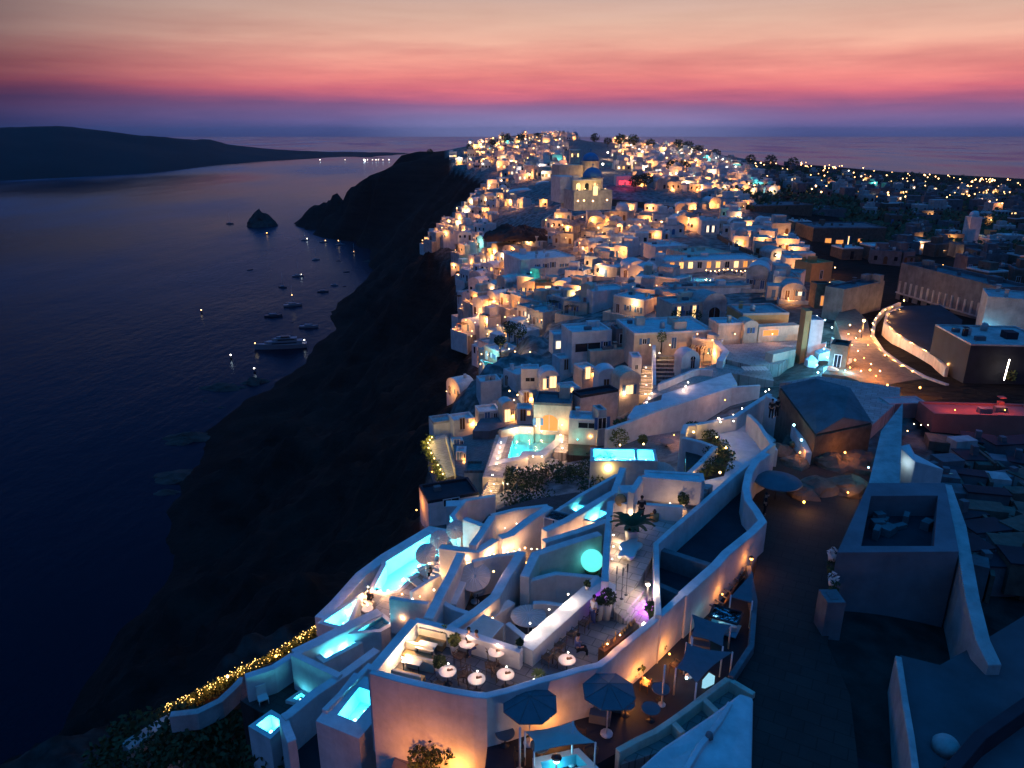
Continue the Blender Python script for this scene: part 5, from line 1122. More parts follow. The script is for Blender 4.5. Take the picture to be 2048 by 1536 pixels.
for k, (x, y, w_) in enumerate([(1387,864,40),(1434,875,40),(1452,896,34),(1392,950,20),(1440,945,14)]):
    lamp(tuple(P(x, y, 25.6)), ['brightest amber lamp in the tip of the planter','amber lamp on the right edge of the planter','amber lamp at the right corner of the planter','yellow lamp in the lower left of the planter','yellow lamp in the lower right of the planter'][k], w_, (1, .6, .15), .09, 'bulb', 'spot', 'lamps of the green planter', off=(0, -.2, .25))
for k, (x, y) in enumerate([(1437,836),(1441,844),(1467,830),(1467,842),(1484,817),(1514,801),(1531,783),(1538,779)]):
    lamp(tuple(P(x, y, 25)), 'tiny light on the curving wall of the ramp, '+['first','second','third','fourth','fifth','sixth','seventh','last'][k]+' from below', 18 if k > 5 else 9, WARMW, .06, 'bulb_w', 'wall', 'lights on the curving ramp wall', off=(0, -.2, .05))
# patio between
slab([(1250,880),(1360,862),(1372,960),(1310,962),(1310,925),(1240,895)], 34.2, 37, 'dim grey patio with an unlit table beyond the rooftop pool', 'patio', 'floor', 'patio')
wall([(1213,858),(1262,841),(1330,815),(1400,793),(1462,774),(1520,770)], [31.6,31.6,31.6,31.5,31.3,31.0], .5, 37, 'long white wall glowing teal and orange under the blue ledge', 'garden_wall')
slab([(1255,834),(1270,812),(1322,800),(1325,788),(1400,765),(1462,745),(1475,768),(1400,792),(1330,814),(1262,839)], 31.5, 36, 'pale blue ledge stepping up from left to right', 'ledge', 'plaster', 'ledge')
slab([(1285,806),(1322,762),(1385,742),(1478,712),(1532,720),(1548,762),(1462,746),(1322,790)], 31.9, 36, 'blue grey paved patio above the pale ledge', 'patio', 'floor_l', 'patio')
wall([(1318,768),(1345,757),(1385,740),(1400,737),(1425,740)], 31.0, .4, 36, 'curved low wall around the blue grey patio', 'garden_wall')
lamp(tuple(P(1348,870,33.2)), 'orange uplight at the foot of the long glowing wall', 46, (1, .45, .2), .07, 'bulb_o', 'spot', off=(.3, .1, .3))
lamp(tuple(P(1262,862,33.4)), 'teal uplight near the left end of the long glowing wall', 40, (.2, .9, .8), .06, 'bulb_t', 'spot', off=(.2, 0, .3))
lamp(tuple(P(1450,800,31.4)), 'orange uplight at the right end of the long glowing wall', 46, (1, .42, .18), .07, 'bulb_o', 'spot', off=(0, -.1, .3))
for k, (x, y, D, s_, w_) in enumerate([(1238,888,33,1.1,60),(1212,937,32.2,1.2,48),(1285,886,33.6,.6,14)]):
    bush(tuple(P(x, y, D)), s_, s_, s_, ['bush lit bright yellow green behind the rooftop pool','round bush lit amber below the rooftop pool','small bush right of the bright yellow green one'][k], 500, .13, 'leaf_y', seed=100+k)
    lamp(tuple(P(x+2, y+2, D-1.0)), ['yellow lamp inside the bright bush behind the rooftop pool','amber lamp inside the bush below the rooftop pool','little lamp in the small bush'][k], w_, (1, .68, .2), .09, 'bulb', 'spot', off=(0, -.9, .5))
bush(tuple(P(1190,940,32.6)), 1.6, 1.2, 1.2, 'dark bush left of the amber lit bush', 500, .14, 'leaf', seed=120)
bush(tuple(P(1105,985,42.5)), 2.6, 2.0, 1.7, 'large dark tree mass below the sunken sun terrace', 1400, .2, 'leaf', seed=121, name='tree', cat='tree', trunk=.8)
bush(tuple(P(1058,1000,41)), 2.2, 1.6, 1.1, 'dark shrub left of the large dark tree mass', 900, .18, 'leaf', seed=122)
bush(tuple(P(1195,985,33)), 2.0, 1.5, 1.0, 'dark creeper over the slope by the turquoise wall', 700, .16, 'leaf', seed=123)
p = P(1327,947,31.8); parasol((p.x, p.y, CAMZ-34.2), 1.5, 2.4, 'pale green round parasol beside the rooftop pool', (.2, -.5), 'cloth', None, 16, .12)
t = round_table(tuple(P(1333,893,34.2)), .8, .7, 'round table on the dim grey patio', None, 'cloth_g')

# ================================================================ middle of the town: traced buildings
EXC = []
def blk(fl, fr, yt, yb, D, label, **k):
    EXC.append((fl[0]-8, min(yb, yt)-4, fr[0]+8, max(fl[1], fr[1])+10)); return block(fl, fr, yt, yb, D, label, **k)
def exc(*r): EXC.append(r)
exc(838,800,1135,1060); exc(1120,800,1330,1010); exc(1200,730,1640,1000); exc(1420,670,1720,800)
# pool terrace complex
slab([(985,862),(1022,852),(1068,858),(1132,862),(1136,900),(1115,940),(1035,948),(990,965),(975,930)], 38.3, 43, 'warm lit deck around the large turquoise pool', 'terrace', 'floor_l', 'terrace') if False else None
pool([(1018,867),(1112,863),(1110,879),(1079,904),(1043,902),(1039,911),(1000,919)], 37.9, 'large turquoise pool with a jagged outline in the middle of the town', 1.3, 1.1, (.03,.70,.80), 2300, ((.5,.1),(.5,.5),(.3,.8)), Dbot=42, r=.25)
wall([(985,955),(996,920),(1010,870)], 37.95, 2.4, 43, 'pale deck with raking light left of the large turquoise pool', 'pool_deck', 'floor_l', 'pool deck')
wall([(1132,862),(1128,885),(1120,905)], 37.95, 1.6, 43, 'bright narrow terrace right of the large turquoise pool', 'pool_deck', 'floor_l', 'pool deck')
wall([(1000,860),(1040,851),(1068,853)], 36.9, .5, 42, 'low warm lit wall behind the large turquoise pool', 'garden_wall', 'plaster_c')
slab([(1042,908),(1122,908),(1108,940),(1028,944)], 38.9, 44, 'sunken sun terrace with two bright floor lights', 'sun_terrace', 'floor_l', 'terrace')
wall([(1028,945),(1043,905),(1080,906),(1124,907)], 38.5, .3, 43, 'thin lit wall around the sunken sun terrace', 'garden_wall', 'plaster_c')
slab([(1028,944),(1110,940),(1105,990),(1030,990)], 41.5, 46, 'shaded blue wall base under the sunken sun terrace', 'retaining_base', 'plaster', 'retaining wall')
PL = [(1033,864,30),(1059,864,30),(1083,863,30),(1106,860,26),(1044,853,50),(1012,862,46),(1066,913,85),(1084,913,70),(1002,885,18),(1000,895,18),(998,905,18),(995,917,18),(993,928,18),(1121,870,36),(1124,884,40),(1125,896,36),(985,950,30),(1008,862,30)]
for k, (x, y, w_) in enumerate(PL):
    lamp(tuple(P(x, y, 37.4)), ('bright floor light in the sunken sun terrace, '+('left' if k == 6 else 'right')+' one') if k in (6, 7) else 'small warm light around the large turquoise pool', w_, WARMW, .07, 'bulb_w', 'wall', 'lights around the large turquoise pool', off=(0, -.2, .1))
for k in range(12):
    u = k/11; p = P(992-22*u, 958+48*u, 38.3+.16*k); m = MB(); m.box((0, 0, -1.5), (1.7, .6, 1.5), R(8)); o = m.build('step', M['plaster_c']); o.location = p; tag(o, 'cream lit tread of the stair below the pale deck', 'step', 'treads of the cream lit stair')
for k, (x, y) in enumerate([(988,968),(982,982),(975,996),(1015,968)]): lamp(tuple(P(x, y, 38+.3*k)), ['upper', 'middle', 'lower', 'right hand'][k]+' bright light beside the cream lit stair', 36, (1, .66, .3), .06, 'bulb_w', 'wall', 'lights of the cream lit stair', off=(-.3, -.1, .1))
blk((1067,862),(1141,866),806,783,37.6,'arched cream house with a glowing orange vault behind the large pool', wall='plaster_c', roof='plaster_d', ops=[(.42,.1,2.5,2.3,{'kind':'archway','glass':'lit_o','arch':True}),(.12,.9,.5,1.0,{'glass':'lit_y'})])
for k, (x, y, w_) in enumerate([(1072,852,60),(1124,850,36),(1139,840,16)]): lamp(tuple(P(x, y, 36.4)), ['bright lamp left of the orange vault','yellow lamp right of the orange vault','small lamp at the right corner of the arched cream house'][k], w_, (1, .6, .24), .09, 'bulb', 'wall', off=(0, -.35, .1))
blk((868,868),(908,862),842,828,43.5,'low blue roofed hut at the cliff edge above the lit hedge', roof='plaster_b')
blk((929,958),(967,958),941,884,41,'beige roof terrace house with a lamp lit dining deck', wall='plaster_c', roof='floor')
blk((857,1030),(958,1012),993,958,39.5,'long dark roofed suite above the infinity pool', roof='roof_d', ops=[(.45,.6,1.9,1.0,{})])
blk((893,1052),(948,1050),1012,1003,36.8,'turquoise lit white cube behind the leaf shaped parasols', par=.05)
blk((1137,873),(1192,876),838,822,36.6,'pinkish white house with a raised blue parapet beside the large pool', ops=[(.7,1.2,2.6,.9,{})])
blk((1195,862),(1212,860),820,808,35.5,'small dark cube wedged between house and long wall', wall='plaster_b', ops=[(.5,.2,1.2,1.6,{})])
slab([(1137,875),(1212,862),(1215,900),(1180,912),(1135,910)], 37.6, 41, 'dark courtyard with a teal spotlight and two lanterns', 'courtyard', 'floor_d', 'courtyard')
for k, (x, y, c_, b_, w_) in enumerate([(1155,879,TEAL,'bulb_t',12),(1180,874,WARM,'bulb',14),(1198,875,WARM,'bulb',14),(1213,845,WARM,'bulb_w',40)]): lamp(tuple(P(x, y, 36.6)), ['teal spotlight in the dark courtyard','left lantern of the dark courtyard','right lantern of the dark courtyard','warm lamp on the white pillar above the dark courtyard'][k], w_, c_, .08, b_, 'floor', off=(0, -.3, .2))
# hedge bend lit yellow
hp = [P(862,872,42.5), P(849,890,42.8), P(868,925,42.6), P(884,955,42.2)]
t = thing('hedge', tuple(hp[1]), 'bent hedge glowing yellow at the cliff edge', 'hedge'); m = WB(); rg = random.Random(5)
for i in range(3):
    for k in range(420):
        p = hp[i].lerp(hp[i+1], rg.random())+Vector((rg.gauss(0, .28), rg.gauss(0, .28), rg.uniform(-.8, .2))); a_ = Vector((rg.uniform(-1, 1), rg.uniform(-1, 1), rg.uniform(-1, 1))).normalized(); b_ = a_.orthogonal().normalized()*.1; a_ = a_*.18; m.add([p-a_, p+b_, p+a_, p-b_], [(0, 1, 2, 3)])
m.build('foliage', M['leaf_y'], t)
for i in range(3):
    for u in (.2, .5, .8):
        p = hp[i].lerp(hp[i+1], u); lamp((p.x+.35, p.y-.3, p.z+.2), 'yellow light inside the bent hedge at the cliff edge', 32, (1, .72, .18), .08, 'bulb', 'spot', 'lights in the bent hedge', off=(0, -.1, .35))
slab([(868,872),(892,868),(912,950),(888,958),(866,915),(855,890)], 43.0, 47, 'curved pinkish walkway behind the glowing bent hedge', 'path', 'floor_l', 'path')
wall([(893,872),(902,905),(912,945)], 42.2, .3, 47, 'fin shaped pinkish wall beside the curved walkway', 'garden_wall', 'plaster_c')
lamp(tuple(P(864,943,43.5)), 'orange light on the cliff just below the bent hedge', 40, ORG, .1, 'bulb_o', 'spot', off=(-.2, -.3, .2))
lamp(tuple(P(833,1020,40)), 'orange light in the rocks left of the long dark roofed suite', 60, ORG, .08, 'bulb_o', 'spot', off=(-.3, .1, .6))
lamp(tuple(P(910,1128,31)), 'small lamp', 1, WARM, .03) if False else None
# main town
W_ = lambda u, z=.9, w=.9, h=1.2, g='glassd', **k: (u, z, w, h, dict(glass=g, **k))
DR = lambda u, g='bluewood', w=.95, h=2.0, **k: (u, 0, w, h, dict(kind='door', glass=g, **k))
blk((1143,712),(1222,706),662,644,34.8,'broad blue roofed cube house with a dark recessed balcony', ops=[W_(.4,.5,4.5,1.6),W_(.85)])
blk((1232,692),(1266,690),657,641,33.6,'dark recessed house between the two blue roofs', wall='plaster_d', ops=[W_(.5,.3,2,1.8)])
blk((1267,702),(1425,694),663,633,32.8,'long cream house with a blue door and a broad blue roof', wall='plaster_c', roof='plaster', ops=[W_(.13,1.0,.8,1.0),DR(.5,'bluewood'),W_(.85,1.2,.3,.4)])
blk((1180,722),(1262,716),700,688,35.4,'stepped cream wall house under the broad cube house', wall='plaster_c', par=.1)
blk((1196,784),(1236,782),752,733,35.6,'small vaulted house with a rounded beige gable', kind='vault', ops=[DR(.4,'wood')])
blk((1238,796),(1278,792),758,738,35.3,'second vaulted house with a flared porch roof', kind='vault', wall='plaster_c', ops=[W_(.5,.4,1.2,1.4,'lit_y')])
blk((1160,832),(1235,818),785,772,36,'slate roofed pavilion with a pitched dark roof', wall='plaster_b', roof='roof_d')
blk((1262,752),(1282,752),715,690,34.6,'tall lilac corner house beside the lit stair', ops=[W_(.5,1,.5,.8)])
for k in range(9):
    u = k/8; p = P(1300-10*u, 732+56*u, 33.8+.22*k); m = MB(); m.box((0, 0, -1.5), (2.2, .6, 1.5)); o = m.build('step', M['plaster_c']); o.location = p; tag(o, 'bright cream tread of the steep stair beside the lilac house', 'step', 'treads of the steep cream stair')
for k, (x, y) in enumerate([(1292,735),(1291,752),(1293,770),(1247,788),(1291,788)]): lamp(tuple(P(x, y, 33.4+.45*k)), ['top light of the steep cream stair','second light of the steep cream stair','third light of the steep cream stair','lamp under the flared porch roof','lowest light of the steep cream stair'][k], 46, WARMW, .07, 'bulb_w', 'wall', off=(.2, -.3, .1))
for k in range(7):
    p = P(1338, 712+8*k, 32.6+.25*k); m = MB(); m.box((0, 0, -1.5), (4.6, .55, 1.5)); o = m.build('step', M['floor']); o.location = p; tag(o, 'wide dark step descending beside the tall wall, '+['top','second','third','fourth','fifth','sixth','lowest'][k]+' one', 'step', 'wide dark steps')
wall([(1308,690),(1309,770)], [31.5,33.5], .5, 37, 'tall narrow wall dividing the stair and the wide dark steps', 'garden_wall')
for k, (x, y) in enumerate([(1353,716),(1360,722),(1366,730),(1369,738)]): lamp(tuple(P(x, y, 32.6)), 'little warm light along the wide dark steps, number '+['one','two','three','four'][k]+' from the top', 9, WARM, .05, 'bulb', 'wall', 'lights along the wide dark steps', off=(-.2, -.2, .1))
bush(tuple(P(1322,700,32.4)), .8, .8, 1.0, 'small tree lit vivid yellow green at the head of the dark steps', 300, .14, 'leaf_y', seed=130, name='tree', cat='tree', trunk=1.2)
lamp(tuple(P(1319,706,31.8)), 'strong yellow uplight below the vivid small tree', 70, (1, .82, .4), .08, 'bulb_w', 'spot', off=(0, -.3, .3))
blk((1362,740),(1398,736),706,696,32.6,'small round roofed chapel hut with an arched dark door', kind='cave', ops=[DR(.62,'glassd',.8,1.9,arch=True)])
lamp(tuple(P(1371,712,31.3)), 'white globe lamp on the round roofed chapel hut', 40, (.95, .95, 1), .12, 'bulb_w', 'wall', off=(0, -.4, 0))
blk((1341,648),(1402,643),605,590,31.6,'flat roofed house with two tall shining light columns on its face', wall='plaster_c', roof='plaster_b', ops=[W_(.24,.2,.8,2.8,'lit_y'),W_(.5,.2,.6,2.0),W_(.74,.2,.8,2.8,'lit_y')])
for k in (0, 1): lamp(tuple(P(1354+27*k, 640, 30.6)), ['left', 'right'][k]+' yellow uplight under the tall light columns', 60, (1, .7, .2), .08, 'bulb', 'spot', off=(0, -.5, .3)); bush(tuple(P(1352+36*k, 652, 31.8)), 1.0+.2*k, 1.0, 1.0, ['left', 'right'][k]+' round dark tree in front of the house of light columns', 420, .15, 'leaf', seed=140+k, name='tree', cat='tree', trunk=.9)
blk((1404,642),(1450,638),606,590,31.4,'barrel vaulted house with a dark arched mouth', kind='vault', wall='plaster_b', ops=[(.5,.1,2.4,2.2,{'kind':'archway','arch':True})])
blk((1435,678),(1484,676),646,624,30.8,'blue roofed cream house left of the gabled hut by the plaza', wall='plaster_c', roof='plaster', ops=[])
blk((1486,678),(1514,677),652,636,30.7,'small gabled cream hut with one narrow window by the plaza', wall='plaster_c', kind='vault', ops=[W_(.5,.9,.35,.9,'glassd')])
blk((1484,650),(1576,648),626,606,29.6,'orange lit upper house with a flat parapet above the plaza', wall='plaster_y', roof='plaster_b', ops=[W_(.2,.4,.5,.5)])
blk((1516,676),(1596,672),652,646,30.6,'low cream wall house with yellow rounded awning beside the gabled hut', wall='plaster_c', par=.1, ops=[W_(.3,.2,2.8,1.1,'lit_o')])
blk((1602,700),(1614,700),622,616,30.2,'slender orange tower wall at the edge of the blue glow', wall='plaster_y', name='tower', cat='tower', par=.1)
for k, (x, y, w_) in enumerate([(1425,680,50),(1500,640,50),(1545,668,46),(1570,640,40),(1470,668,30),(1590,660,30),(1300,690,26),(1395,668,30),(1340,690,24)]): lamp(tuple(P(x, y, 29.8)), ['lamp at the corner left of the plaza','lamp on the terrace of the orange lit house','lamp beside the yellow awning','lamp right of the orange lit house','lamp on the blue roofed cream house','lamp beside the slender orange tower','lamp left on the long cream house','lamp right on the long cream house','lamp over the blue door'][k], w_, WARM, .08, 'bulb', 'wall', off=(0, -.5, .1))
bush(tuple(P(1448,675,30.9)), .9, .7, 1.0, 'dark palm like shrub against the blue roofed cream house', 260, .18, 'leaf', seed=150)
slab([(1440,690),(1600,680),(1605,700),(1560,728),(1500,730),(1440,716)], 31.2, 35, 'purple grey paved plaza with a sunken edge', 'plaza', 'floor_l', 'plaza')
wall([(1432,682),(1452,702),(1440,722)], 30.8, .9, 35, 'blue angular kerb at the left of the plaza', 'garden_wall')
blk((1545,722),(1590,712),704,696,31.0,'flat cream awning roof at the right of the plaza', wall='plaster_c', par=.05)
t = thing('roof_grille', tuple(P(1510,738,31.2)), 'white lattice grille lying below the plaza', 'grille'); m = MB()
for k in range(8): m.box((-1.6+.45*k, 0, 0), (.1, 1.6, .08)); 
for k in range(5): m.box((0, -.7+.35*k, .082), (3.4, .1, .05))
m.build('grille', M['pot'], t)
for k in range(7):
    p = P(1288+5*k, 818-9*k, 32.2) if k < 4 else P(1366+5*(k-4), 785-8*(k-4), 31.6); lamp(tuple(p+Vector((0, 0, .3))), 'pink white candle lantern on the blue grey patio, number '+['one','two','three','four','five','six','seven'][k], 14, (1, .6, .42), .08, 'bulb_w', 'candle', 'candle lanterns on the blue grey patio', off=(0, -.2, .2))
# left middle
blk((1106,704),(1140,702),668,656,38.4,'white frame house whose open front shows a bright white room', ops=[W_(.45,.5,2.0,1.6,'lit_w'),W_(.8,.5,.5,1.6,'lit_o')])
blk((1079,780),(1120,778),746,722,38.2,'lilac wavy roofed house with a cream lit doorway', kind='cave', ops=[DR(.3,'lit_y',1.0,1.9),W_(.65,.2,1.2,2.0,'lit_y')])
blk((1042,778),(1078,778),738,728,39,'pale blue cube with dark upper terrace', ops=[W_(.5,1.2,1.6,.8)])
blk((962,800),(1003,796),762,745,43,'long sloping blue roofed house on the cliff edge', roof='plaster')
blk((985,776),(1006,776),757,748,42.4,'bright turquoise roofed small house at the cliff edge', wall='plaster_b')
blk((1000,745),(1046,742),722,712,42,'terraced house with dark stepped roof below the trees', wall='plaster_d', roof='roof_d')
pool([(964,721),(988,727),(987,737),(975,736)], 44, 'small half green half white pool at the cliff edge', .9, .4, (.1,1,.75), 240, ((.5,.5),), Dbot=47)
for k, (x, y, w_) in enumerate([(1019,782,70),(1035,790,40),(1028,800,26),(961,728,20),(972,740,22),(963,708,18),(1018,698,60),(1030,703,40),(1000,696,24),(1060,704,16),(975,668,50),(944,662,50),(958,628,40),(932,640,40),(943,672,20),(1056,643,50),(1010,634,50),(995,650,30),(1108,752,60),(1083,640,20),(950,645,28)]):
    lamp(tuple(P(x, y, [37.8,38,38,44,44,44,40,40,42,39,45,46,46,47,46,40,41,42,36.6,39,46][k])), 'warm light among the cliff edge terraces '+['over the crowded lit tables','right of the crowded lit tables','below the crowded lit tables','above the half green pool','below the half green pool','highest left of the half green pool','brightest under the dark trees','second under the dark trees','left of the dark trees','right of the dark trees','on the curved balcony','at the balcony tip','above the balcony','left of the balcony steps','under the balcony tip','on the blank blue slope','over the long balcony','beside the long balcony','on the lilac wavy house','above the white frame house','inside the balcony bar'][k], w_*1.5, (1, .58, .2), .1, 'bulb', 'wall', 'warm lights of the cliff edge terraces', off=(0, -.5, .2))
for k, (x, y, s_) in enumerate([(1035,690,2.0),(1018,680,1.6),(1000,705,1.2)]): bush(tuple(P(x, y, 41)), s_, s_, s_*.8, ['tall dark tree above the terraced roof','dark tree beside the tall one','low dark tree left of the pair'][k], 600, .2, 'leaf', seed=160+k, name='tree', cat='tree', trunk=1.5)
# upper middle landmarks
blk((1042,548),(1150,540),516,500,38,'long white mansion with teal glow and small square windows', ops=[W_(.3,1.4,.8,1),W_(.45,1.2,.9,1.3),W_(.58,1.2,.9,1.6),W_(.75,1.2,.5,.9),W_(.85,1.2,.5,.9)])
lamp(tuple(P(1062,545,36)), 'teal light at the foot of the long white mansion', 90, TEAL, .12, 'bulb_t', 'spot', off=(0, -1, .3))
blk((1402,468),(1438,468),441,430,31.4,'white box house with two tall glowing windows', ops=[W_(.35,.5,.9,2.2,'lit_w'),W_(.65,.5,.9,2.2,'lit_w')])
blk((1383,530),(1460,524),507,490,32.6,'orange washed house with wavy roofline above the dining terrace', wall='plaster_c', kind='flat', ops=[DR(.75,'lit_y'),W_(.2,.4,1,1.2,'lit_o')])
blk((1330,540),(1520,536),520,508,32.4,'long blue roofed restaurant with a lamp lit dining terrace in front', kind='flat', roof='plaster', ops=[W_(.07+.096*j,.2,1.25,1.7,['lit_o','lit','lit_y','glassd','lit_o','lit','glassd','lit_y','lit_o','lit'][j]) for j in range(10)])
blk((1340,592),(1500,588),572,562,32.6,'broad white house with roof pool and dark skylights', par=.5, roof='plaster_b')
pool([(1391,556),(1424,557),(1421,566),(1386,564)], 32.0, 'rectangular roof pool glowing pale cyan on the broad white house', .9, .5, CYAN, 360, ((.3,.5),(.7,.5)), Dbot=35)
rg = random.Random(9)
t = None
for k in range(14):
    x = 1412+k*8.6; y = 549+2*math.sin(k); q = P(x, y, 32.2); 
    lamp((q.x, q.y, q.z+1.0), 'table candle on the crowded dining terrace, '+['first','second','third','fourth','fifth','sixth','seventh','eighth','ninth','tenth','eleventh','twelfth','thirteenth','last'][k]+' from the left', 20, (1, .6, .3), .12, 'bulb', 'candle', 'table candles of the dining terrace', off=(0, -.3, .5))
    if k % 2 == 0: person((q.x+.4, q.y-.3, q.z), 'diner seated on the crowded dining terrace', 'sit', rg.uniform(0, 6), rg.choice(['white_c', 'blue_c', 'black_c']), 'black_c', 1.7, group='diners of the dining terrace')
blk((1542,592),(1552,594),541,536,32,'tall lit white pier at the right end of the dining terrace', name='pier', cat='pier', par=0)
lamp(tuple(P(1547,580,30.5)), 'bright lamp at the foot of the tall lit pier', 90, WARMW, .1, 'bulb_w', 'spot', off=(-.2, -.6, .3))
blk((1255,548),(1300,546),525,516,34,'curved roof house with round end and lit door', kind='cave', ops=[DR(.5,'lit_y')])
blk((1310,515),(1375,512),492,478,33.2,'white house with large orange lit windows below the teal pool', ops=[W_(.15,.5,1.3,1.3,'lit_o'),W_(.4,.5,1.3,1.3,'lit_o'),W_(.65,.5,1.3,1.3,'lit_o')])
pool([(1288,470),(1325,466),(1335,470),(1298,476)], 33, 'narrow teal pool with people lights above the orange windows', .9, .4, (.05,.9,.9), 300, ((.5,.5),), Dbot=36)
blk((1160,610),(1180,612),575,568,36.6,'little lit chapel front with a red door', wall='plaster_c', kind='vault', ops=[DR(.5,'terracotta',1,1.9)])
lamp(tuple(P(1149,588,36)), 'yellow lamp left of the little chapel front', 90, (1, .75, .25), .1, 'bulb', 'wall', off=(0, -.6, .2))
blk((1185,612),(1255,606),580,568,36,'blue roofed wide house right of the little chapel front', roof='plaster')
blk((1070,588),(1104,588),565,556,38,'amber glowing glazed house with dark surround', wall='plaster_y', ops=[W_(.3,.3,2,1.8,'lit_o'),W_(.75,.3,1.6,1.8,'lit_y')])
# villa with domes, church
blk((1014,398),(1120,398),382,366,31.5,'wide rounded villa with a row of lit windows over a blue pool', kind='cave', ops=[W_(.1,.2,2,2.4,'lit_y'),W_(.3,.3,1.4,1.6,'lit_o'),W_(.48,.2,2,3,'lit_w'),W_(.66,.3,1.4,2,'lit_y'),W_(.88,.3,2.2,1.6,'lit_o')])
blk((1072,378),(1108,378),366,360,28.6,'small dome topped upper room of the rounded villa', kind='cave', ops=[W_(.3,.4,1.2,1.8,'lit_w'),W_(.5,.4,1.2,1.8,'lit_w'),W_(.7,.4,1.2,1.8,'lit_w')])
pool([(1042,408),(1100,405),(1100,409),(1046,411)], 31.2, 'long bright blue pool in front of the rounded villa', .9, .4, (.05,.7,1), 900, ((.3,.5),(.7,.5)), Dbot=36)
exc(1130,280,1230,405); exc(975,420,1100,482)
t = block((1148,402),(1224,400),381,362,20.6,'blue domed church with cream lit arches on the ridge', wall='plaster_b', roof='plaster_b', name='church', cat='church', ops=[W_(.55,1.5,1.6,3,'lit_y',arch=True)], par=.6); CHURCH = t
for k, (x, y, dr, rr, nm) in enumerate([(1185,357,247.5,3.3,'front'),(1181,324,262,2.9,'upper')]):
    dd_ = math.hypot((x-1024)/F/ (cp+sp*.0)*dr*0, dr); zz = ztop((0, dr), y); q = Vector(((x-1024)/F*(dr*cp-(zz-CAMZ)*sp), dr, zz)); q = q-Vector(t.location); rz_ = -t.rotation_euler[2]; q = Vector((q.x*math.cos(rz_)-q.y*math.sin(rz_), q.x*math.sin(rz_)+q.y*math.cos(rz_), q.z))
    m = MB(); m.lathe([(rr*1.05, -7), (rr*1.05, 0), (rr*1.12, .1), (rr*1.12, .4)], (q.x, q.y, q.z), 24, False); m.build('drum', M['plaster_c'], t)
    m = MB(); m.lathe([(rr, 0)]+[(rr*math.cos(R(a)), rr*.95*math.sin(R(a))) for a in range(8, 90, 9)]+[(.03, rr*.95)], (q.x, q.y, q.z+.4), 24); m.tube([(q.x, q.y, q.z+rr), (q.x, q.y, q.z+rr+1.6)], .1, 5); m.box((q.x, q.y, q.z+rr+1.0), (.8, .15, .15)); m.build('dome', M['dome'], t)
for k, (x, y, w_) in enumerate([(1168,401,240),(1186,402,320),(1214,400,380),(1156,402,120)]): lamp(tuple(P(x, y, 20.2)), ['left middle floodlight at the church front','right middle floodlight at the church front','rightmost floodlight at the church front','leftmost floodlight at the church front'][k], w_, (1, .68, .25), .25, 'bulb_far', 'spot', off=(0, -2.2, .5))
t = thing('bell_tower', tuple(P(1150,330,21)), 'tall bell tower house glowing pinkish left of the church domes', 'tower')
m = MB(); m.box((0, 4, -8), (6.4, 6, 17)); m.build('shaft', M['plaster_b'], t); m = MB(); m.box((0, 4, 9), (7, 6.6, .6)); m.build('cornice', M['plaster'], t)
for k in range(3): opening(t, -1.9+1.9*k, 5, .9, 2.2, 'window', 'lit_y' if k != 1 else 'glassd', arch=True, detail=False, y=1.0)
q = P(1150,284,13); t = thing('bell_tower', tuple(q), 'small domed bell tower on the skyline of the far town', 'tower')
m = MB(); m.box((0, 0, -6), (10, 8, 10)); m.build('shaft', M['plaster'], t); m = MB(); m.box((0, 0, 4), (7.5, 6.5, 4)); m.build('belfry', M['plaster'], t); m = MB(); m.lathe([(3.6, 0), (3.2, 2), (1.8, 3.6), (.1, 4.4)], (0, 0, 8), 14); m.build('dome', M['dome'], t)
q = G(1112,352); lamp((q.x, q.y, q.z+4.2), 'intense teal floodlight left of the church', 2600, (.03, 1, .75), .5, 'bulb_t', 'post', off=(0, -2.5, 0))
for k, (x, y, w_) in enumerate([(1250,362,700),(1255,352,400),(1243,368,300)]): lamp(tuple(P(x, y, 20.0)), ['main', 'upper', 'lower'][k]+' red neon light of the bar right of the church', w_, (1, .03, .08), .45, 'bulb_r', 'wall', 'red lights of the bar', off=(0, -1.8, .5))
blk((1232,372),(1268,372),352,345,22.4,'bar front bathed in red light right of the church', ops=[W_(.3,.5,2.4,1.8,'bulb_r'),W_(.7,.4,2.6,1.8,'bulb_r')])
# dark curving slope walls
exc(1100,385,1240,440); exc(1230,385,1420,425)
wall([(1085,440),(1112,422),(1150,432),(1180,424),(1196,412)], [31,30.5,30,29,28.5], .8, 40, 'zigzag lit wall edge on the bare slope below the church', 'garden_wall', 'plaster_c')
for k, (x, y) in enumerate([(1092,440),(1104,452),(1125,450),(1165,434),(1190,430)]): lamp(tuple(P(x, y, 29.5)), 'warm light along the zigzag wall on the bare slope, '+['first','second','third','fourth','fifth'][k]+' from the left', 160, WARM, .2, 'bulb_far', 'wall', 'lights along the zigzag wall', off=(0, -.9, .4))
wall([(1225,398),(1270,402),(1330,410),(1400,425)], [25,25.5,26,27], 1.0, 34, 'long dark terrace wall curving across the slope', 'garden_wall', 'stone')
wall([(1436,468),(1460,482),(1500,500),(1540,520)], [30.4,30.6,31,31.4], .5, 34, 'dark slanting path wall below the white box house', 'garden_wall', 'stone')
q = G(1040,465); 
t = thing('rock_outcrop', tuple(P(1040,470,35)), 'rugged dark rock outcrop in the middle of the town', 'rock'); m = MB(); m.lathe([(12.5*math.cos(R(a)), 5.2*math.sin(R(a))) for a in range(0, 90, 5)]+[(.05, 5.2)], (0, 0, -1.5), 64, False)
m.v = [(v[0]*(1+.3*noise.noise(Vector(v)*.15)), v[1]*.6, v[2]*(.8+.6*noise.noise(Vector(v)*.2+Vector((3, 0, 0))))+noise.ridged_multi_fractal(Vector(v)*.35, .9, 2.1, 4, .9, 2.0)*1.1-.9) for v in m.v]; m.build('rock', M['rock'], t)
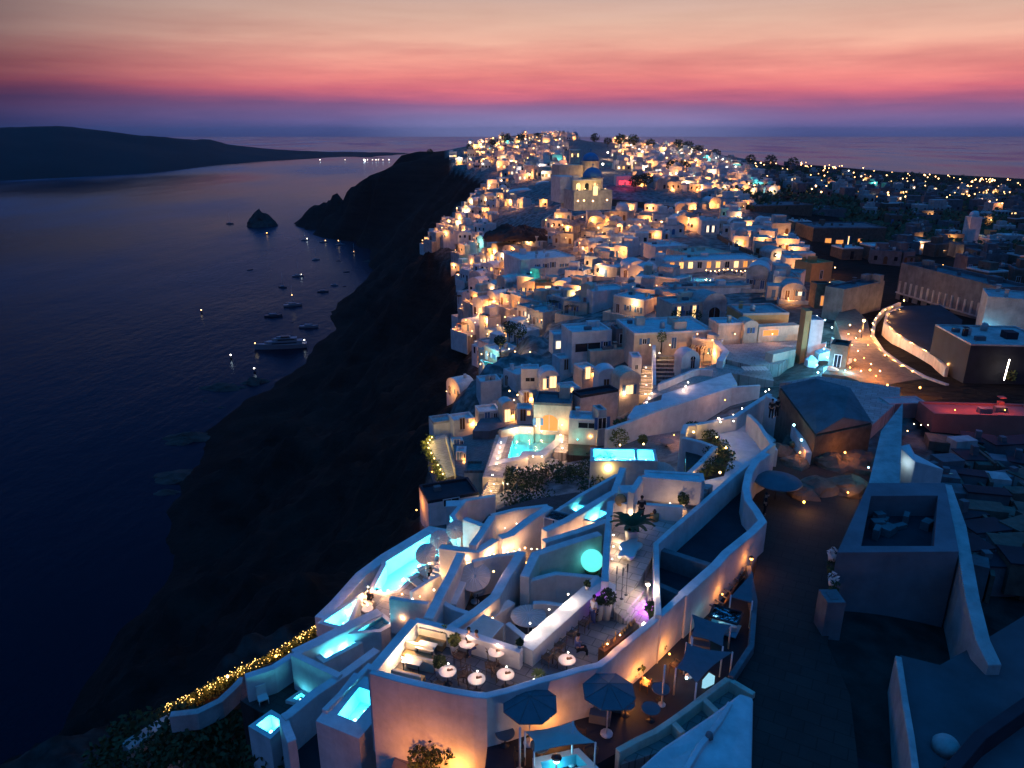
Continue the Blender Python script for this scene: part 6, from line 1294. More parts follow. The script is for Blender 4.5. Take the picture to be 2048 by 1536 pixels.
# ================================================================ right side: dark quarter
blk((1502,448),(1622,444),410,396,34.5,'long brown walled building with flat blue roofs', wall='stone', roof='plaster_d', ops=[])
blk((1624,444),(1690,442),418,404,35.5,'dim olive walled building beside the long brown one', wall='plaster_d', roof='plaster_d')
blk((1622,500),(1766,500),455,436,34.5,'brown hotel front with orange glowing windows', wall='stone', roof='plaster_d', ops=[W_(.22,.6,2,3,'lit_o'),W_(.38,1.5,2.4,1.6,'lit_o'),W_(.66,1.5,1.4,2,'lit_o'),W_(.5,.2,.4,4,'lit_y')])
for k, (x, y, w_) in enumerate([(1492,418,90),(1548,440,60),(1466,432,60),(1490,440,30),(1640,480,120),(1665,470,90),(1722,470,60),(1470,380,70)]): lamp(tuple(P(x, y, 32)), 'orange street light in the dim quarter '+['left above the long brown building','on the long brown building','left of the white box house','below the long brown building','left in the brown hotel front','middle of the brown hotel front','right in the brown hotel front','far behind the long brown building'][k], w_*1.5, ORG, .18, 'bulb', 'wall', 'street lights of the dim quarter', off=(0, -.9, .2))
t = block((1790,600),(1985,662),548,532,32,'long dim arcaded building with rows of pilasters', wall='plaster_d', roof='plaster_d', name='arcaded_building', cat='building', par=.6)
a_ = P(1790,600,32); b_ = P(1985,662,32); L_ = (b_-a_).length
for k in range(16): m = MB(); m.box((-L_/2+L_*(k+.5)/16, -.12, 1.8), (.35, .24, 2.2)); m.build('pilaster', M['plaster_b'], t)
m = MB(); m.box((0, -.12, 1.5), (L_, .26, .25)); m.build('ledge', M['plaster_b'], t)
for k in range(6): opening(t, -L_/2+L_*(k+.7)/10, .2, .9, 1.1, 'window', 'glassd', detail=False)
blk((1955,690),(2090,704),598,582,31,'plain lilac walled block at the right edge', wall='plaster_b', roof='plaster_b', par=.2)
blk((1925,770),(2100,775),690,652,29.8,'deep blue flat roofed block below the lilac one', wall='roof_d', roof='plaster_b', par=.2)
blk((1862,862),(2080,868),830,806,28.4,'long terracotta red terrace house at the right edge', wall='terracotta', roof='terracotta', par=.2, name='red_house')
blk((1775,832),(1850,830),806,792,28.2,'low mauve roofed house left of the terracotta one', wall='plaster_d', roof='plaster_b', par=.1)
blk((1580,800),(1650,800),775,765,28.4,'lilac sloping roof above the pitched house', wall='plaster_b', par=.05) if False else None
slab([(1560,765),(1640,752),(1800,775),(1800,800),(1745,850),(1700,775)], 26.9, 30, 'lilac paved square between pitched house and stone stairs', 'square', 'floor_l', 'square')
# curved terrace wall with lights
cw = [(1800,605),(1768,618),(1750,640),(1745,670),(1765,700),(1800,725),(1850,752),(1895,768)]
wall(cw, [30.0,30,30,30,29.9,29.7,29.5,29.3], .5, 32.5, 'curving road wall edged with golden lights', 'garden_wall', 'plaster_b')
cw2 = [(1805,612),(1775,625),(1770,645),(1790,665),(1830,690),(1870,712),(1895,735)]
wall(cw2, [28.9,28.9,28.9,28.8,28.7,28.6,28.5], .4, 32, 'upper curving wall of the dark round mound', 'garden_wall', 'plaster_c')
slab([(1805,612),(1775,625),(1770,645),(1790,665),(1830,690),(1870,712),(1905,735),(1925,640),(1880,610)], 28.95, 32, 'dark round mound enclosed by the curving walls', 'mound', 'roof_d', 'mound')
rg = random.Random(21)
def along(pl, u):
    k = u*(len(pl)-1); i = min(int(k), len(pl)-2); f = k-i; return pl[i][0]+(pl[i+1][0]-pl[i][0])*f, pl[i][1]+(pl[i+1][1]-pl[i][1])*f
for k in range(16):
    x, y = along(cw, .05+.93*k/15); lamp(tuple(P(x-4, y+4, 29.9)), 'golden light edging the curving road wall, number '+['one','two','three','four','five','six','seven','eight','nine','ten','eleven','twelve','thirteen','fourteen','fifteen','sixteen'][k]+' from the top', 60, (1, .42, .10), .09, 'bulb', 'floor', 'golden lights on the curving road wall', off=(-.1, -.3, .2))
for k in range(9):
    x, y = along(cw2, .05+.9*k/8); lamp(tuple(P(x+3, y+3, 28.7)), 'amber light on the upper curving wall, number '+['one','two','three','four','five','six','seven','eight','nine'][k]+' from the top', 60, (1, .42, .12), .06, 'bulb_o', 'floor', 'amber lights on the upper curving wall', off=(.2, -.1, .2))
lamp(tuple(P(1728,641,26.9)), 'blazing orange street lamp at the start of the curving wall', 1500, (1, .45, .12), .22, 'bulb', 'post', off=(0, -.5, -.1))
for k, (x, y, w_, c_, b_) in enumerate([(1720,662,90,WARM,'bulb'),(1700,650,60,WARM,'bulb'),(1690,690,50,ORG,'bulb_o'),(1710,720,50,ORG,'bulb_o'),(1740,740,60,ORG,'bulb_o'),(1775,770,70,ORG,'bulb_o'),(1840,775,40,ORG,'bulb_o'),(1640,665,30,(.4,.8,1),'bulb_w'),(1634,632,30,(.5,.85,1),'bulb_w'),(1650,640,40,(.1,.65,1),'bulb_c'),(1668,680,60,(.1,.65,1),'bulb_c'),(1634,730,90,(.15,.6,1),'bulb_c'),(1655,715,70,(.1,.65,1),'bulb_c'),(1690,742,26,(.2,.8,1),'bulb_c'),(1960,672,26,(.1,.6,1),'bulb_c'),(1930,715,22,(.2,.8,1),'bulb_c'),(1808,601,40,WARM,'bulb'),(1905,548,50,WARM,'bulb_w'),(1886,530,26,ORG,'bulb_o'),(1648,545,60,WARM,'bulb'),(1670,535,30,WARM,'bulb'),(1655,580,50,ORG,'bulb_o'),(1660,565,46,WARM,'bulb'),(1928,480,40,(1,.8,.3),'bulb')]):
    lamp(tuple(P(x, y, [28.7,28.8,28.8,28.8,28.8,28.4,28.2,29.6,29.2,29.6,29.6,29.8,29.8,29.8,29.5,29.5,29.6,31,32,31,31,31,31,36][k])), ['yellow light right under the blazing lamp','yellow light left of the blazing lamp','orange light in the rubble left of the road','orange light in the rubble below the road lamp','orange light where the road bends','orange light on the stone stairs','orange light at the foot of the golden row','pale lamp in the blue gateway','top lamp of the blue gateway','blue light on the right of the gateway','blue light in the cloth like shapes','brightest blue light below the gateway','blue light right of the brightest blue one','small cyan light at the rim of the square','cyan light on the deep blue block','cyan light below the deep blue block','gold lamp at the top of the curving wall','white lamp behind the arcaded building','orange lamp left behind the arcaded building','yellow lamp on the glowing stone hut','small yellow lamp right of the stone hut','orange lamp in the ruined doorway','yellow lamp above the ruined doorway','yellow lamp in the fields at right'][k], w_*(7 if c_ in (WARM, ORG) else 12), c_, .12, b_, 'spot', off=(0, -.9, .7))
t = thing('light_tube', tuple(P(2008,760,28.6)), 'upright white light tube beside a golden shrub at the right edge', 'light tube'); m = MB(); m.tube([(0, 0, 0), (.1, 0, 2.6)], .06, 6); m.build('tube', M['bulb_w'], t); add_light((0, -.5, 1.5), WARMW, 40, .2, t)
bush(tuple(P(2022,758,28.8)), .7, .7, .7, 'golden shrub lit by the light tube', 200, .15, 'leaf_y', seed=170)
for k, (fl, fr, yt, yb, D, lab, wl) in enumerate([((1620,560),(1662,556),525,515,31.5,'glowing yellow stone hut','plaster_y'),((1628,612),(1660,612),568,558,31,'ruined doorway house with amber inside','stone'),((1672,610),(1690,608),566,560,31,'pinkish lit pier house by the ruin','plaster_c'),((1680,640),(1760,620),570,556,31.2,'plain mauve slope roofed house beyond the blazing lamp','plaster_d'),((1612,700),(1640,700),640,628,30.2,'blue gateway house with pale hanging lamps','plaster'),((1655,735),(1690,740),690,676,30,'dark rubble house catching gold light','stone'),((1930,500),(1952,500),434,424,38,'pale blue domed tower house standing in the dark quarter','plaster')]):
    blk(fl, fr, yt, yb, D, lab, wall=wl, kind='dome' if k == 6 else 'flat', ops=[DR(.5,'lit_o' if k in (1,) else 'glassd')] if k in (0,1,5) else [])
for k in range(12):   # cloth like blue awnings at the gateway
    x = 1612+rg.random()*75; y = 650+rg.random()*95; q = P(x, y, 29.4); m = MB(); s_ = rg.uniform(.6, 1.5)
    m.prism([(s_*math.cos(a)*rg.uniform(.6, 1), s_*math.sin(a)*rg.uniform(.6, 1)) for a in np.linspace(0, 6.28, 6)[:-1]], -1.2, [rg.uniform(-.5, .3) for _ in range(5)]); o = m.build('awning', M['plaster']); o.location = q; tag(o, 'crumpled awning bathed in blue light at the gateway', 'awning', 'blue awnings at the gateway')
# roof clutter on the right
cl = random.Random(33); k = 0
for row in range(8):
    y = 880+row*34
    for c in range(6):
        x = 1838+c*42+cl.uniform(-12, 12)+(14 if row > 3 else 0)+row*7
        if x > 2060 or (row < 2 and x < 1880): continue
        D = 27.3-.12*row+cl.uniform(-.5, .4); q = P(x, y+cl.uniform(-8, 8), D); w_ = cl.uniform(1.4, 3.0); d_ = cl.uniform(1.2, 2.4); h_ = cl.uniform(.6, 2.6)
        t = thing('roof_shed', tuple(q-Vector((0, 0, h_))), 'dim boxy roof shed, %s from the left in the %s row of the cluttered yard' % (['first','second','third','fourth','fifth','sixth'][c], ['farthest','second','third','fourth','fifth','sixth','seventh','nearest'][row]), 'roof shed', 'sheds in the cluttered roofscape at right', cl.uniform(-.5, .4))
        m = MB(); m.box((0, 0, -1.5), (w_, d_, h_+1.5)); m.build('wall', M[cl.choice(['plaster_d', 'plaster_d', 'stone', 'plaster_b'])], t)
        if cl.random() < .5: m = MB(); m.box((0, 0, h_), (w_+.15, d_+.15, .1)); m.build('roof', M[cl.choice(['roof_d', 'roof_d', 'stone'])], t)
        m = MB(); m.box((w_*.5+.25, cl.uniform(-.5, .5), -1.5), (.25, d_*1.6, 1.5+h_*cl.uniform(.5, 1.2))); m.build('side_wall', M['stone'], t)
        if cl.random() < .4: m = MB(); m.box((cl.uniform(-.4, .4), 0, h_+.1), (.5, .5, cl.uniform(.3, .9))); m.build('chimney', M['plaster_d'], t)
for k, (x, y) in enumerate([(1828,848),(1842,850),(1856,850),(1815,862),(1899,946)]): lamp(tuple(P(x, y, 26.8)), ['left','middle','right','lowest','cyan'][k]+' small light in the cluttered roofscape', 6, ORG if k < 4 else (.2,.8,1), .05, 'bulb' if k < 4 else 'bulb_c', 'wall', off=(0, -.3, .1))
for k_ in range(3): lamp(tuple(P(1910+50*k_, 820, 26.35)), ['left','middle','right'][k_]+' red lamp washing the terracotta terrace house', 34, (1, .16, .07), .05, 'bulb_o', 'spot', off=(0, .4, 1.0))

slab([(996,862),(1022,848),(1068,854),(1136,864),(1133,905),(1110,902),(1113,862),(1018,866)], 38.0, 43, 'mauve deck between the large turquoise pool and the arched cream house', 'pool_deck', 'floor_l', 'pool deck')
slab([(905,880),(965,862),(985,862),(1000,862),(975,952),(930,955),(912,950)], 41.3, 46, 'dim stepped terrace left of the pale pool deck', 'terrace', 'floor', 'terrace')
slab([(985,800),(1068,790),(1068,855),(1020,850),(980,862),(945,862)], 40.0, 45, 'dark terrace above the large turquoise pool', 'terrace', 'plaster_d', 'terrace')
for k, (fl, fr, yt, yb, D, lab) in enumerate([((908,862),(950,856),838,824,42.5,'blue roofed cube left of the dark terrace'),((958,850),(1000,846),822,808,41,'dark flat cube above the pale pool deck'),((1005,845),(1030,842),812,800,40,'small arched cube left of the arched cream house'),((1034,843),(1064,843),818,806,39.6,'grey cube touching the arched cream house'),((912,930),(932,930),905,892,42,'low beige store beside the fin shaped wall'),((1128,802),(1160,798),776,762,37.6,'blue cube above the pinkish white house'),((1044,808),(1066,806),790,780,40,'pale cube under the lilac wavy house'),((1208,770),(1225,768),752,744,35.8,'little white cube left of the second vault'),((1164,760),(1192,756),736,722,36.2,'white cube between the broad cube house and the vaults'),((1120,742),(1150,738),716,704,37.4,'white cube under the white frame house'),((905,905),(928,903),884,874,42.5,'stone store at the top of the fin shaped wall')]):
    blk(fl, fr, yt, yb, D, lab, wall=['plaster','plaster_b','plaster_c'][k % 3], roof='plaster', kind='vault' if k in (2, 7) else 'flat', ops=[DR(.4,['wood','bluewood','lit_y'][k % 3]),W_(.78,.9,.6,.8,['lit','glassd','glassd'][k % 3])])
    if k % 2 == 0:
        q = P(fr[0]-3, fr[1]-8, D-.6); lamp(tuple(q), 'warm lamp at the '+lab.split(' ', 1)[1] if False else 'lamp glowing by the '+lab, 70, WARM, .08, 'bulb', 'wall', off=(0, -.5, .1))

slab([(1692,600),(1735,640),(1742,675),(1770,712),(1890,772),(1800,792),(1690,752),(1645,748),(1690,700),(1670,640)], 29.75, 32.5, None, 'road', 'stone', kind='structure')
q = Vector((t.location)) if False else None
t = CHURCH
def chloc(px_, dist, row):
    zz = ztop((0, dist), row); return Vector(((px_-1024)/F*(dist*cp-(zz-CAMZ)*sp), dist, zz))
a_ = chloc(1158,243.5,359); b_ = chloc(1219,243.5,359); m = WB(); m.prism([(a_.x, 243.5), (b_.x, 243.5), (b_.x, 255), (a_.x, 255)], CAMZ-21.5, a_.z); m.build('nave', M['plaster_c'], t)
m = WB(); m.box(((a_.x+b_.x)/2, 243.35, a_.z-.35), (b_.x-a_.x+.5, .5, .35)); m.box((a_.x+1.2, 244.2, a_.z), (2.0, 1.4, 1.2)); m.box((b_.x-1.0, 244.2, a_.z), (1.6, 1.4, .8)); m.build('cornice', M['plaster'], t)
for k, u in enumerate((.2, .5, .8)):
    m = MB(); xz_prism(m, arch_poly(1.3, 2.2), a_.x+(b_.x-a_.x)*u, a_.z-3.3, 243.35, 243.6); o = MB(); o.world = True; o.v, o.f, o.smooth = m.v, m.f, m.smooth; o.build('window', M['lit_y' if k != 1 else 'glassd'], t)
c_ = chloc(1181,259,330); m = WB(); m.box((c_.x, 263, CAMZ-21), (8.5, 8, c_.z-CAMZ+21)); m.build('rear_tower', M['plaster_c'], t)
a2_ = chloc(1150,246,352); m = WB(); m.box((a2_.x, 249, CAMZ-22), (5.5, 9, a2_.z-CAMZ+22)); m.build('side_tower', M['plaster'], t)
for k, (px_, dist, row, w_) in enumerate([(1170,242.6,378,260),(1190,242.6,378,300),(1210,242.6,378,200),(1172,257.5,350,260),(1192,257.5,350,300)]):
    q = chloc(px_, dist, row); q.z = max(q.z, 0); lamp(tuple(q), ['left','middle','right','left rear','right rear'][k]+' lamp on the church roof below the blue domes', w_, (1, .66, .24), .16, 'bulb_far', 'spot', off=(0, -1.2, .5))
for k in range(9):
    x, y = [(1015,955),(1040,965),(1068,958),(1092,966),(1120,955),(1140,962),(1030,1003),(1075,1005),(1160,950)][k]; g = G(x, y); s_ = [1.3,1.6,1.4,1.7,1.5,1.4,1.4,1.6,1.3][k]
    bush((g.x, g.y, g.z-.2), s_*1.25, s_, s_*.75, 'dark shrub on the slope above the hotel, '+['leftmost','second','third','fourth','fifth','sixth','lower left','lower middle','rightmost'][k]+' one', 420, .17, 'leaf', seed=400+k, group='dark shrubs above the hotel')
for k, (x, y) in enumerate([(1262,300),(1290,312),(1310,330),(1275,340),(1230,320),(1240,300),(1215,318),(1290,352),(1330,318),(1205,345)]):
    g = G(x, y); lamp((g.x, g.y, g.z+4.5), 'very bright street light of the glowing upper quarter, number '+['one','two','three','four','five','six','seven','eight','nine','ten'][k], 3200, (1, .62, .34), .55, 'bulb_w', 'post', 'bright lights of the upper quarter', off=(0, -2, -.5))

for k, (x, y) in enumerate([(1697,668),(1704,690),(1716,702),(1728,716),(1742,728),(1752,752),(1722,742),(1700,735),(1712,676),(1736,690),(1760,742),(1690,712)]):
    lamp(tuple(P(x, y, 29.2)), 'amber lantern crowding the street bend, %s from the top' % ['first','fourth','sixth','eighth','ninth','last','tenth','seventh','second','fifth','eleventh','third'][k], 150, (1, .34, .06), .09, 'bulb_o' if k % 2 else 'bulb', 'floor', 'amber lanterns of the street bend', off=(0, -.5, .6))
for k, (x, y) in enumerate([(1664,655),(1648,698),(1636,745)]): lamp(tuple(P(x, y, 28.2)), ['upper','middle','lower'][k]+' strong cyan floodlight at the blue gateway', 900, (.06, .55, 1), .12, 'bulb_c', 'spot', 'cyan floodlights at the gateway', off=(0, -.9, .5))
# ================================================================ the rest of the town, house by house
def inside(px, py, poly):
    c = False; n = len(poly)
    for i in range(n):
        x1, y1 = poly[i]; x2, y2 = poly[i-1]
        if (y1 > py) != (y2 > py) and px < (x2-x1)*(py-y1)/(y2-y1)+x1: c = not c
    return c
TOWN = [(850,800),(935,790),(955,720),(915,650),(905,600),(930,570),(905,540),(850,495),(870,455),(925,425),(960,385),(1010,360),(1000,340),(905,335),(895,318),(925,296),(1000,280),(1100,272),(1180,272),(1300,290),(1400,303),(1470,330),(1520,360),(1560,395),(1545,445),(1600,520),(1600,640),(1440,700),(1440,735),(1290,800),(1210,830),(1130,850),(1000,870),(900,850)]
DIM = [(1470,322),(1560,335),(1800,352),(2100,372),(2100,600),(1960,600),(1790,540),(1690,560),(1620,470),(1560,440),(1560,395)]
LM = [((1060,885),'large turquoise pool'),((1185,350),'blue domed church'),((1040,455),'dark rock outcrop'),((1480,545),'crowded dining terrace'),((1520,700),'paved plaza'),((1345,675),'long cream house'),((1095,525),'long white mansion'),((1065,385),'rounded villa'),
      ((1420,450),'white box house'),((1250,358),'red lit bar'),((1020,690),'dark tree group'),((1165,590),'little chapel front'),((1370,625),'light column house'),((1340,500),'orange window house'),((960,640),'curved cliff balcony'),((1560,425),'long brown building'),
      ((1690,475),'brown hotel front'),((1150,280),'skyline bell tower'),((1940,460),'domed tower house'),((1880,580),'arcaded building'),((960,310),'lit headland cluster'),((870,480),'upper cliff corner'),((1330,420),'curving dark wall'),((1280,320),'glowing upper quarter')]
SPOTS = []   # (px, py, x, y, z, far?)
rg = random.Random(2024)
def ok(px, py):
    for a, b, c, d in EXC:
        if a < px < c and b < py < d: return False
    return True
Y = 88.0
while Y < 1060:
    stp = 7.2 if Y < 260 else (8.2 if Y < 520 else 9.6)
    X = -190 + rg.uniform(0, stp)
    while X < 760:
        x = X+rg.uniform(-.28, .28)*stp; y = Y+rg.uniform(-.3, .3)*stp
        z = H(x, y) if -1.0 < 1 else 0
        px, py = proj((x, y, z))
        if 820 < px < 2080 and z > 45:
            zone = 'town' if inside(px, py, TOWN) else ('dim' if inside(px, py, DIM) else None)
            if zone and ok(px, py):
                # visible? compare with first ground hit
                g = G(px, py-2) if Y > 300 else None
                vis = g is None or abs(g.y-y) < 40 or g.y > y-25
                dens = 1.0 if zone == 'town' else (.30 if Y < 700 else .16)
                if px < 940 and py < 345: dens = .9
                if vis and rg.random() < dens*.93: SPOTS.append((px, py, x, y, z, zone))
        X += stp*(1.0 if Y < 520 else 1.15)
    Y += stp*(1.0 if Y < 260 else 1.12)
near = [s for s in SPOTS if s[3] < 470]; near.sort(key=lambda s: s[3]); far = [s for s in SPOTS if s[3] >= 470]
print('spots', len(near), len(far))
NEAR = near[:290]; FARH = near[290:]+far
WORDS = ['nearest','second nearest','third nearest','fourth nearest','fifth nearest','sixth nearest','seventh nearest','eighth nearest','ninth nearest','tenth nearest','eleventh nearest','twelfth nearest','thirteenth nearest','fourteenth nearest','fifteenth nearest','sixteenth nearest','seventeenth nearest','eighteenth nearest','nineteenth nearest','twentieth nearest']
cnt = {}
def where(px, py, kindword):
    best = min(LM, key=lambda l: (l[0][0]-px)**2+((l[0][1]-py)*1.5)**2); dx, dy = px-best[0][0], py-best[0][1]
    d = ('left of' if dx < 0 else 'right of') if abs(dx) > abs(dy)*1.6 else ('above' if dy < 0 else 'below')
    k = (best[1], d, kindword); cnt[k] = cnt.get(k, 0)
    return best, d, k
# rank houses around each landmark so that every label singles one out
info = []
for i, (px, py, x, y, z, zone) in enumerate(NEAR):
    r_ = random.Random(i*7+1)
    kd = r_.choices(['flat', 'vault', 'cave', 'dome'], [.66, .17, .14, .03])[0] if zone == 'town' else 'flat'
    best, d, k = where(px, py, kd); info.append((k, math.hypot(px-best[0][0], py-best[0][1]), i, kd, r_))
rank = {}
for k in set(t_[0] for t_ in info):
    for n_, t_ in enumerate(sorted([t_ for t_ in info if t_[0] == k], key=lambda t_: t_[1])): rank[t_[2]] = n_
KN = {'flat': 'flat roofed', 'vault': 'barrel vaulted', 'cave': 'rounded cave', 'dome': 'small domed'}
for (k, _, i, kd, r_) in info:
    px, py, x, y, z, zone = NEAR[i]
    gx = (H(x+3, y)-H(x-3, y))/6; gy = (H(x, y+3)-H(x, y-3))/6
    dn = Vector((-gx*1.0, -gy)) + Vector((-.05, -.32)); dn.normalize()
    rz = math.atan2(dn.x, -dn.y) + r_.choice([0, 0, .15, -.15, .35, -.3]); rz = max(-1.0, min(.8, rz))
    w = r_.uniform(3.6, 7.6); d = r_.uniform(3.6, 6.4); h = r_.uniform(2.5, 3.5)
    if kd == 'vault': w = min(w, 4.6); d += 1.5
    if kd == 'cave': w = min(w, 6.0)
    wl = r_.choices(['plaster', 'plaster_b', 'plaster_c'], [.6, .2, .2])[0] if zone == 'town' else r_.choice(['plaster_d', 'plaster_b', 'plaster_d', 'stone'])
    litp = .8 if zone == 'town' else .18
    lit = r_.random() < litp
    ops = []; det = y < 190
    G_ = ['lit', 'lit_y', 'lit_o', 'lit_w'] if lit else ['glassd']
    if r_.random() < .1 and lit: G_ = ['lit_c']
    nb = max(2, int(w/1.9))
    di = r_.randrange(nb)
    for j in range(nb):
        u = -w/2 + w*(j+.5)/nb
        g_ = r_.choice(G_) if r_.random() < .42 else 'glassd'
        if j == di: ops.append((u, .0, .95, 2.0, dict(kind='door', glass=r_.choice(['bluewood', 'wood', g_]), arch=r_.random() < .4)))
        elif r_.random() < .75: ops.append((u, .9, .8, r_.uniform(.9, 1.2), dict(glass=g_)))
    up = None
    if kd == 'flat' and r_.random() < .38: up = (r_.uniform(-.2, .2)*w, d*.62, w*r_.uniform(.4, .6), d*.55, r_.uniform(1.8, 2.7))
    tone = {'plaster': 'white', 'plaster_b': 'greyish', 'plaster_c': 'cream', 'plaster_d': 'dim', 'stone': 'brown'}[wl]
    adj = 'lit' if lit else 'unlit'
    lab = '%s %s %s house, %s of its kind %s the %s' % (adj, tone, KN[kd], WORDS[min(rank[i], 19)], k[1], k[0])
    lift = .25
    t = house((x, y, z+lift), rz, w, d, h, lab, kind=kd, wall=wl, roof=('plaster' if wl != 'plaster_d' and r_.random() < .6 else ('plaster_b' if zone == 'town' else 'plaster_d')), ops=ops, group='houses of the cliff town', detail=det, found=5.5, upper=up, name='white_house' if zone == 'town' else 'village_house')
    # front terrace with low wall
    if zone == 'town' and r_.random() < .75:
        m = MB(); td = r_.uniform(1.8, 3.2); m.box((0, -td/2-.01, -5), (w+1.0, td, 4.9)); m.build('terrace', M['floor_l'], t)
        m = MB(); m.box((0, -td-.1, -5), (w+1.1, .25, 5.5)); m.box((-(w+1.0)/2-.05, -td/2, -5), (.25, td-.1, 5.48)); m.build('parapet', M[wl], t)
    else: td = 1.6
    if r_.random() < .6 and zone == 'town':
        sx = r_.choice([-1, 1]); aw = r_.uniform(1.8, 3.2); ah = r_.uniform(.5, .85)*h; ay = r_.uniform(.2, .6)*d; ad = r_.uniform(2.2, 3.6)
        m = MB(); m.box((sx*(w/2+aw/2-.05), ay, -5), (aw, ad, 5+ah))
        if r_.random() < .4: m.lathe([(aw*.42, 0), (aw*.38, aw*.16), (aw*.24, aw*.3), (.05, aw*.36)], (sx*(w/2+aw/2-.05), ay, ah), 12)
        m.build('annex', M[r_.choice(['plaster', 'plaster_b', wl])], t)
        if y < 260 and r_.random() < .5: opening(t, sx*(w/2+aw/2), .2, .7, 1.5, 'door', r_.choice(['wood', 'bluewood', 'glassd']), y=ay-ad/2, detail=False)
    if y < 240 and r_.random() < .3:
        m = MB(); px0 = r_.uniform(-.25, .25)*w
        for j in range(7): m.box((px0-1.2+.4*j, -1.1, 2.15), (.08, 2.0, .08))
        for sx in (-1.2, 1.2): m.box((px0+sx, -2.0, -.1), (.1, .1, 2.25))
        m.build('pergola', M['wood'], t)
    if r_.random() < .3:
        m = MB(); m.box((w*.3, d*.5, h+(.35 if kd == 'flat' else .8)), (.5, .5, .8)); m.build('chimney', M[wl], t)
    if y < 230 and r_.random() < .2:
        m = MB(); 
        for j in range(6): m.box((w/2+.6, -.3+.4*j, -1), (1.0, .4, 1+.25+.25*j))
        m.build('stairs', M['plaster'], t)
    if lit:
        col = r_.choice([WARM, WARM, WARMW, (1, .40, .10), (1, .40, .10)]) if g_ != 'lit_c' else (.2, .8, .9)
        u = r_.uniform(-.35, .35)*w; W_atts = (110 if y < 170 else 210 if y < 320 else 380)*r_.uniform(.5, 1.5)
        c_, s_ = math.cos(rz), math.sin(rz); ly = -.28 if r_.random() < .5 else -td+.3; lz = r_.uniform(.4, 2.4)
        bp = (x+u*c_-ly*s_, y+u*s_+ly*c_, z+lift+lz)
        lamp(bp, 'warm lamp at the %s %s house, %s %s the %s' % (tone, KN[kd], WORDS[min(rank[i], 19)], k[1], k[0]), W_atts*3.2, col, .07 if y < 200 else .11 if y < 330 else .20, 'bulb' if y < 200 else 'bulb_far', 'wall', 'lamps of the cliff town houses', off=(.1, -.8, .3))
print('houses', len(info))
# ---- the farthest houses: too many and too small to take one by one
def far_town():
    mw = {k: WB() for k in ('plaster', 'plaster_b', 'plaster_d')}; ml = {k: WB() for k in ('lit', 'lit_y', 'lit_w', 'lit_o', 'glassd')}; lm = {k: WB() for k in ('bulb_far', 'bulb_w', 'bulb_t')}
    rg = random.Random(77); lights = []
    for (px, py, x, y, z, zone) in FARH:
        w = rg.uniform(4.4, 8.5); d = rg.uniform(4, 7); h = rg.uniform(2.8, 4.2)+(2.8 if rg.random() < .25 else 0); rz = rg.uniform(-.45, .35)
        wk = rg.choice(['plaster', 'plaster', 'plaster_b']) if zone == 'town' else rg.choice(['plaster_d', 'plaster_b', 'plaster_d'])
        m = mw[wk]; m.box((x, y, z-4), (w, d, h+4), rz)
        if rg.random() < .45: m.box((x+rg.uniform(-.2, .2)*w, y+d*.2, z+h), (w*.5, d*.5, rg.uniform(1.4, 2.6)), rz)
        if rg.random() < .12: m.lathe([(w*.3, 0), (w*.28, w*.12), (w*.18, w*.24), (.05, w*.3)], (x, y, z+h), 10)
        c_, s_ = math.cos(rz), math.sin(rz); lit = rg.random() < (.72 if zone == 'town' else .22)
        nw = rg.randint(2, 4)
        for j in range(nw):
            u = w*((j+.5)/nw-.5); g = rg.choice(['lit', 'lit_y', 'lit_w', 'lit_o', 'glassd']) if lit else 'glassd'
            wx, wy = x+u*c_+(d/2+.03)*s_, y+u*s_-(d/2+.03)*c_; ml[g].box((wx, wy, z+.8), (1.1, .12, 1.5), rz)
        if lit:
            u = rg.uniform(-.4, .4)*w; q = Vector((x+u*c_+(d/2+1.0)*s_, y+u*s_-(d/2+1.0)*c_, z+rg.uniform(1.2, h)))
            lm['bulb_t' if rg.random() < .04 else 'bulb_far' if rg.random() < .7 else 'bulb_w'].ball(q, rg.uniform(.22, .5)*(1 if y < 800 else 1.3), 6)
            lights.append((q, y))
    t = thing('distant_houses', (40, 800, 90), None, None); t['kind'] = 'stuff'
    for k, m in mw.items(): m.build('wall', M[k], t)['kind'] = 'stuff'
    for k, m in ml.items(): m.build('window', M[k], t)['kind'] = 'stuff'
    for k, m in lm.items():
        if m.v: m.build('lamp', M[k], t)['kind'] = 'stuff'
    rg.shuffle(lights)
    for q, y in lights[:230]: add_light((q.x, q.y-1.2, q.z+.3), rg.choice([WARM, WARMW, (1, .34, .09), (1, .34, .09), (1, .85, .75), (.1, .8, .75)] if rg.random() < .5 else [WARM]), 3000 if y > 600 else 1800, .5)
    print('far', len(FARH), len(lights))
far_town()
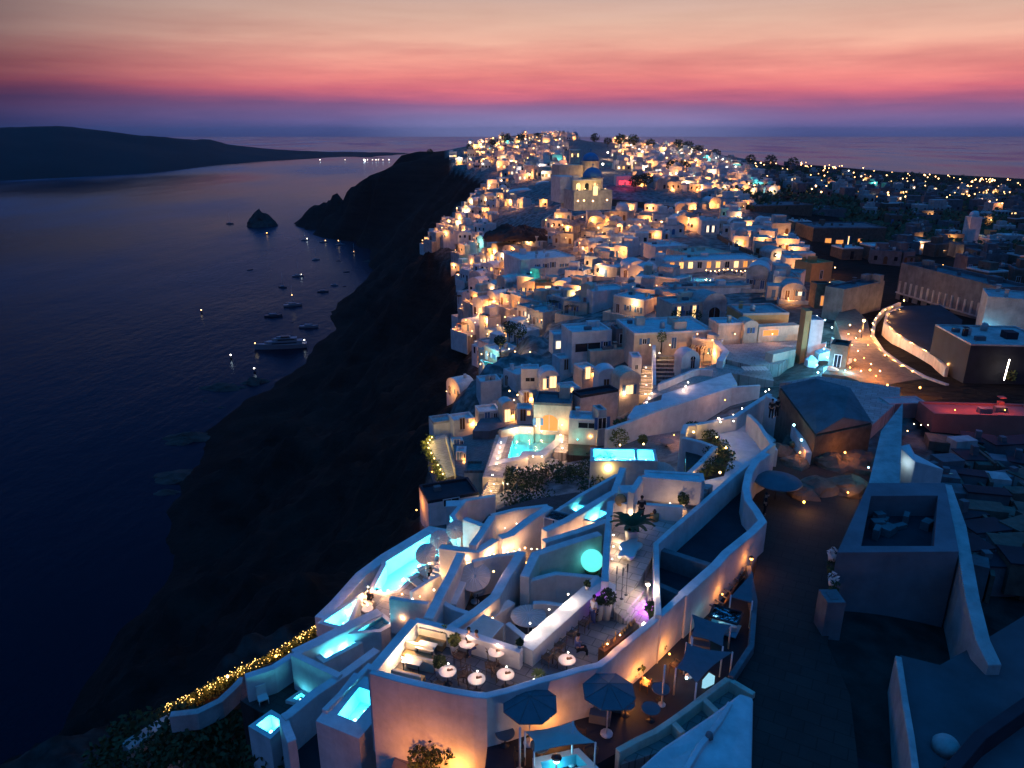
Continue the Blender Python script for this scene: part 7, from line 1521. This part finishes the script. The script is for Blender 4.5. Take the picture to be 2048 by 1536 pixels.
# ================================================================ the bay: boats, skerries, lights
def hull(m, L, B, Hh, z0=-.3, sheer=.35):
    n = 9; vs = []
    for i in range(n):
        u = i/(n-1); x = -L/2+L*u; b = B/2*(1-abs(max(0, u-.35)/.65)**2.2)*(.82+.18*min(1, u/.2)); zt = Hh*(1+sheer*u*u)
        vs += [(x, -b, zt), (x, -b*.8, z0), (x, b*.8, z0), (x, b, zt)]
    fs = []
    for i in range(n-1): a = 4*i; b = a+4; fs += [(a, b, b+1, a+1), (a+1, b+1, b+2, a+2), (a+2, b+2, b+3, a+3), (a+3, b+3, b, a)]
    fs += [(0, 1, 2, 3), (4*n-4, 4*n-1, 4*n-2, 4*n-3)]
    m.add(vs, fs)
M['hull'] = mat('boat_hull', (.20, .22, .25), .4); M['hull_d'] = mat('dark_boat_hull', (.06, .07, .09), .4)
def boat(px, py, L, rz, label, kind='motor', light=None, mast=0, hm='hull'):
    p = P(px, py, CAMZ); t = thing({'motor': 'motor_boat', 'sail': 'sailing_boat', 'row': 'rowing_boat', 'yacht': 'motor_yacht', 'barge': 'moored_boat'}[kind], (p.x, p.y, 0), label, 'yacht' if kind == 'yacht' else 'boat', None, rz)
    m = MB(); hull(m, L, L*.28 if kind != 'yacht' else L*.22, L*.10 if kind != 'yacht' else L*.085); m.build('hull', M[hm], t)
    if kind in ('motor', 'barge', 'sail'):
        m = MB(); m.prism([(-L*.22, -L*.08), (L*.12, -L*.07), (L*.2, 0), (L*.12, L*.07), (-L*.22, L*.08)], L*.1, L*.19); m.build('cabin', M['hull'], t)
    if kind == 'yacht':
        for k, (a, b, z0, z1) in enumerate([(-.42, .22, .085, .15), (-.32, .08, .15, .205), (-.2, 0.0, .205, .235)]):
            m = MB(); m.prism([(L*a, -L*.085*(1-.15*k)), (L*b, -L*.07*(1-.2*k)), (L*(b+.08), 0), (L*b, L*.07*(1-.2*k)), (L*a, L*.085*(1-.15*k))], L*z0, L*z1); m.build('deckhouse', M['hull'], t)
            m = MB(); m.box((L*(a+b)/2, 0, L*(z0+.02)), (L*(b-a)*.8, L*.165*(1-.12*k), L*.02)); m.build('window_band', M['glassd'], t)
    if mast: m = MB(); m.tube([(0, 0, L*.1), (0, 0, mast)], .09, 5, .05); m.tube([(0, 0, L*.22), (-L*.38, 0, L*.22)], .07, 5); m.build('mast', M['frame'], t)
    if light:
        for (lx, lz, r, key, w) in light:
            m = MB(); m.ball((lx*L, -.3, lz), r, 6); m.build('bulb', M[key], t); add_light((lx*L, -.6, lz+r+.5), WARMW if key != 'bulb_o' else ORG, w, .2, t)
    return t
boat(534,469,7,R(10),'small boat with an orange deck light beside the sea stack','motor',[(0,1.9,.5,'bulb_o',60)])
boat(610,481,8,R(5),'anchored boat with a white stern light, leftmost of the row of three','motor',[(.3,2.0,.4,'bulb_w',40)],9)
boat(648,485,9,R(-8),'anchored boat with a warm light, middle of the row of three','motor',[(.2,2.2,.4,'bulb_far',50)])
boat(681,490,9,R(12),'anchored boat with a mast light, rightmost of the row of three','motor',[(-.2,4.5,.4,'bulb_far',50)],5)
boat(596,553,9,R(15),'sailing boat anchored alone, upper one of the two masted boats','sail',[(.3,1.6,.22,'bulb_w',16)],12)
boat(586,612,12,R(20),'larger sailing boat with a lamp on its mast, lower one of the two','sail',[(0,7.5,.28,'bulb_far',50)],14,'hull')
boat(646,584,8,R(5),'dark broad boat moored left of the small tender','motor',None,0,'hull_d')
boat(669,571,6,R(-15),'small dark boat with a pale rail beside the broad one','motor',None,0,'hull')
boat(689,573,2.6,R(0),'tiny dinghy right of the dark moored boats','row',None,0,'hull_d')
boat(677,522,3.6,R(4),'tiny dark boat alone below the row of three','row',None,0,'hull_d')
boat(693,544,5,R(0),'long low dinghy nearest the cliff inlet','row',None,0,'hull_d')
boat(547,633,11,R(8),'long dark unlit boat left of the moored barge','barge',None,0,'hull_d')
boat(618,655,11,R(3),'grey moored barge with a flat canopy above the big yacht','barge',None,0,'hull')
boat(584,645,.9*2,R(3),'little buoy like tender between barge and dark boat','row',None,0,'hull_d')
boat(562,696,27,R(192),'large white motor yacht with lit bow by the cliff foot','yacht',[(.48,3.4,.28,'bulb_far',30),(-.46,3.6,.28,'bulb_w',30)],0,'hull')
boat(460,448,9,R(0),'faint sailing boat left of the sea stack','sail',None,14,'hull_d')
for k, (x, y) in enumerate([(403,624),(462,715),(509,742),(730,321)]):
    p = P(x, y, CAMZ-.8); t = thing('marker_buoy', tuple(p), ['orange lit buoy far out on the dark bay','pale lit buoy left of the big yacht','white lit buoy below the big yacht','bright harbour light under the distant island'][k], 'buoy')
    m = MB(); m.lathe([(.5, -.8), (.6, -.2), (.15, .2), (.1, 1.2)], (0, 0, 0), 8); m.build('float', M['dark'], t); m = MB(); m.ball((0, 0, 1.4), .35 if k < 3 else 2.6, 6); m.build('bulb', M[['bulb_far','bulb_w','bulb_w','bulb_w'][k]], t)
boat(632,520,7,R(30),'small masted boat between the row of three and the cliff inlet','sail',None,10,'hull')
boat(566,575,7,R(-20),'small masted boat left of the two larger sailing boats','sail',None,11,'hull_d')
boat(708,506,6,R(10),'little masted boat tucked near the inner cove','sail',[(0,1.5,.2,'bulb_far',14)],9,'hull_d')
boat(500,540,5,R(40),'lone small open boat out in the bay','row',None,0,'hull_d')
def islet(px, py, rx, ry, h, label, seed):
    p = P(px, py, CAMZ); t = thing('sea_rock', (p.x, p.y, 0), label, 'rock'); m = MB(); n = 34
    m.lathe([(1-(i/12)**1.0*.97, (i/12)**.85) for i in range(12)]+[(.01, 1)], (0, 0, 0), n)
    out = []
    for v in m.v:
        f = 1+.42*noise.fractal(Vector((v[0]*1.2+seed, v[1]*1.2, v[2]*.8)), .9, 2.1, 5); out.append((v[0]*rx*f, v[1]*ry*f, max(-1, v[2]*h*(1+.5*noise.noise(Vector((v[0]*2, v[1]*2+seed, 1))))-.5)))
    m.v = out; m.smooth = [False]*len(m.smooth); m.build('rock', M['rock'], t)
islet(522,452,20,14,21,'steep dark sea stack beside the headland tip',1)
for k, (x, y, a, b, h) in enumerate([(440,776,14,6,2.6),(508,765,8,5,3.4),(410,802,3,2,.9),(442,815,4,2.2,.9),(378,876,13,5,3),(360,884,8,4,2),(350,955,12,6,2.4),(335,985,7,3,1.5),(735,523,6,3,2),(480,775,6,2,1)]):
    islet(x, y, a*.8, b, h, ['long low dark reef beside the lower cove','pointed dark rock at the foot of the cliff','tiny rock awash below the long reef','small flat rock right of the tiny one','dark promontory rock at the left foot of the cliff','low rock left of the promontory','dark shelf rock in the shadow under the cliff','small rock below the dark shelf','little rock off the inner cove','thin rock joining the reef and the pointed rock'][k], k*3+2)
# village lights along the distant island and the plain to the right
def light_specks():
    rg = random.Random(8); m = WB(); m2 = WB()
    for x, r in [(618,1.5),(640,1.8),(728,3.2),(735,1.6),(745,1.5),(752,2),(757,1.6),(766,1.5),(778,2),(690,1.2)]:
        m.ball(P(x, 319.5 if x > 620 else 308.5, CAMZ-6), r*.62, 6)
    o = m.build('shore_lamps', M['bulb_w']); o['kind'] = 'stuff'
    for k in range(210):
        if k < 40: x, y = 1600+rg.random()*130, 326+rg.random()*22
        elif k < 62: x, y = 1938+rg.random()*55, 362+rg.random()*8
        else: x, y = 1430+rg.random()*610, 0; y = 322+(x-1430)*.075+rg.random()**1.6*60
        g = G(x, y)
        if g is None or g.z < 5: continue
        m2.ball(g+Vector((0, 0, rg.uniform(2, 5))), (rg.uniform(.35, 1.0))*(g.y/1300+.2), 5)
    o = m2.build('plain_lamps', M['bulb_far']); o['kind'] = 'stuff'
light_specks()
# scrub and trees on the dark plain and along the skyline
def scrub():
    rg = random.Random(11); m = WB()
    for k in range(900):
        x = rg.uniform(1450, 2080); y = 330+(x-1450)*.055+rg.random()**1.3*(150 if x > 1700 else 90); g = G(x, y)
        if g is None or g.z < 8: continue
        s = rg.uniform(1.2, 3.2)*(1+g.y/900)
        for j in range(14):
            q = g+Vector((rg.gauss(0, s*.6), rg.gauss(0, s*.6), rg.uniform(0, s*.8))); a = Vector((rg.uniform(-1, 1), rg.uniform(-1, 1), rg.uniform(-1, 1))).normalized(); b = a.orthogonal().normalized(); e = s*.35; m.add([q-a*e, q+b*e*.6, q+a*e, q-b*e*.6], [(0, 1, 2, 3)])
    o = m.build('undergrowth', M['leaf']); o['kind'] = 'stuff'
scrub()
for k, (x, y, s) in enumerate([(985,289,4),(1012,283,5),(1042,281,5),(1075,276,4),(1190,283,5),(1215,287,4),(1240,290,6),(1265,291,6),(1300,294,5),(1355,300,6),(1375,303,6),(1395,306,5),(1430,315,5),(1500,325,5),(1540,330,6),(1585,334,6),(940,298,4),(860,306,3.5),(1270,375,3.0),(1290,372,3.2),(1345,345,4),(1365,348,4)]):
    g = G(x, y+7) or P(x, y, 20)
    bush((g.x, g.y, g.z), s, s, s*.8, 'dark tree standing %s the skyline, %s from the left' % ('on' if k < 18 else 'below', ['first','second','third','fourth','fifth','sixth','seventh','eighth','ninth','tenth','eleventh','twelfth','thirteenth','fourteenth','fifteenth','sixteenth','far out on the cliff','on the bare headland','third row first','third row second','by the white mansion first','by the white mansion second'][k]), 420, s*.16, 'leaf', seed=300+k, name='tree', cat='tree', group='trees along the skyline', trunk=s*.6)

# ---------------------------------------------------------------- dusk air over the bay
def haze():
    m = MB(); m.add([(-15000, -900, -60), (15000, -900, -60), (15000, 15500, -60), (-15000, 15500, -60), (-15000, -900, 165), (15000, -900, 165), (15000, 15500, 165), (-15000, 15500, 165)], [(3, 2, 1, 0), (4, 5, 6, 7), (0, 1, 5, 4), (1, 2, 6, 5), (2, 3, 7, 6), (3, 0, 4, 7)])
    mt = bpy.data.materials.new('dusk_haze'); mt.use_nodes = True; nt = mt.node_tree
    for n in list(nt.nodes): nt.nodes.remove(n)
    out = nt.nodes.new('ShaderNodeOutputMaterial'); v = nt.nodes.new('ShaderNodeVolumePrincipled'); v.inputs['Color'].default_value = (.75, .8, .9, 1); v.inputs['Density'].default_value = .000035
    nt.links.new(v.outputs[0], out.inputs['Volume']); o = m.build('haze', mt); o['kind'] = 'stuff'; o.display_type = 'WIRE'
haze()

# ---------------------------------------------------------------- labels that still coincide: rank them by where they stand
def ordw(n):
    one = ['first','second','third','fourth','fifth','sixth','seventh','eighth','ninth','tenth','eleventh','twelfth','thirteenth','fourteenth','fifteenth','sixteenth','seventeenth','eighteenth','nineteenth']
    if n < 19: return one[n]
    tens = {2: ('twentieth', 'twenty'), 3: ('thirtieth', 'thirty'), 4: ('fortieth', 'forty'), 5: ('fiftieth', 'fifty'), 6: ('sixtieth', 'sixty')}
    t_, u = divmod(n+1, 10)
    return tens[t_][0] if u == 0 else tens[t_][1]+'-'+one[u-1]
bpy.context.view_layer.update()
same = {}
for o in COL.objects:
    if o.parent is None and 'label' in o: same.setdefault(o['label'], []).append(o)
for lab, os_ in same.items():
    if len(os_) < 2: continue
    if len(lab.split()) > 12: print('long duplicate', lab)
    for n, o in enumerate(sorted(os_, key=lambda o: proj(o.matrix_world.translation)[0])):
        o['label'] = lab + ', ' + ('leftmost one' if n == 0 else 'rightmost one' if n == len(os_)-1 else ordw(n)+' from the left')
        if 'group' not in o: o['group'] = lab
